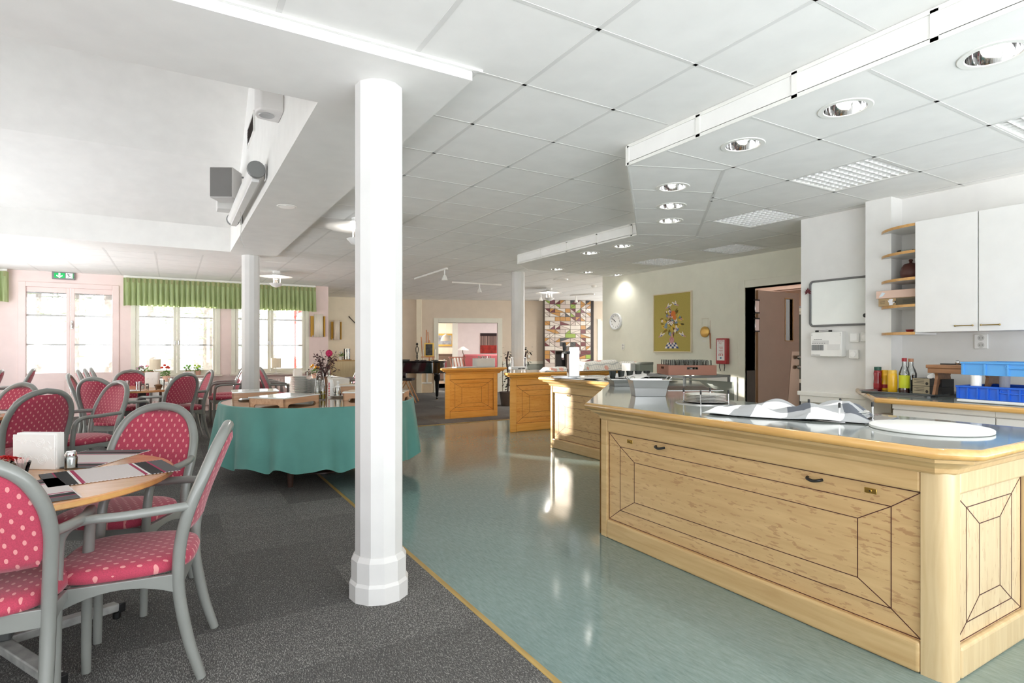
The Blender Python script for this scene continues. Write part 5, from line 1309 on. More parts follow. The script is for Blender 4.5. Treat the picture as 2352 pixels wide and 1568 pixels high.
lath('pot_body', [(.05, 0), (.068, .025), (.073, .06), (.062, .1), (.05, .115), (.048, .115)], M('dark_clay', (84, 44, 36), .45), o); lath('lid', [(.052, .115), (.045, .124), (.012, .132), (.009, .14), (.015, .15), (.012, .16), (.002, .163)], M('dark_clay', (84, 44, 36), .45), o)
gb = thing('glove_box', 'brown glove carton with a white hand print on the fourth rounded shelf', 'box', onshelf(2062, 698, 3, 4.99)); gb.location = (4.99, 2.305, SHZ[3] + .001)
MB().box(-.075, .12, -.15, .15, 0, .062).build('carton', M('carton_brown', (168, 142, 104), .6), gb, bevel=.002); MB().box(-.0762, -.075, -.15, .02, .004, .058).build('dark_panel', M('carton_dark', (92, 84, 66), .6), gb, smooth=0)
m = MB()
for (y, zz, a, L, w) in ((0, 0, 0, .026, .009), (.0065, 0, .2, .024, .0085), (-.0065, 0, -.15, .025, .0085), (.013, -.002, .42, .019, .008), (-.012, -.012, -.85, .018, .009)):
    m.add([(0, y - w / 2, zz), (0, y + w / 2, zz), (0, y + w / 2 + math.sin(a) * L, zz + math.cos(a) * L), (0, y - w / 2 + math.sin(a) * L, zz + math.cos(a) * L)], [(0, 1, 2, 3)])
m.add([(0, -.013, -.024), (0, .013, -.024), (0, .016, .002), (0, -.013, .002)], [(0, 1, 2, 3)])
m.build('hand_print', M('print_white', (240, 240, 244), .6), gb, smooth=0, loc=(-.0772, .055, .03))
m = MB()
for k in range(4): m.box(-.0768, -.0762, -.12, -.03, .044 - .008 * k, .047 - .008 * k); m.box(-.0758, -.0752, .1, .14, .044 - .008 * k, .046 - .008 * k)
m.lathe([(.008, -.0768), (.008, -.0756)], 12, (0, .025, .03), axis='x'); m.build('print_lines', M('print_dark', (50, 46, 40), .6), gb, smooth=0)
gc = thing('glove_box', 'pale pink carton lying on the brown glove carton', 'box', (4.985, 2.31, SHZ[3] + .0635), .02)
MB().box(-.075, .12, -.16, .16, 0, .062).build('carton', M('carton_pink', (214, 184, 166), .6), gc, bevel=.002); m = MB().prism([(-.14, -.02), (-.11, -.012), (-.09, .012), (-.115, .02)], 0, .0006); q = m.build('print_mark', M('print_blue', (206, 218, 226), .6), gc, smooth=0); q.rotation_euler = (PI / 2, 0, -PI / 2); q.location = (-.0755, 0, .03)
o = thing('red_bowl', 'small red bowl at the inner end of the lowest rounded shelf', 'bowl', onshelf(2090, 758, 4, 5.0)); lath('bowl_body', [(.022, 0), (.03, .022), (.028, .022), (.003, .004)], M('deep_red', (130, 20, 26), .3), o)
# whiteboard, fuse box, switches
b0, b1 = atx(1861, 645, KX), atx(2010, 745, KX); zt_, zb_ = 1.878, 1.447; yc = (b0.y + b1.y) / 2; hw = abs(b0.y - b1.y) / 2
wb = thing('whiteboard', 'whiteboard with rounded grey frame on the kitchen wall', 'whiteboard', (KX - .002, yc, (zt_ + zb_) / 2))
def rrect(w, h, r, n=5):
    pts = []
    for cx, cy, a0 in ((w - r, h - r, 0), (-w + r, h - r, 90), (-w + r, -h + r, 180), (w - r, -h + r, 270)):
        for k in range(n + 1): a = rz(a0 + 90 * k / n); pts.append((cx + r * math.cos(a), cy + r * math.sin(a)))
    return pts
hh = (zt_ - zb_) / 2; RR = lambda d, x: [(x, p[0], p[1]) for p in rrect(hw - d, hh - d, .04 - d)]
MB().loft([RR(0, 0), RR(0, -.018), RR(.004, -.022), RR(.014, -.022), RR(.018, -.016), RR(.018, -.006)], cap=False).build('frame', M('board_frame', (104, 104, 104), .45), wb); m = MB().face(RR(.017, -.008)); m.build('board', M('board_white', (232, 235, 231), .18), wb, smooth=0)
MB().loft([[(x, .03 * math.cos(k * PI / 8) * s * .6, .02 * math.sin(k * PI / 8) * s * .9) for k in range(16)] for x, s in ((-.008, 1), (-.014, 1), (-.017, .8), (-.018, .3))]).build('magnet', blackp, wb, loc=(0, -hw + .075, -hh + .085))
o = MB(); 
for k in range(7):
    a = rz(90 + (k - 3) * 40); d = Vector((0, math.cos(a), math.sin(a))); e = Vector((0, -d.z, d.y)); L = .036 if k != 3 else .045
    o.add([Vector((0, 0, 0)), d * L * .5 + e * .009 + Vector((-.004, 0, 0)), d * L, d * L * .5 - e * .009 + Vector((-.004, 0, 0))], [(0, 1, 2, 3)])
p = atx(1855, 671, KX - .03); tag(o.build('maple_leaf', M('maple_red', (92, 34, 42), .7), smooth=0, solid=.002, loc=(KX - .024, p.y, p.z)), 'dark red maple leaf stuck at the corner of the whiteboard', 'leaf')
p = atx(1901, 761, KX); o = thing('marker_pen', 'black marker pen lying on top of the fuse box', 'pen', (KX - .03, p.y + .02, 1.3955)); m = MB(); m.tube([(0, -.075, .009), (0, .075, .009)], .009, 10); m.build('pen_body', blackp, o); MB().box(-.0095, -.0085, -.05, .04, .005, .014).build('pen_label', whitep, o, smooth=0)
f0, f1 = atx(1872, 765, KX), atx(1944, 818, KX); fz0, fz1 = 1.17, 1.395; fy0, fy1 = f1.y, f0.y
fb = thing('fuse_box', 'white fuse box mounted under the whiteboard', 'fuse box', (KX - .002, (fy0 + fy1) / 2, (fz0 + fz1) / 2)); w2, h2 = (fy1 - fy0) / 2, (fz1 - fz0) / 2
MB().box(-.07, 0, -w2, w2, -h2, h2).build('housing', whitep, fb, bevel=.006); MB().box(-.072, -.07, w2 - .17, w2 - .02, .0, .035).build('label_window', M('label_grey', (206, 206, 204), .4), fb, smooth=0)
MB().box(-.073, -.07, -w2 + .02, w2 - .16, -.05, .0).build('cover_flap', M('label_pale', (214, 214, 212), .4), fb, smooth=0)
m = MB()
for k in range(5): m.box(-.078, -.07, w2 - .035 - .022 * k, w2 - .016 - .022 * k, -.055, -.005)
m.build('breakers', M('breaker_grey', (132, 134, 134), .5), fb, smooth=0); m = MB()
for k in range(6): m.box(-.0735, -.072, w2 - .03 - .022 * k, w2 - .018 - .022 * k, .008, .012)
for k in range(4): m.box(-.0735, -.072, w2 - .05 - .02 * k, w2 - .035 - .02 * k, .042, .046)
for k in range(7): m.box(-.0735, -.07, w2 - .02 - .012 * k, w2 - .012 - .012 * k, -h2 + .012, -h2 + .017)
for s in (.095, .08): m.box(-.0735, -.07, w2 - .016, w2 - .012, s, s + .004); m.box(-.0735, -.07, -w2 + .012, -w2 + .016, s, s + .004)
m.build('print_lines', M('print_grey', (120, 120, 120), .6), fb, smooth=0)
def wallplate(u, v, lab, name, cat, x=KX, s=.04, dial=True, bulge=.02):
    p = atx(u, v, x); o = thing(name, lab, cat, (x - .001, p.y, p.z)); MB().box(-bulge, 0, -s, s, -s, s).build('plate', whitep, o, bevel=.005)
    if dial: MB().lathe([(s * .62, -bulge - .0), (s * .6, -bulge - .008), (s * .2, -bulge - .01), (.002, -bulge - .01)], 24, axis='x').build('dial', M('dial_white', (238, 238, 236), .3), o)
    else: MB().box(-bulge - .004, -bulge + .001, -s * .7, s * .7, -s * .7, s * .8).build('rocker', M('dial_white', (238, 238, 236), .3), o, bevel=.002)
    return o
wallplate(1964, 775, 'square rocker switch directly beside the fuse box', 'light_switch', 'switch', dial=False); wallplate(1989, 774, 'dimmer dial switch, the outer one level with the fuse box top', 'dimmer_switch', 'switch', bulge=.012); wallplate(1964, 813, 'dimmer dial switch below the rocker switch beside the fuse box', 'dimmer_switch', 'switch', bulge=.03)
def socket(u, v, lab, x, h=.055, w=.042):
    p = atx(u, v, x); o = thing('wall_socket', lab, 'socket', (x - .001, p.y, p.z)); MB().box(-.014, 0, -w, w, -h, h).build('plate', whitep, o, bevel=.004)
    for s in (-1, 1):
        MB().lathe([(.021, -.0142), (.0205, -.013), (.019, -.0145), (.003, -.0142)], 20, (0, 0, s * h * .48), axis='x').build('outlet', M('socket_grey', (196, 196, 192), .4), o)
        m = MB()
        for q in (-1, 1): m.lathe([(.0028, -.0155), (.0028, -.014)], 8, (0, q * .0095, s * h * .48), axis='x')
        m.build('contact_hole', blackp, o)
socket(2255, 784, 'double wall socket under the wall cabinets', KX); socket(1432, 796, 'small double socket on the picture wall below the clock', PX_, .05, .032)
# things on the side worktop
KT = KZ + .001
tr = thing('serving_tray', 'thin dark tray carrying the sauce bottles on the side worktop', 'tray', (4.86, 2.2, KT)); MB().prism(rrect(.24, .26, .06), 0, .006).build('tray_base', M('tray_dark', (52, 54, 54), .2, coat=.4), tr, smooth=0); R = lambda d, zz: [(p[0], p[1], zz) for p in rrect(.24 - d, .26 - d, .06)]; MB().loft([R(0, .006), R(-.012, .018), R(-.008, .02), R(.006, .006)], cap=False).build('tray_rim', M('tray_rim', (160, 162, 162), .25, .7), tr)
def kp(u, v, x): p = atx(u, v, x); return Vector((p.x, p.y, KT + .0075))
def sauce(u, x, lab, body, cap, hgt, r, waist, lab2=None):
    o = thing('sauce_bottle', lab, 'bottle', kp(u, 891, x))
    lath('bottle_body', [(r * .92, 0), (r, .006), (r, hgt * .3), (r * waist, hgt * .52), (r, hgt * .72), (r * .9, hgt * .84), (r * .8, hgt * .86), (.003, hgt * .86)], body, o, 24); lath('cap', [(r * .86, hgt * .85), (r * .88, hgt * .99), (r * .8, hgt), (.003, hgt)], cap, o, 24)
    if lab2: MB().lathe([(r * 1.012, hgt * .12), (r * 1.012, hgt * .3)], 24, cap=False).build('label', lab2, o)
    return o
must = M('mustard_yellow', (226, 176, 34), .3, coat=.3); ketr = M('ketchup_red', (136, 16, 28), .25, coat=.4)
sauce(2016, 4.93, 'red ketchup bottle with green cap on the dark tray', ketr, M('dark_green', (36, 84, 70), .4), .19, .03, .9, M('ketch_label', (150, 24, 34), .4)); sauce(2033, 4.96, 'waisted mustard bottle between the ketchup and the plain mustard', must, must, .165, .028, .72, M('red_label', (150, 30, 40), .5)); sauce(2050, 4.83, 'yellow mustard bottle with a round dimple, standing in front', must, M('pale_yellow', (232, 190, 80), .4), .17, .033, 1.0); sauce(2046, 5.06, 'squeeze bottle with dark red cap behind the mustard bottles', must, M('cap_red', (150, 22, 36), .4), .2, .036, 1.0)
def cordial(u, x, lab, liq, cap, lvl, labelm, hgt=.265, r=.036):
    o = thing('cordial_bottle', lab, 'bottle', kp(u, 893, x)); lath('glass_body', [(r, 0), (r, hgt * .55), (r * .8, hgt * .65), (r * .42, hgt * .78), (r * .4, hgt * .92), (r * .38, hgt * .92)], cglass, o, 24); lath('contents', [(r * .96, .002), (r * .96, hgt * lvl), (.003, hgt * lvl)], liq, o, 24); lath('cap', [(r * .46, hgt * .9), (r * .46, hgt), (.003, hgt)], cap, o, 20)
    if labelm: MB().lathe([(r * 1.01, hgt * .13), (r * 1.01, hgt * .5)], 24, cap=False).build('label', labelm, o)
cordial(2077, 4.85, 'clear bottle with yellow-green label and red cap on the tray', M('dark_syrup', (70, 20, 24), .2), M('cap_red', (150, 22, 36), .4), .14, M('lime_label', (200, 206, 40), .5)); cordial(2092, 5.0, 'bottle with copper cap and dark contents behind the lime-labelled one', M('dark_soy', (16, 12, 12), .15), M('cap_copper', (176, 120, 86), .4), .5, None, .26, .04)
tis = M('carton_taupe', (166, 154, 128), .5)
def tissue(zz, lab, ty):
    o = thing('tissue_box', lab, 'box', (4.86, 2.045, KT + .0075 + zz), -.25); MB().box(-.06, .06, -.11, .11, 0, .058).build('carton', M('carton_black', (34, 32, 30), .5), o, bevel=.002); MB().box(-.061, -.05, -.02, .111, .002, .057).build('pale_panel', tis, o, smooth=0); m = MB()
    for k in range(3): m.box(-.0618, -.061, .02, .1 - .02 * (k % 2), .044 - .011 * k, .047 - .011 * k)
    m.lathe([(.011, -.0618), (.011, -.0608)], 14, (0, .0, .02), axis='x'); m.build('print_lines', M('print_dark', (50, 46, 40), .6), o, smooth=0)
    if ty:
        m = MB(); m.grid(lambda u, v: ((u - .5) * .06, (v - .5) * .07, .058 + .035 * math.sin(u * PI) * (.4 + .6 * math.sin(v * 3.1)) + .008 * math.sin(13 * u + 9 * v)), 10, 10); m.build('tissue', M('tissue_white', (242, 242, 242), .8), o, smooth=0)
tissue(0, 'taupe and black tissue carton, lower of the two beside the wooden stool', False); tissue(.0585, 'taupe and black tissue carton with a tissue tuft, on top of the other', True)
st = thing('wooden_stool', 'small pine step stool standing on the side worktop behind the blue crates', 'stool', (4.80, 1.80, KT), -.15)
sw_ = wood('pine_stool', (142, 98, 64), (172, 124, 86), 'y', rough=.4)
MB().box(-.13, .13, -.21, .21, .205, .23).build('seat', sw_, st, bevel=.004)
def legpts():
    L = [(-.11, 0), (-.075, 0)] + [(-.075 + .055 * (1 - math.cos(k / 8 * PI / 2)) , .11 * math.sin(k / 8 * PI / 2)) for k in range(1, 9)]
    L += [(-x, zz) for x, zz in L[::-1]]
    return L + [(.085, .09), (.07, .15), (.1, .205), (-.1, .205), (-.07, .15), (-.085, .09)]
for s in (-1, 1):
    P_ = legpts(); n = len(P_); a = [(x, s * .16, zz) for x, zz in P_]; b = [(x, s * .16 + .02, zz) for x, zz in P_]
    MB().add(a + b, [tuple(range(n)), tuple(range(2 * n - 1, n - 1, -1))] + [(i, (i + 1) % n, n + (i + 1) % n, n + i) for i in range(n)]).build('leg', sw_, st, smooth=0)
for s in (-1, 1): MB().box(s * .115 - .008, s * .115 + .008, -.2, .2, .17, .205).build('apron', sw_, st, smooth=0, bevel=.002)
o = thing('egg_slicer', 'thin metal rod with a round steel knob on top of the wooden stool', 'utensil', (4.78, 1.86, KT + .2305), .2); m = MB(); m.tube([(0, -.16, .005), (0, .1, .005)], .004, 8); m.build('rod', blackp, o); MB().ball((0, .0, .017), .014, .014, .017, 12, 8).build('knob', steel, o)
wt = tag(MB().prism([(4.40, 1.72), (4.83, 1.56), (4.62, .98), (4.36, 1.0)], 0, .02).build('white_tray', whitep, loc=(0, 0, KT), bevel=.006), 'white tray lying under the blue crates on the side worktop', 'tray')
def crate(zz, lab, rgb, x, y, rows):
    c_ = M('crate_%d' % rgb[2], rgb, .35, coat=.1); o = thing('plastic_crate', lab, 'crate', (x, y, zz), -.08); L, Wd, hc = .3, .2, .085
    m = MB(); m.box(-Wd, Wd, -L, L, 0, .006)
    for s in (-1, 1): m.box(s * Wd - .004, s * Wd + .004, -L, L, 0, hc); m.box(-Wd, Wd, s * L - .004, s * L + .004, 0, hc)
    m.build('crate_body', c_, o, smooth=0); r = MB()
    for s in (-1, 1): r.box(s * Wd - .014, s * Wd + .014, -L - .014, L + .014, hc - .012, hc); r.box(-Wd - .01, Wd + .01, s * L - .014, s * L + .014, hc - .012, hc)
    r.build('rim', c_, o, bevel=.002); r = MB()
    for k in range(rows): y_ = -L + 2 * L * k / (rows - 1); r.box(-Wd - .012, -Wd - .003, y_ - .005, y_ + .005, .002, hc - .01)
    for k in range(5): x_ = -Wd + 2 * Wd * k / 4; r.box(x_ - .005, x_ + .005, L + .003, L + .012, .002, hc - .01)
    r.build('rib', c_, o, smooth=0); h = MB(); h.tube(catmull([(-Wd - .006, -.07, hc - .02), (-Wd - .007, -.062, hc - .036), (-Wd - .007, .062, hc - .036), (-Wd - .006, .07, hc - .02)], 4), .005, 6); h.build('grip', c_, o)
    return o
crate(KT + .0215, 'dark blue ribbed crate, lower of the two on the side worktop', (24, 92, 200), 4.60, 1.40, 12)
crate(KT + .175, 'lighter blue crate, upper of the two on the side worktop', (84, 158, 222), 4.62, 1.38, 6)
for k, (x, y, lab) in enumerate(((4.45, 1.63, 'white plastic pot propping the upper blue crate at its wall-board end'), (4.74, 1.16, 'white plastic pot propping the upper blue crate at its far corner'), (4.47, 1.2, 'white plastic pot propping the upper blue crate by the frame edge'), (4.74, 1.58, 'white plastic pot propping the upper blue crate next to the stool'))):
    tag(MB().lathe([(.026, 0), (.03, .146), (.0275, .147), (.025, .01), (.003, .01)], 16).build('white_pot', whitep, loc=(x, y, KT + .028)), lab, 'pot')
p = atz(2046, 975, .0); o = thing('bucket', 'white plastic bucket with a dark label beside the base cabinet', 'bucket', (4.75, 2.24, .0)); lath('bucket_body', [(.1, 0), (.12, .72), (.118, .72)], M('bucket_white', (206, 206, 202), .4), o, 28); lath('lid', [(.125, .715), (.128, .73), (.12, .74), (.003, .74)], whitep, o, 28); MB().lathe([(.1185, .55), (.1205, .69)], 28, cap=False).build('label', M('label_dark', (46, 48, 52), .5), o); MB().lathe([(.1, 0), (.12, .06), (.1, .06), (.1, .0)], 20)

# ================================================================ picture wall
p = atx(1416, 738, PX_); ck = thing('wall_clock', 'round white wall clock on the cream picture wall', 'clock', (PX_ - .002, p.y, p.z))
MB().lathe([(.145, 0), (.145, -.03), (.138, -.038), (.126, -.036), (.124, -.022)], 40, cap=False, axis='x').build('rim', M('clock_rim', (222, 224, 226), .25), ck); MB().lathe([(.126, -.02), (.003, -.021)], 40, axis='x').build('dial', M('clock_dial', (242, 242, 240), .5), ck)
for k in range(12):
    a = rz(90 - 30 * (k + 1)); text(str(k + 1), .034, blackp, ck, (-.0222, -.1 * math.cos(a), .1 * math.sin(a)), (PI / 2, 0, -PI / 2), 'numeral', .0004)
m = MB(); 
for a, L, w in ((-50, .06, .008), (-62, .095, .005)): d = Vector((0, -math.sin(rz(a)), math.cos(rz(a)))); m.bar(Vector((-.025, 0, 0)) - d * .015, Vector((-.025, 0, 0)) + d * L, w, .002, up=(1, 0, 0))
m.lathe([(.007, -.028), (.007, -.023)], 12, axis='x'); m.build('hands', blackp, ck, smooth=0)
# framed textile: plain generic bouquet
y0_, y1_ = atx(1591, 668, PX_).y, atx(1503, 676, PX_).y; z0_, z1_ = atx(1547, 809, PX_).z, atx(1547, 672, PX_).z
pc = thing('framed_textile', 'olive framed textile of a vase of flowers between four birds', 'picture', (PX_ - .002, (y0_ + y1_) / 2, (z0_ + z1_) / 2)); w, h = (y1_ - y0_) / 2, (z1_ - z0_) / 2
m = MB(); fw = .016
for s in (-1, 1): m.box(-.03, 0, s * w - fw * (s > 0), s * w + fw * (s < 0), -h, h); m.box(-.03, 0, -w + fw, w - fw, s * h - fw * (s > 0), s * h + fw * (s < 0))
m.build('frame', M('frame_cream', (220, 208, 184), .4), pc, smooth=0, bevel=.002); MB().box(-.018, -.006, -w + fw, w - fw, -h + fw, h - fw).build('canvas', M('olive_linen', (176, 160, 84), .8, var=.04, vs=120, bump=.2, bs=400), pc, smooth=0)
PAL = [M('art_%d' % i, c, .8) for i, c in enumerate(((232, 224, 214), (66, 84, 128), (216, 122, 60), (110, 146, 176), (132, 108, 40), (96, 84, 40), (196, 150, 150), (120, 80, 104), (214, 178, 70), (172, 80, 70)))]
art = MB(); lay = [0]
def ell(cx, cz, a, b, rot, ci, n=10):
    lay[0] += 1; x = -.0182 - .000012 * lay[0]; art.cur = ci
    art.face([(x, -(cx + a * math.cos(t) * math.cos(rot) - b * math.sin(t) * math.sin(rot)), cz + a * math.cos(t) * math.sin(rot) + b * math.sin(t) * math.cos(rot)) for t in [2 * PI * k / n for k in range(n)]])
def petals(cx, cz, r, ci, n=5, cc=0):
    for k in range(n): a = 2 * PI * k / n + cx * 40; ell(cx + r * .6 * math.cos(a), cz + r * .6 * math.sin(a), r * .5, r * .36, a, ci, 8)
    ell(cx, cz, r * .28, r * .28, 0, cc, 8)
rr = random.Random(5)
for k in range(54): a = rr.uniform(0, 6.28); q = rr.uniform(.03, .22); ell(q * math.cos(a), .0 + q * math.sin(a) * .95, .036, .014, a + rr.uniform(-.6, .6), rr.choice((4, 5, 8, 4)))
for k in range(34): a = rr.uniform(0, 6.28); q = rr.uniform(.02, .2); petals(q * math.cos(a), .02 + q * math.sin(a), rr.uniform(.016, .03), rr.choice((0, 3, 6, 7, 8, 3, 0)), 5, rr.choice((5, 8, 9)))
petals(.03, .13, .05, 2, 7, 2); petals(.055, .075, .04, 2, 6, 2); petals(-.005, -.01, .034, 0, 5, 8)
for k in range(7): ell(-.03, .09 + .022 * k, .017 - .0018 * k, .013, 0, 7 if k % 2 else 6)
ell(0, -.2, .016, .035, 0, 6); ell(0, -.265, .05, .05, 0, 6)
for k in range(4): ell(0, -.235 - .02 * k, .045 - .006 * abs(k - 1.5), .004, 0, 9)
for i in range(6):
    for j in range(3): lay[0] += 1; x = -.0182 - .000012 * lay[0]; art.cur = 1 if (i + j) % 2 else 0; s0, s1 = .085 + .02 * j, .085 + .02 * (j + 1); art.face([(x, -((-1 + i / 3) * s0), -.305 - .03 * j), (x, -((-1 + (i + 1) / 3) * s0), -.305 - .03 * j), (x, -((-1 + (i + 1) / 3) * s1), -.335 - .03 * j), (x, -((-1 + i / 3) * s1), -.335 - .03 * j)])
ell(0, -.29, .022, .04, 0, 6)
for bx, bz, f in ((-.05, .25, 1), (.06, .28, -1), (-.2, -.19, 1), (.2, -.19, -1)):
    ell(bx, bz, .045, .016, f * .5, 0); ell(bx - f * .025, bz + .012, .04, .012, f * 1.2, 0); ell(bx - f * .01, bz - .008, .026, .008, f * .4, 1); ell(bx + f * .042, bz + .024, .014, .012, 0, 0); ell(bx - f * .055, bz - .02, .026, .01, f * .5, 6)
art.build('motif', PAL, pc, smooth=0)
p = atx(1621, 762, PX_); gg = thing('brass_gong', 'small hammered brass gong hanging on a cord beside the textile', 'gong', (PX_ - .002, p.y, p.z))
MB().lathe([(.078, -.008), (.078, -.024), (.07, -.03), (.03, -.033), (.003, -.034)], 32, axis='x').build('gong_disc', M('hammered_brass', (206, 168, 96), .35, .8, bump=.8, bs=60), gg); m = MB()
for s in (-1, 1): m.tube([(-.016, s * .05, .06), (-.012, s * .052, .19)], .0016, 5)
m.tube([(-.01, -.06, .192), (-.01, .06, .192)], .0035, 6); m.build('hanger', M('cord_pale', (214, 206, 186), .7), gg)
m = MB(); m.tube([(-.012, -.09, .16), (-.012, -.09, -.02)], .0015, 5); m.tube([(-.014, -.088, -.02), (-.014, -.094, -.24)], [.008, .006], 8); m.build('beater', M('beater_wood', (166, 100, 56), .5), gg)
p = atx(1618, 783, PX_); o = tag(MB().box(-.002, 0, -.03, .03, -.004, .004).build('small_label', whitep, loc=(PX_ - .001, p.y, p.z)), 'tiny white label strip under the brass gong', 'label')
r0, r1 = atx(1652, 777, PX_), atx(1677, 836, PX_); fbx = thing('fire_blanket', 'red fire blanket box with white instruction label and black pull tabs', 'fire blanket', (PX_ - .002, (r0.y + r1.y) / 2, (r0.z + r1.z) / 2)); w, h = abs(r0.y - r1.y) / 2, abs(r0.z - r1.z) / 2
redb = M('fire_red', (164, 26, 36), .35, coat=.3); MB().box(-.07, 0, -w + .005, w, -h, h).build('case', redb, fbx, bevel=.01, seg=3); MB().box(-.0715, -.07, -w + .035, w - .02, -h + .05, h - .02).build('label', M('label_white', (230, 226, 224), .5), fbx, smooth=0)
text('BRAND\nFILT', .032, M('label_red', (176, 40, 44), .5), fbx, (-.0722, .007, h - .052), (PI / 2, 0, -PI / 2), 'lettering', .0003, space=1.0)
m = MB()
for k in range(5): m.box(-.0722, -.0715, -.03, .036 - .012 * (k % 2), h - .125 - .022 * k, h - .12 - .022 * k)
for q in (-1, 0, 1): m.box(-.0722, -.0715, .004 + q * .03 - .006, .004 + q * .03 + .006, -h + .115, -h + .135)
m.build('red_print', M('label_red', (176, 40, 44), .5), fbx, smooth=0); MB().lathe([(.014, -.0722), (.014, -.0715)], 16, (0, .005, -h + .085), axis='x').build('blue_mark', M('mark_blue', (70, 120, 150), .5), fbx)
for s in (-1, 1): m = MB(); m.tube(catmull([(-.05, s * .04, -h + .005), (-.052, s * .044, -h - .04), (-.046, s * .032, -h - .085), (-.046, s * .028, -h - .095)], 4), .006, 6, flat=.4); m.build('pull_tab', blackp, fbx)
# kitchen doorway: open pink door, oven beyond
dl = bpy.data.objects.new('door_5', None); COL.objects.link(dl); struct(dl, 'pink kitchen door with narrow window standing open'); hx, hy = PX_ + .24, DY1 - .02
pinkd = M('door_pink', (220, 196, 182), .5); L = .92
glz0, glz1 = 1.36, 1.94; g0_, g1_ = .60, .76
m = MB().box(hx, hx + g0_, hy - .0, hy + .042, .01, PDZ - .02).box(hx + g1_, hx + L, hy, hy + .042, .01, PDZ - .02).box(hx + g0_, hx + g1_, hy, hy + .042, .01, glz0).box(hx + g0_, hx + g1_, hy, hy + .042, glz1, PDZ - .02); m.build('door_leaf', pinkd, dl, smooth=0)
MB().box(hx - .004, hx, hy, hy + .042, .01, PDZ - .02).build('door_edge', wood('door_edge_wood', (126, 92, 62), (150, 112, 78), 'z'), dl, smooth=0)
m = MB().box(hx + g0_ - .015, hx + g0_, hy - .006, hy + .048, glz0 - .015, glz1 + .015).box(hx + g1_, hx + g1_ + .015, hy - .006, hy + .048, glz0 - .015, glz1 + .015).box(hx + g0_, hx + g1_, hy - .006, hy + .048, glz0 - .015, glz0).box(hx + g0_, hx + g1_, hy - .006, hy + .048, glz1, glz1 + .015); m.build('window_bead', beech_e, dl, smooth=0)
MB().box(hx + g0_, hx + g1_, hy + .018, hy + .024, glz0, glz1).build('pane', glass('door_pane', (226, 222, 190), .9), dl, smooth=0)
m = MB(); m.add([(hx + .60, hy - .003, .05), (hx + L - .004, hy - .003, .05), (hx + L - .004, hy - .003, 1.2), (hx + .74, hy - .003, 1.2)], [(0, 1, 2, 3)]); m.build('kick_plate', M('plate_steel', (190, 172, 156), .3, .8), dl, smooth=0, solid=.002)
m = MB(); 
for zz in (1.12, .98): m.ball((hx + L - .07, hy - .035, zz), .03, .03, .03, 14, 8); m.tube([(hx + L - .07, hy - .03, zz), (hx + L - .07, hy, zz)], .012, 8)
m.build('door_knob', chrome, dl)
for v_ in (702, 745):
    zz = atx(1722, v_, PX_).z; m = MB(); m.box(hx - .09, hx - .008, hy - .02, hy - .004, zz - .08, zz + .08); o = m.build('closer_bracket', chrome, dl, bevel=.004); m = MB()
    for s in (-1, 1): m.box(hx - .1, hx - .0, hy - .026, hy + .002, zz + s * .085 - .008, zz + s * .085 + .008)
    m.build('bracket_band', blackp, o, smooth=0)
MB().box(PX_ + .02, PX_ + .19, DY1 - .012, DY1 - .001, .02, .95).build('jamb_plate', M('dark_jamb', (88, 86, 82), .4, .5), dl, smooth=0)
def pwall(u, v, dep): return atd(u, v, dep)
ov = thing('combi_oven', 'tall stainless steel oven cabinet beyond the kitchen doorway', 'oven', (8.2, 5.56, 0)); 
MB().box(.02, .8, -1.0, 0, .08, 1.80).build('cabinet_body', steel, ov, smooth=0, bevel=.004); MB().box(-.03, .82, -1.02, .02, 1.80, 1.86).build('top_cover', M('steel_light', (222, 220, 214), .35, .6), ov, bevel=.004)
MB().box(0, .02, -.19, 0, .75, 1.79).build('control_panel', M('panel_pink_steel', (186, 174, 168), .35, .6), ov, smooth=0); m = MB()
for zz, r in ((1.5, .055), (1.05, .02), (.86, .03)): m.lathe([(r, -.02), (r * .9, -.028), (.003, -.028)], 16, (0, -.09, zz), axis='x')
m.build('control_knob', blackp, ov); MB().box(-.002, 0, -.16, -.03, 1.42, 1.58).build('dial_plate', whitep, ov, smooth=0)
MB().box(-.02, .02, -.26, -.2, .1, 1.79).build('door_post', M('steel_light', (222, 220, 214), .35, .6), ov, smooth=0); MB().box(-.008, .012, -.98, -.26, .78, 1.76).build('glass_door', M('oven_glass', (70, 76, 74), .05, coat=.5), ov, smooth=0); MB().box(-.008, .012, -.98, -.26, .1, .72).build('lower_door', M('oven_dark', (36, 36, 36), .3), ov, smooth=0)
m = MB(); m.tube([(-.02, -.12, .42), (-.07, -.12, .42), (-.07, -.12, .75), (-.02, -.12, .75)], .014, 8); m.build('handle', blackp, ov)
m = MB()
for zz in (1.0, 1.25, 1.5): m.box(.02, .03, -.9, -.3, zz, zz + .02)
m.build('inner_rack', chrome, ov, smooth=0)
o = MB().grid(lambda u, v: ((u - .5) * .5, (v - .5) * .5, .004 + .07 * math.sin(u * PI) * math.sin(v * PI) + .02 * math.sin(u * 9 + v * 5) * math.sin(u * PI)), 16, 16).build('dark_cloth', M('plum_cloth', (52, 40, 44), .8), smooth=120, loc=(8.5, 5.18, 1.862), solid=.003); tag(o, 'dark folded cloth on top of the stainless oven', 'cloth')
struct(MB().box(10.14, 10.2, 5.2, 7.0, 1.75, 2.35).build('trim_8', M('brown_panel', (112, 84, 66), .7), smooth=0), 'brown panel high on the pantry wall')
struct(MB().box(10.1, 10.2, 3.4, 7.0, 2.38, 2.44).build('trim_9', pinkroom, smooth=0), 'pale pink rail high in the pantry')
# ================================================================ far end of the hall
ang_w = math.atan2(WD.y, WD.x)
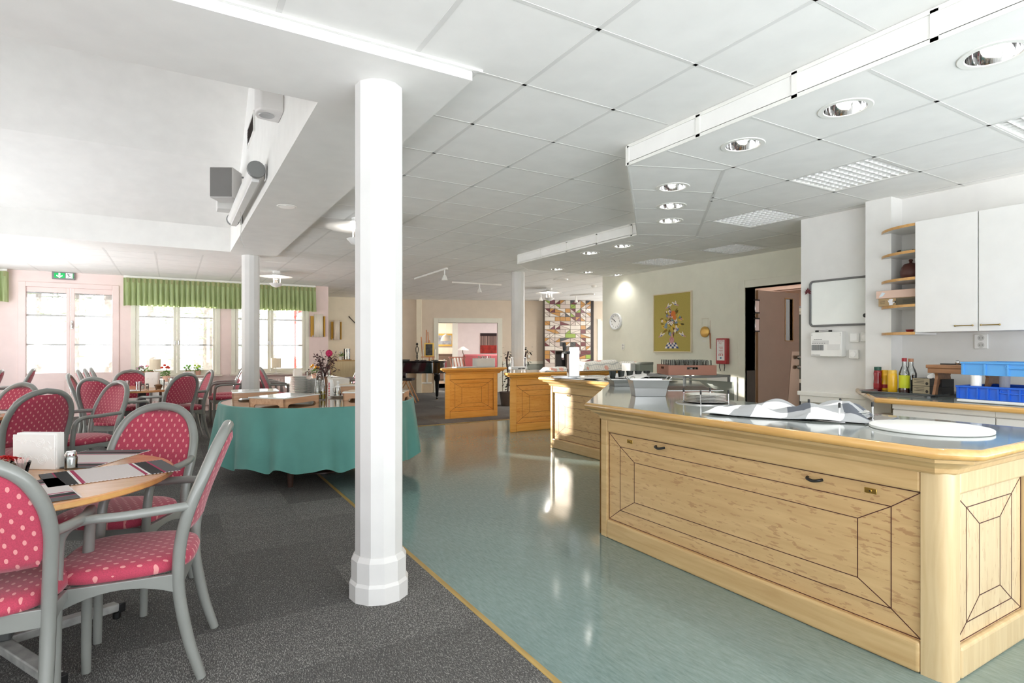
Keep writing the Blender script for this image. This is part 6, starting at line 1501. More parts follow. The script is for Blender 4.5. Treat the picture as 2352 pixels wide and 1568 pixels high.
# mosaic chimney breast
ms0, ms1 = sw(1251, -.3), sw(1357, -.3); bf = atw(1300, 806, -.3).z; f0, f1 = sw(1276, -.3), sw(1302, -.3)
fp = thing('fireplace', 'floor-to-ceiling chimney breast clad in coloured triangle mosaic', 'fireplace', P0, ang_w)
m = MB(); m.box(ms0, ms1, -.29, 0, bf, CE - .002).box(ms0, f0 - .0, -.29, 0, 0, bf).box(f1, ms1, -.29, 0, 0, bf); m.build('chimney_breast', M('grout_grey', (120, 112, 104), .8), fp, smooth=0)
MB().box(f0, f1, -.06, -.02, .3, bf).box(f0, f1, -.29, -.02, .28, .3).build('firebox', M('soot_black', (16, 15, 15), .6), fp, smooth=0)
MC = [M('tile_%d' % i, c, .35, coat=.2) for i, c in enumerate(((206, 198, 188), (206, 198, 188), (96, 36, 46), (176, 128, 66), (132, 158, 62), (58, 62, 68), (190, 176, 168), (112, 62, 78)))]
tl = MB(); rr = random.Random(11); nx_, nz_ = 9, 22; cw_ = (ms1 - ms0) / nx_; ch = CE / nz_
for j in range(nz_):
    i = 0
    while i < nx_:
        span = 2 if rr.random() < .22 and i < nx_ - 1 else 1
        x0, x1, z0_, z1_ = ms0 + cw_ * i + .006, ms0 + cw_ * (i + span) - .006, ch * j + .006, ch * (j + 1) - .006; i += span
        if z0_ < bf and x1 > f0 and x0 < f1: continue
        dark = .5 if z0_ > 1.9 or z0_ < 1.3 else .36
        pick = lambda: rr.choice((2, 3, 4, 5, 7, 3, 2)) if rr.random() < dark else rr.choice((0, 1, 6))
        y = -.30; t_ = rr.random()
        if t_ < .34: tl.cur = pick(); tl.box(x0, x1, y, y + .012, z0_, z1_)
        else:
            a, b = [(x0, z0_), (x1 - .008, z0_), (x0, z1_ - .008)], [(x1, z1_), (x0 + .008, z1_), (x1, z0_ + .008)]
            if t_ > .67: a, b = [(x1, z0_), (x1, z1_ - .008), (x0 + .008, z0_)], [(x0, z1_), (x0, z0_ + .008), (x1 - .008, z1_)]
            for tri in (a, b): tl.cur = pick(); tl.add([(p[0], y, p[1]) for p in tri] + [(p[0], y + .012, p[1]) for p in tri], [(0, 1, 2), (5, 4, 3), (0, 3, 4, 1), (1, 4, 5, 2), (2, 5, 3, 0)])
tl.build('mosaic_tiles', MC, fp, smooth=0)
m = MB(); wbox(m, ms1, ms1 + .12, -.16, 0, 0, CE); struct(m.build('trim_10', M('black_brown', (34, 22, 22), .5), smooth=0), 'dark brown strip beside the chimney breast')
m = MB(); dd = sw(1372); wbox(m, dd, dd + .1, -.02, .0, 0, 2.1); wbox(m, dd + .1, dd + 1.0, -.015, 0, 0, 2.05); struct(m.build('door_6', trimc, smooth=0, bevel=.004), 'pale door right of the chimney breast')
p = atw(1215, 818, -.012); o = thing('light_switch', 'small beige switch on the grey-lilac wall near the far column', 'switch', p, ang_w); MB().box(-.04, .04, -.02, 0, -.055, .055).build('plate', M('beige_plastic', (206, 200, 182), .4), o, bevel=.004); MB().box(-.025, .025, -.026, -.02, -.035, .035).build('rocker', whitep, o, bevel=.002)
# climbing foliage sculpture either side of the far column: a tall leafy plant
pp = atd(1190, 850, 12.6)
for du, lab in ((1166, 'dark leafy climbing plant beside the lounge doorway, in front of the far column'), (1207, 'dark leafy climbing plant on the mosaic side of the far column')):
    q = atd(du, 860, 12.4); o = thing('potted_plant', lab, 'plant', (q.x, q.y, .006)); lath('pot', [(.14, 0), (.18, .3), (.165, .3), (.15, .28), (.003, .27)], M('plant_pot', (90, 80, 74), .5), o, 24)
    m = MB(); zt_ = atd(du, 797, 12.4).z
    m.tube(catmull([(0, 0, .25), (.03, .02, .6), (-.02, 0, .95), (.02, 0, zt_ - .1)], 6), .018, 7); m.build('stem', M('dark_stem', (70, 50, 46), .7), o); m = MB(); rr = random.Random(du)
    for k in range(70):
        zz = rr.uniform(.3, zt_); a = rr.uniform(0, 6.28); r = rr.uniform(.03, .13); c_ = Vector((r * math.cos(a), r * math.sin(a), zz)); d = Vector((math.cos(a), math.sin(a), rr.uniform(-.9, .3))).normalized(); e = d.cross(Vector((0, 0, 1))).normalized(); L_ = rr.uniform(.05, .085)
        m.add([c_, c_ + d * L_ * .5 + e * L_ * .38, c_ + d * L_ + Vector((0, 0, -.01)), c_ + d * L_ * .5 - e * L_ * .38], [(0, 1, 2, 3)])
    m.build('foliage', M('dark_foliage', (38, 46, 36), .35, var=.3), o, smooth=0)
q = atd(1219, 862, 13.0); o = thing('dark_bowl', 'round black bowl on a stand low before the grey-lilac wall', 'bowl', (q.x, q.y, .006)); lath('bowl_body', [(.05, .55), (.12, .62), (.14, .72), (.13, .72), (.05, .6)], blackg, o); lath('stand', [(.12, 0), (.02, .03), (.02, .55)], blackg, o)
# lounge beyond the doorway
t2_ = 3.4
def onwall(u, v, t): return atw(u, v, t)
a, b = onwall(1103, 765, t2_ - .02), onwall(1141, 811, t2_ - .02); c_ = (a + b) / 2; w = (b - a).dot(WD) / 2; h = abs(a.z - b.z) / 2
pc = thing('forest_picture', 'picture of dark bare trunks over a red ground, in the lounge', 'picture', c_, ang_w)
MB().box(-w, w, -.02, .015, -h, h).build('canvas', M('dusk_sky', (168, 140, 132), .8), pc, smooth=0); m = MB(); rr = random.Random(3)
for k in range(17): x = -w + 2 * w * (k + .5) / 17; ww = rr.uniform(.25, .7) * w / 17; m.box(x - ww, x + ww, -.023, -.02, -h * .25, h)
m.box(-w, w, -.023, -.02, h * .72, h); m.build('trunks', M('trunk_dark', (46, 30, 32), .8), pc, smooth=0); m = MB(); m.box(-w, w, -.025, -.02, -h, -h * .2); m.build('red_ground', M('red_ground', (140, 38, 28), .8, var=.2), pc, smooth=0)
a, b = onwall(1008, 769, 6.75), onwall(1026, 792, 6.75); c_ = (a + b) / 2; w = .42; h = abs(a.z - b.z) / 2 + .05; pc = thing('gilt_picture', 'gilt framed picture partly hidden by the white pendant lamp in the inner room', 'picture', c_, ang_w); MB().box(-w, w, -.02, 0, -h, h).build('frame', brass, pc, smooth=0, bevel=.004); MB().box(-w + .07, w - .07, -.024, -.02, -h + .07, h - .07).build('canvas', M('grey_scene', (132, 136, 140), .8, var=.3, vs=5), pc, smooth=0)
q = atd(1024, 783, 20.5); o = thing('pendant_lamp', 'white dome pendant lamp hanging in the inner room', 'lamp', q); R_ = 12 * 20.5 / FPX; MB().lathe([(R_, 0), (R_ * .9, .1), (R_ * .55, .2), (.03, .24), (.025, .24), (R_ * .5, .19), (R_ * .85, .09), (R_ * .97, 0)], 28).build('shade', M('shade_cream', (236, 230, 210), .5), o); m = MB(); m.tube([(0, 0, .23), (0, 0, CE - q.z)], .008, 6); m.build('cord', whitep, o); 
q = atd(1063, 800, 17.4); o = thing('floor_lamp', 'white cone-shaded floor lamp with a bent stem in the lounge', 'lamp', (q.x, q.y, 0)); zl = atd(1063, 804, 17.4).z
MB().lathe([(.19, zl), (.03, zl + .11), (.02, zl + .11), (.17, zl)], 28).build('shade', M('shade_white', (236, 232, 226), .6), o); m = MB(); m.tube(catmull([(0, 0, .02), (.1, 0, .5), (.05, 0, .9), (.08, 0, zl - .22), (0, 0, zl - .08), (0, 0, zl + .05)], 6), .012, 8); m.build('stem', M('lamp_brown', (110, 86, 66), .4), o); lath('base', [(.15, 0), (.15, .02), (.02, .035)], blackp, o)
q = atd(1120, 860, 17.6); sofa = thing('sofa', 'dusty red sofa below the forest picture in the lounge', 'sofa', (q.x, q.y, 0), ang_w); sf = M('sofa_red', (160, 84, 90), .85)
MB().box(-.75, .75, -.35, .35, .15, .45).build('seat', sf, sofa, bevel=.04, seg=3); MB().box(-.75, .75, .2, .42, .4, 1.06).build('backrest', sf, sofa, bevel=.05, seg=3)
for s in (-1, 1): MB().box(s * .75 - .1, s * .75 + .1, -.35, .4, .15, .66).build('armrest', sf, sofa, bevel=.05, seg=3)
q = atd(1066, 862, 16.9); ch = thing('wooden_chair', 'low wooden easy chair with a slatted back in the lounge', 'chair', (q.x, q.y, 0), ang_w + .6); cwd = wood('chair_brown', (120, 62, 40), (150, 84, 54), 'z')
MB().box(-.27, .27, -.26, .26, .36, .44).build('seat', M('seat_beige', (200, 180, 160), .8), ch, bevel=.02); m = MB()
for k in range(5): m.bar((-.22 + .11 * k, .24, .42), (-.22 + .11 * k, .42, .98), .03, .018)
m.bar((-.26, .42, .98), (.26, .42, .98), .06, .03); m.build('backrest', cwd, ch, smooth=0)
for sx in (-1, 1):
    for sy in (-1, 1): MB().box(sx * .24 - .02, sx * .24 + .02, sy * .23 - .02, sy * .23 + .02, 0, .36).build('leg', cwd, ch, smooth=0)
o = thing('sideboard', 'brown chest in the inner room below the gilt picture', 'cabinet', aw(sw(1030, 6), 6.3, 0), ang_w); MB().box(-.8, .8, -.25, .25, .05, 1.0).build('carcass', M('chest_brown', (98, 80, 66), .5), o, smooth=0); MB().box(-.82, .82, -.27, .27, 1.0, 1.03).build('top', M('chest_brown', (98, 80, 66), .5), o, smooth=0)
# grand piano
pq = atd(985, 860, 14.3)
pn = thing('grand_piano', 'black grand piano with photos and candles on its lid', 'piano', (pq.x, pq.y, .006), -TH)
zt_, zb_ = atd(985, 829, 13.7).z, atd(985, 858, 13.7).z
body = [(-1.35, -.55)] + [(.1, -.62), (.3, -.6), (.45, -.5), (.48, -.3), (.42, .1), (.2, .45), (-.2, .7), (-.7, .85), (-1.35, .9)]
MB().prism(body, zb_, zt_ - .03).build('case', blackg, pn, bevel=.012, smooth=30); MB().prism(offset(body, -.015), zt_ - .026, zt_).build('lid', blackg, pn, bevel=.006, smooth=30)
MB().box(-1.35, -.45, -.68, -.5, zb_ - .16, zb_ + .02).build('keyslip', blackg, pn, bevel=.008)
for x, y in ((.26, -.42), (-1.2, -.4), (-.9, .7)): MB().lathe([(.028, .07), (.035, .1), (.05, zb_ - .2), (.08, zb_ - .14), (.08, zb_)], 12, (x, y, 0)).lathe([(.022, 0), (.03, .03), (.018, .07)], 12, (x, y, 0)).build('leg', blackg, pn)
for x, y in ((.26, -.42), (-1.2, -.4)): MB().lathe([(.024, 0), (.024, .05)], 12, (x, y, 0), axis='z').build('caster', brass, pn)
lz = zt_ + .001
def onlid(u, dep=13.85): q = atd(u, 829, dep); return Vector((q.x, q.y, lz + .006))
o = thing('easel', 'small orange wooden table easel holding a framed photo on the piano', 'easel', onlid(984), -TH); ew = wood('easel_wood', (190, 112, 56), (214, 140, 80), 'z'); m = MB()
m.bar((-.14, 0, 0), (-.18, .03, .58), .02, .015); m.bar((.12, 0, 0), (.02, .03, .5), .02, .015); m.bar((-.06, .02, .1), (-.06, .06, .75), .02, .015); m.bar((.0, .16, 0), (-.02, .05, .7), .018, .014); m.bar((-.17, -.03, .09), (.16, -.03, .09), .05, .02); m.build('tripod', ew, o, smooth=0)
f = thing('photo_frame', 'gold framed dark photo resting on the easel on the piano', 'picture', onlid(984) + Vector((0, -.035, .1)), -TH); MB().box(-.115, .115, .012, .03, .0, .33).build('frame', brass, f, bevel=.004); MB().box(-.085, .085, .009, .0125, .03, .3).build('photo', M('dark_photo', (44, 44, 42), .4, var=.6, vs=14), f, smooth=0)
for u, lab, hh in ((972, 'white candle to the wall side of the easel on the piano', .26), (999, 'thin white candle on the doorway side of the easel on the piano', .28)):
    o = thing('candle', lab, 'candle', onlid(u)); lath('wax', [(.02 if u < 980 else .012, .02), (.02 if u < 980 else .012, hh), (.002, hh)], M('wax', (236, 228, 210), .5), o); lath('saucer', [(.07, .0), (.1, .015), (.06, .012), (.003, .01)], whitep, o)
o = thing('figurine', 'slim dark figurine on a round foot on the piano', 'figurine', onlid(958)); lath('foot', [(.06, 0), (.06, .012), (.01, .02)], blackp, o); m = MB(); m.tube(catmull([(0, 0, .02), (.015, 0, .12), (-.02, 0, .2), (-.03, 0, .3), (0, 0, .36)], 5), .01, 6); m.tube(catmull([(0, 0, .02), (-.015, 0, .12), (.02, 0, .2), (.03, 0, .3), (0, 0, .36)], 5), .01, 6); m.ball((0, 0, .4), .03, .03, .035); m.build('figure', M('bronze', (60, 56, 50), .35, .7), o)
o = tag(MB().box(-.17, .17, -.11, .11, 0, .03).build('music_book', M('book_dark', (60, 62, 60), .6), loc=onlid(924, 13.8), rotz=-.5, bevel=.003), 'flat dark book at the cut end of the piano lid', 'book')
# slatted stool before the piano
q = atd(932, 880, 13.2); o = thing('piano_stool', 'wooden folding chair with slanting legs before the piano', 'chair', (q.x, q.y, .006), -TH); m = MB(); lw = wood('stool_birch', (176, 124, 76), (204, 154, 104), 'z')
for y in (-.2, .2): m.bar((-.3, y, 0), (.02, y, .52), .03, .022); m.bar((.27, y, 0), (.02, y, .52), .03, .022)
m.build('leg', lw, o, smooth=0); MB().box(-.28, .18, -.22, .22, .5, .55).build('seat', M('black_seat', (40, 38, 38), .6), o, bevel=.01); m = MB()
for zz in (.12, .3): m.tube([(-.2 + zz * .3, -.2, zz), (.2 - zz * .3, -.2, zz)], .008, 6)
m.build('rung', blackp, o)
# cream panels below the far wall behind the piano
m = MB(); wbox(m, sw(958), FD0 - cw - .05, -.06, 0, 0, .95); struct(m.build('trim_11', M('cream_panelling', (216, 196, 166), .5), smooth=0), 'cream panelling behind the piano'); m = MB()
for k in range(5): s_ = sw(958) + .02 + .24 * k; wbox(m, s_, s_ + .04, -.075, -.06, .3, .95)
wbox(m, sw(958), FD0 - cw - .05, -.075, -.06, .26, .3); struct(m.build('trim_12', trimw, smooth=0), 'pale uprights on the panelling behind the piano')
# sideboard, sconces and picture on the back wall
q = aty(800, 826, 15.1); sb = thing('sideboard', 'pale birch cabinet against the yellow back wall, half behind the first column', 'cabinet', (q.x + .35, 15.15, .006)); zs = aty(800, 827, 14.9).z
MB().box(-.75, .9, -.24, .24, 0, zs - .03).build('carcass', wood('pale_cabinet', (226, 206, 162), (238, 222, 184), 'z'), sb, smooth=0, bevel=.004); MB().box(-.77, .92, -.26, .25, zs - .03, zs - .006).build('top', birch, sb, bevel=.004)
q = aty(783, 826, 15.05); potted(q.x, 15.05, zs, 'white pot with a small green plant on the pale birch cabinet', (236, 238, 232), 4, (226, 226, 222), .2)
q = aty(797, 826, 15.0); o = thing('glass_lantern', 'clear glass lantern with a dark ornament on the pale birch cabinet', 'lantern', (q.x, 15.0, zs)); lath('base_plate', [(.12, 0), (.12, .02), (.003, .02)], M('wood_plate', (150, 116, 70), .5), o); lath('glass_cylinder', [(.08, .02), (.08, .3), (.077, .3), (.077, .022)], cglass, o); m = MB(); m.tube([(0, 0, .02), (0, 0, .2)], .006, 6); m.ball((0, 0, .24), .02, .02, .05); m.build('ornament', blackp, o)
bronze = M('sconce_gold', (170, 130, 48), .35, .6)
def sconce(c, rot, lab, h=.36, w=.28):
    o = thing('wall_sconce', lab, 'wall lamp', c, rot); MB().box(-w / 2, w / 2, -.02, 0, -h * .42, h * .42).build('back_plate', bronze, o, smooth=0); n = 10; pts = [(-w * .34 * math.cos(PI * k / n), -.025 - .075 * math.sin(PI * k / n)) for k in range(n + 1)]; m = MB()
    for k in range(n): (x0, y0_), (x1, y1_) = pts[k], pts[k + 1]; m.add([(x0, y0_, -h / 2), (x1, y1_, -h / 2), (x1, y1_, h / 2), (x0, y0_, h / 2)], [(0, 1, 2, 3)])
    m.build('shade', M('sconce_shade', (238, 228, 214), .5), o, smooth=120, solid=.004)
    for s in (-1, 1): MB().box(s * w * .5 - .03, s * w * .5 + .0, -.06, 0, -h * .48, h * .42).build('side_fin', bronze, o, smooth=0)
q = aty(731, 745, WALL_Y - .01); sconce((q.x, WALL_Y - .001, q.z - .03), 0, 'white half-round wall sconce with gold fins, nearest the window', .5, .28)
q = aty(773, 758, 15.39); sconce((q.x, 15.399, q.z), 0, 'white half-round wall sconce with gold fins over the birch cabinet', .52, .24)
q = aty(759, 752, 15.39); sconce((XE + .02, 14.0, 1.72), PI / 2, 'wall sconce on the hidden side of the window corner', .5, .24)
a, b = aty(920, 763, 15.39), aty(931, 802, 15.39); o = thing('still_life', 'grey and yellow still-life picture just beside the first column', 'picture', (b.x - .28, 15.399, (a.z + b.z) / 2)); h = abs(a.z - b.z) / 2; MB().box(-.28, .28, -.025, 0, -h, h).build('canvas', M('still_grey', (150, 142, 140), .7, var=.08), o, smooth=0); m = MB(); m.lathe([(.09, -.028), (.003, -.0285)], 18, (.16, 0, .02), axis='y'); m.build('yellow_shape', M('art_yellow', (216, 190, 60), .7), o); m = MB().box(-.28, .28, -.0265, -.025, -h, -h * .55).box(.1, .2, -.0275, -.025, -h * .6, -.05); m.build('brown_shape', M('art_brown', (120, 90, 80), .7), o, smooth=0)
o = thing('picture_lamp', 'thin dark slanting rod on the yellow wall beside the first column', 'wall ornament', aty(809, 735, 15.38)); m = MB(); m.tube([(-.09, 0, .1), (.12, 0, -.12)], .01, 6); m.build('rod', M('bronze', (60, 56, 50), .35, .7), o)
# ================================================================ ceiling fittings
facet = None
def facet_mat():
    m, nt, b = base_mat('faceted_reflector'); b.inputs['Metallic'].default_value = 1; b.inputs['Roughness'].default_value = .06; b.inputs['Base Color'].default_value = col((225, 225, 225))
    tc = nd(nt, 'ShaderNodeTexCoord'); vo = nd(nt, 'ShaderNodeTexVoronoi'); vo.inputs['Scale'].default_value = 26; mp = nd(nt, 'ShaderNodeMapping'); mp.inputs['Scale'].default_value = (1, 1, .35)
    lk(nt, tc.outputs['Object'], mp.inputs['Vector']); lk(nt, mp.outputs[0], vo.inputs['Vector']); bp = nd(nt, 'ShaderNodeBump'); bp.inputs['Strength'].default_value = .9; bp.inputs['Distance'].default_value = .03; lk(nt, vo.outputs['Color'], bp.inputs['Height']); lk(nt, bp.outputs['Normal'], b.inputs['Normal']); return m
facet = facet_mat(); bulb = emit('lamp_glow', (255, 250, 240), 18)
DL = ['recessed downlight nearest, at the frame edge of the lowered ceiling', 'second downlight along the straight edge of the lowered ceiling', 'third downlight, just before the lowered ceiling turns', 'downlight nearest us on the slanting stretch of the lowered ceiling', 'middle downlight on the slanting stretch of the lowered ceiling', 'last downlight on the slanting stretch of the lowered ceiling', 'downlight just past the slanting stretch, above the beer tap', 'second downlight past the slanting stretch, nearer the far column', 'downlight at the far end nearest the far column', 'middle downlight of the row at the far end of the lowered ceiling', 'far-end downlight nearest the picture wall']
proto_d = None
for p, lab in zip(LP, DL):
    if proto_d is None:
        o = proto_d = thing('downlight', lab, 'ceiling light', p, 0, 'recessed downlights over the bar')
        MB().lathe([(.097, .0), (.1, -.004), (.124, -.004), (.127, -.001), (.127, 0), (.097, .004)], 40, cap=False).build('trim_ring', trimw, o)
        MB().lathe([(.096, .0), (.09, .05), (.06, .105), (.003, .11)], 40, cap=False).build('reflector', facet, o, smooth=30)
        m = MB(); m.tube(catmull([(-.03, -.02, .1), (-.03, -.02, .045), (0, .015, .03), (.03, -.02, .045), (.03, -.02, .1)], 5), .011, 8); m.build('lamp_tube', bulb, o)
    else: o = dup(proto_d, p, 0, lab)
    l = bpy.data.lights.new('downlight_beam', 'SPOT'); l.energy = 14; l.spot_size = 2.3; l.spot_blend = .8; l.shadow_soft_size = .04; l.color = (1, .97, .92)
    lo = bpy.data.objects.new('downlight_beam', l); COL.objects.link(lo); lo.location = (p.x, p.y, SO - .012)
GL = ['square louvred ceiling fixture cut by the frame edge', 'square louvred ceiling fixture nearest us, fully in view', 'square louvred ceiling fixture above the whiteboard corner', 'square louvred ceiling fixture in front of the kitchen doorway', 'square louvred ceiling fixture farthest along, over the picture wall']
proto_g = None
for (x, y), lab in zip(GR, GL):
    if proto_g is None:
        o = proto_g = thing('louvre_fixture', lab, 'ceiling light', (x, y, SO), 0, 'louvred fixtures in the lowered ceiling')
        MB().box(.016, .584, .016, .584, .1, .11).build('backing', M('fixture_grey', (96, 97, 97), .6), o, smooth=0); m = MB()
        for a in (.016, .58): m.box(a, a + .004, .016, .584, 0, .1); m.box(.016, .584, a, a + .004, 0, .1)
        m.build('housing', trimw, o, smooth=0); m = MB(); lm = M('louvre_white', (232, 232, 230), .3)
        for k in range(1, 10):
            q = .016 + .0568 * k; m.add([(q - .012, .02, .045), (q + .012, .02, .045), (q, .02, .002), (q - .012, .58, .045), (q + .012, .58, .045), (q, .58, .002)], [(0, 2, 1), (3, 4, 5), (0, 1, 4, 3), (1, 2, 5, 4), (2, 0, 3, 5)]); m.add([(.02, q - .012, .045), (.02, q + .012, .045), (.02, q, .002), (.58, q - .012, .045), (.58, q + .012, .045), (.58, q, .002)], [(0, 1, 2), (3, 5, 4), (0, 3, 4, 1), (1, 4, 5, 2), (2, 5, 3, 0)])
        m.build('louvre', lm, o, smooth=0)
    else: dup(proto_g, (x, y, SO), 0, lab)
# pendant disc lamps
disc = M('lamp_enamel', (232, 232, 230), .35)
def disc_lamp(u, v, dep, lab, r, drop):
    q = atd(u, v, dep); o = thing('pendant_lamp', lab, 'lamp', (q.x, q.y, CE))
    l = bpy.data.lights.new('pendant_fill', 'POINT'); l.energy = 22; l.shadow_soft_size = .06; l.color = (1, .95, .88); lo = bpy.data.objects.new('pendant_fill', l); COL.objects.link(lo); lo.location = (q.x, q.y, CE - drop - .07)  # fill light added at the unlit disc lamp to brighten the hall
    lath('canopy', [(.06, -.05), (.065, 0)], disc, o, 24); MB().lathe([(r, -drop - .035), (r * .6, -drop - .005), (.05, -drop + .008), (.05, -drop - .002), (r * .6, -drop - .014), (r * .99, -drop - .04)], 40).build('reflector_disc', disc, o)
    m = MB()
    for a in (0, 2.1, 4.2): m.tube([(.07 * math.cos(a), .07 * math.sin(a), -.02), (.07 * math.cos(a), .07 * math.sin(a), -drop - .17)], .005, 6)
    m.build('rod', disc, o); lath('bowl', [(.003, -drop - .23), (.07, -drop - .21), (.115, -drop - .16), (.11, -drop - .16), (.065, -drop - .195)], disc, o, 28); lath('bulb', [(.003, -drop - .16), (.03, -drop - .14), (.03, -drop - .09), (.003, -drop - .08)], M('bulb_dark', (110, 104, 98), .4), o, 12)
disc_lamp(822, 520, 6.0, 'white disc pendant lamp half hidden by the first column', .33, .06)
disc_lamp(634, 635, 10.1, 'white disc pendant lamp next to the second column, before the window', .28, .06)
disc_lamp(1262, 667, 13.0, 'white disc pendant lamp in front of the mosaic chimney breast', .28, .06)
def track(pa, pb, lab, spots):
    a, b = Vector(pa), Vector(pb); o = thing('spotlight_track', lab, 'track light', (a.x, a.y, CE)); d = b - a; MB().bar((0, 0, -.018), (d.x, d.y, -.018), .035, .03).build('rail', trimw, o, smooth=0)
    for t in spots:
        q = d * t; m = MB(); m.tube([(q.x, q.y, -.03), (q.x, q.y, -.12)], .012, 8); m.lathe([(.025, -.12), (.05, -.2), (.047, -.2), (.02, -.13)], 16, (q.x, q.y, 0)); m.build('spot_head', trimw, o)
track(atz(953, 638, CE), atz(1027, 614, CE), 'white spotlight rail with one spot, above the amber counters', (.93,))
q = atz(1098, 650, CE); track((q.x - .6, q.y, CE), (q.x + .5, q.y - .1, CE), 'short white spotlight rail with one spot near the far column', (.55,))
a, b = atd(1230, 683, 14.0), atd(1292, 676, 13.9); track((a.x, a.y, CE), (b.x, b.y, CE), 'white spotlight rail with a lamp before the mosaic chimney breast, nearer the column', (.2,))
a, b = atd(1310, 683, 14.6), atd(1365, 680, 14.2); track((a.x, a.y, CE), (b.x, b.y, CE), 'white spotlight rail with a lamp by the dark strip of the chimney breast', (.25,))
q = atz(1364, 655, CE); o = thing('smoke_detector', 'small white smoke detector on the far ceiling before the mosaic', 'detector', (q.x, q.y, CE)); lath('housing', [(.03, -.05), (.055, -.035), (.06, -.01), (.05, 0)], whitep, o)
q = atz(1288, 641, CE); o = thing('ceiling_vent', 'flat round white vent on the far ceiling', 'vent', (q.x, q.y, CE)); lath('vent_plate', [(.003, -.02), (.14, -.018), (.15, 0)], whitep, o)
# on the carpet side: vents, wall lamps, speaker, screen
vx = BX0 + .011
for k, (y, lab) in enumerate(((5.99, 'grey vent grille in the white vault wall, farther of the two'), (4.75, 'grey vent grille in the white vault wall, next to the wall lamp'))):
    o = thing('vent_grille', lab, 'vent', (vx, y + .28, 3.44)); m = MB(); m.box(-.014, 0, -.29, -.265, -.1, .1).box(-.014, 0, .265, .29, -.1, .1).box(-.014, 0, -.265, .265, .085, .1).box(-.014, 0, -.265, .265, -.1, -.085); m.build('frame', white, o, smooth=0); MB().box(-.004, 0, -.265, .265, -.085, .085).build('backing', M('vent_dark', (128, 122, 118), .6), o, smooth=0); m = MB()
    for j in range(7): m.add([(-.012, -.265, -.075 + .024 * j), (-.012, .265, -.075 + .024 * j), (-.004, .265, -.064 + .024 * j), (-.004, -.265, -.064 + .024 * j)], [(0, 1, 2, 3)])
    m.build('louvre', M('vent_grey', (150, 144, 140), .6), o, smooth=0)
def lampbox(y, z, lab):
    o = thing('wall_uplighter', lab, 'wall lamp', (vx, y, z)); n = 14; pts = [(0, -.12)] + [(-.15 - .03 * math.sin(PI * k / n), -.1 + .2 * k / n) for k in range(n + 1)] + [(0, .12)]; MB().prism(pts, -.1, .2).build('housing', M('fitting_white', (224, 222, 220), .4), o, bevel=.012, seg=3); MB().lathe([(.055, -.101), (.05, -.106), (.003, -.104)], 20, (-.1, 0, 0)).build('lens', M('lens_grey', (176, 176, 176), .2), o)
lampbox(4.42, 3.02, 'white wall lamp high on the vault wall near the first column')
o = thing('speaker', 'grey and white loudspeaker on a bracket at the far end of the vault wall', 'speaker', (vx - .2, 6.75, 2.98), -.5)
MB().box(-.12, .12, -.1, .12, -.16, .16).build('cabinet', M('speaker_grey', (196, 194, 192), .5), o, bevel=.012, seg=3); MB().box(-.11, .11, -.112, -.1, -.15, .15).build('grille', M('speaker_mesh', (120, 118, 116), .7), o, smooth=0, bevel=.003); m = MB(); m.tube(catmull([(.0, .1, .1), (.08, .2, .14), (.16, .2, .12), (.2, .12, .1)], 4), .01, 8); m.build('bracket', greyp, o)
o = thing('speaker', 'second loudspeaker mostly hidden behind the grey one', 'speaker', (vx - .1, 7.25, 2.97), 0); MB().box(-.16, .05, -.1, .1, -.16, .2).build('cabinet', M('speaker_white', (216, 215, 212), .5), o, bevel=.012, seg=3)
y0_, y1_, sx_ = 5.05, 7.15, BX0 - .085
o = thing('projection_screen', 'rolled white projection screen tube along the inner beam face, with pull cord', 'projection screen', (sx_, 0, 2.70)); MB().lathe([(.06, y0_), (.06, y1_)], 20, axis='y').build('screen_tube', M('screen_white', (226, 225, 223), .4), o); m = MB(); 
for y in (y0_, y1_): m.lathe([(.066, y - .02), (.07, y - .012), (.07, y + .012), (.066, y + .02)], 20, axis='y')
m.build('end_cap', greyp, o); m = MB()
for y in (y0_ + .05, y1_ - .1): m.box(.0, .074, y - .02, y + .02, -.03, .03); m.box(.068, .08, y - .04, y + .04, -.06, .06)
m.build('bracket', steel, o, smooth=0); MB().box(-.03, .03, y0_ + .06, y1_ - .06, -.085, -.06).build('bottom_bar', M('screen_white', (226, 225, 223), .4), o, bevel=.004); m = MB(); m.tube(catmull([(0, 6.3, -.085), (.005, 6.3, -.2), (.0, 6.28, -.35), (.03, 6.26, -.45)], 4), .0025, 5); m.build('pull_cord', M('cord_grey', (180, 178, 174), .6), o)
q = atz(659, 474, BE); o = thing('flush_downlight', 'small flush round downlight in the underside of the beam', 'ceiling light', (q.x, q.y, BE)); lath('ring', [(.07, -.006), (.085, -.004), (.088, 0)], trimw, o, 28); lath('lens', [(.003, -.008), (.068, -.0075), (.07, -.004)], M('lens_white', (238, 238, 236), .3), o, 28)
# ================================================================ camera and light
cam = bpy.data.cameras.new('camera'); co = bpy.data.objects.new('camera', cam); COL.objects.link(co)
co.location = (0, 0, H); co.rotation_euler = (PI / 2, 0, -TH)
cam.sensor_width = 36; cam.sensor_fit = 'HORIZONTAL'; cam.lens = 36 * FPX / 2352; cam.shift_y = (CY - 784) / 2352; cam.clip_start = .05; cam.clip_end = 300
SC.camera = co
w = bpy.data.worlds.new('sky'); SC.world = w; w.use_nodes = True
nt = w.node_tree; bg = nt.nodes['Background']
tc = nd(nt, 'ShaderNodeTexCoord'); sp = nd(nt, 'ShaderNodeSeparateXYZ'); lk(nt, tc.outputs['Generated'], sp.inputs[0])
mr = nd(nt, 'ShaderNodeMapRange'); mr.inputs['From Min'].default_value = -.12; mr.inputs['From Max'].default_value = .06; mr.inputs['To Min'].default_value = GROUND_FILL; mr.inputs['To Max'].default_value = SKY   # brighter below the horizon, a fill added to light the ceilings
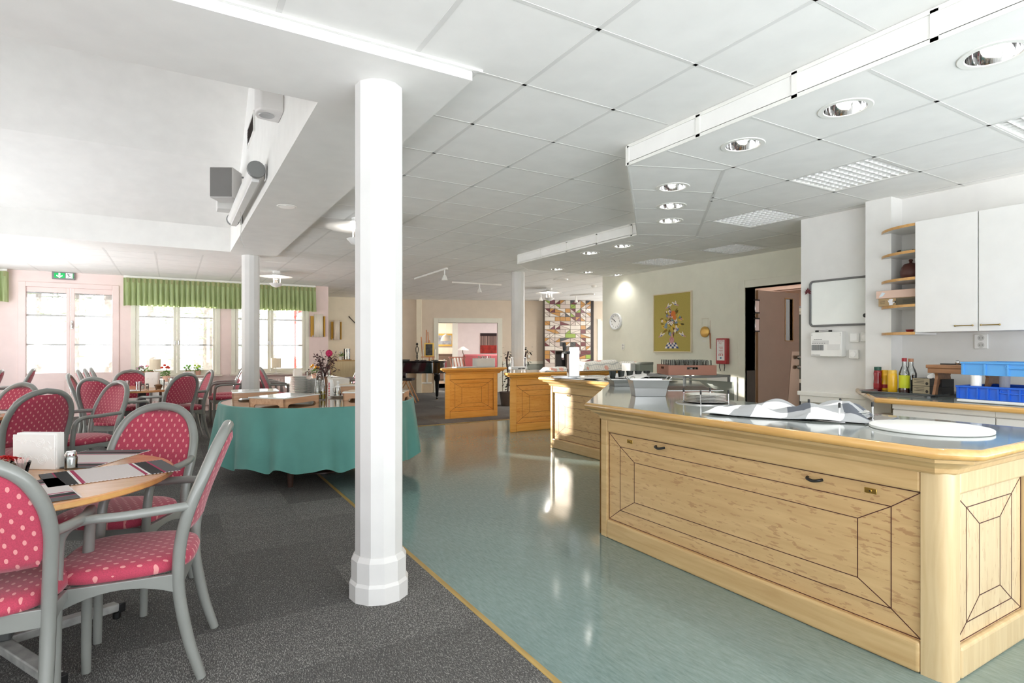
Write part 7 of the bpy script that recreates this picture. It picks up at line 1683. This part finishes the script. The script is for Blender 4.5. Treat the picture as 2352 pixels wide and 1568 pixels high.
lk(nt, sp.outputs[2], mr.inputs['Value']); lk(nt, mr.outputs[0], bg.inputs['Strength']); bg.inputs['Color'].default_value = (.93, .965, 1.0, 1)
s = bpy.data.lights.new('sun', 'SUN'); s.energy = SUN; s.angle = .009; s.color = (1, .95, .86)
so = bpy.data.objects.new('sun', s); COL.objects.link(so)
el = rz(7.5); dv = Vector((.53, -.85, 0)).normalized() * math.cos(el) + Vector((0, 0, -math.sin(el))); so.rotation_euler = dv.to_track_quat('-Z', 'Y').to_euler(); so.location = (-20, 40, 10)
SC.view_settings.view_transform = 'Standard'; SC.view_settings.look = 'None'; SC.view_settings.exposure = EXPO; SC.view_settings.gamma = 1; SC.view_settings.use_curve_mapping = False
cy = SC.cycles; cy.use_denoising = True; cy.max_bounces = 12; cy.diffuse_bounces = 8; cy.glossy_bounces = 5; cy.transparent_max_bounces = 16; cy.sample_clamp_indirect = 6; cy.caustics_reflective = False; cy.caustics_refractive = False

def roomlight(x, y, z, sx, sy, e, label, name='unseen_ceiling_lamp'):
    o = thing(name, label, 'ceiling light', (x, y, z)); MB().box(-sx / 2 - .03, sx / 2 + .03, -sy / 2 - .03, sy / 2 + .03, -.03, 0).build('housing', trimw, o, smooth=0, bevel=.004); MB().box(-sx / 2, sx / 2, -sy / 2, sy / 2, -.035, -.03).build('diffuser', emit('diffuser_glow', (255, 252, 246), 3), o, smooth=0)
    l = bpy.data.lights.new('lamp_light', 'AREA'); l.energy = e; l.shape = 'RECTANGLE'; l.size = sx; l.size_y = sy; l.color = (1, .95, .9); lo = bpy.data.objects.new('lamp_light', l); COL.objects.link(lo); lo.location = (x, y, z - .04)
roomlight(8.6, 6.6, CE, .3, 1.2, 60, 'fluorescent ceiling fitting in the room beyond the kitchen doorway')
roomlight(9.6, 9.3, CE, .3, 1.2, 220, 'unseen fill lamp added beyond the end of the picture wall')  # added out of view to brighten the far hall
roomlight(*aw(3.2, 1.0, CE), 1.2, .3, 90, 'unseen fill lamp added in the lounge')  # added lamp, hidden above the doorway, to fill the lounge
roomlight(*aw(0.6, 5.2, CE), 1.2, .3, 60, 'unseen fill lamp added in the innermost room')  # added lamp, out of view, to fill the inner room
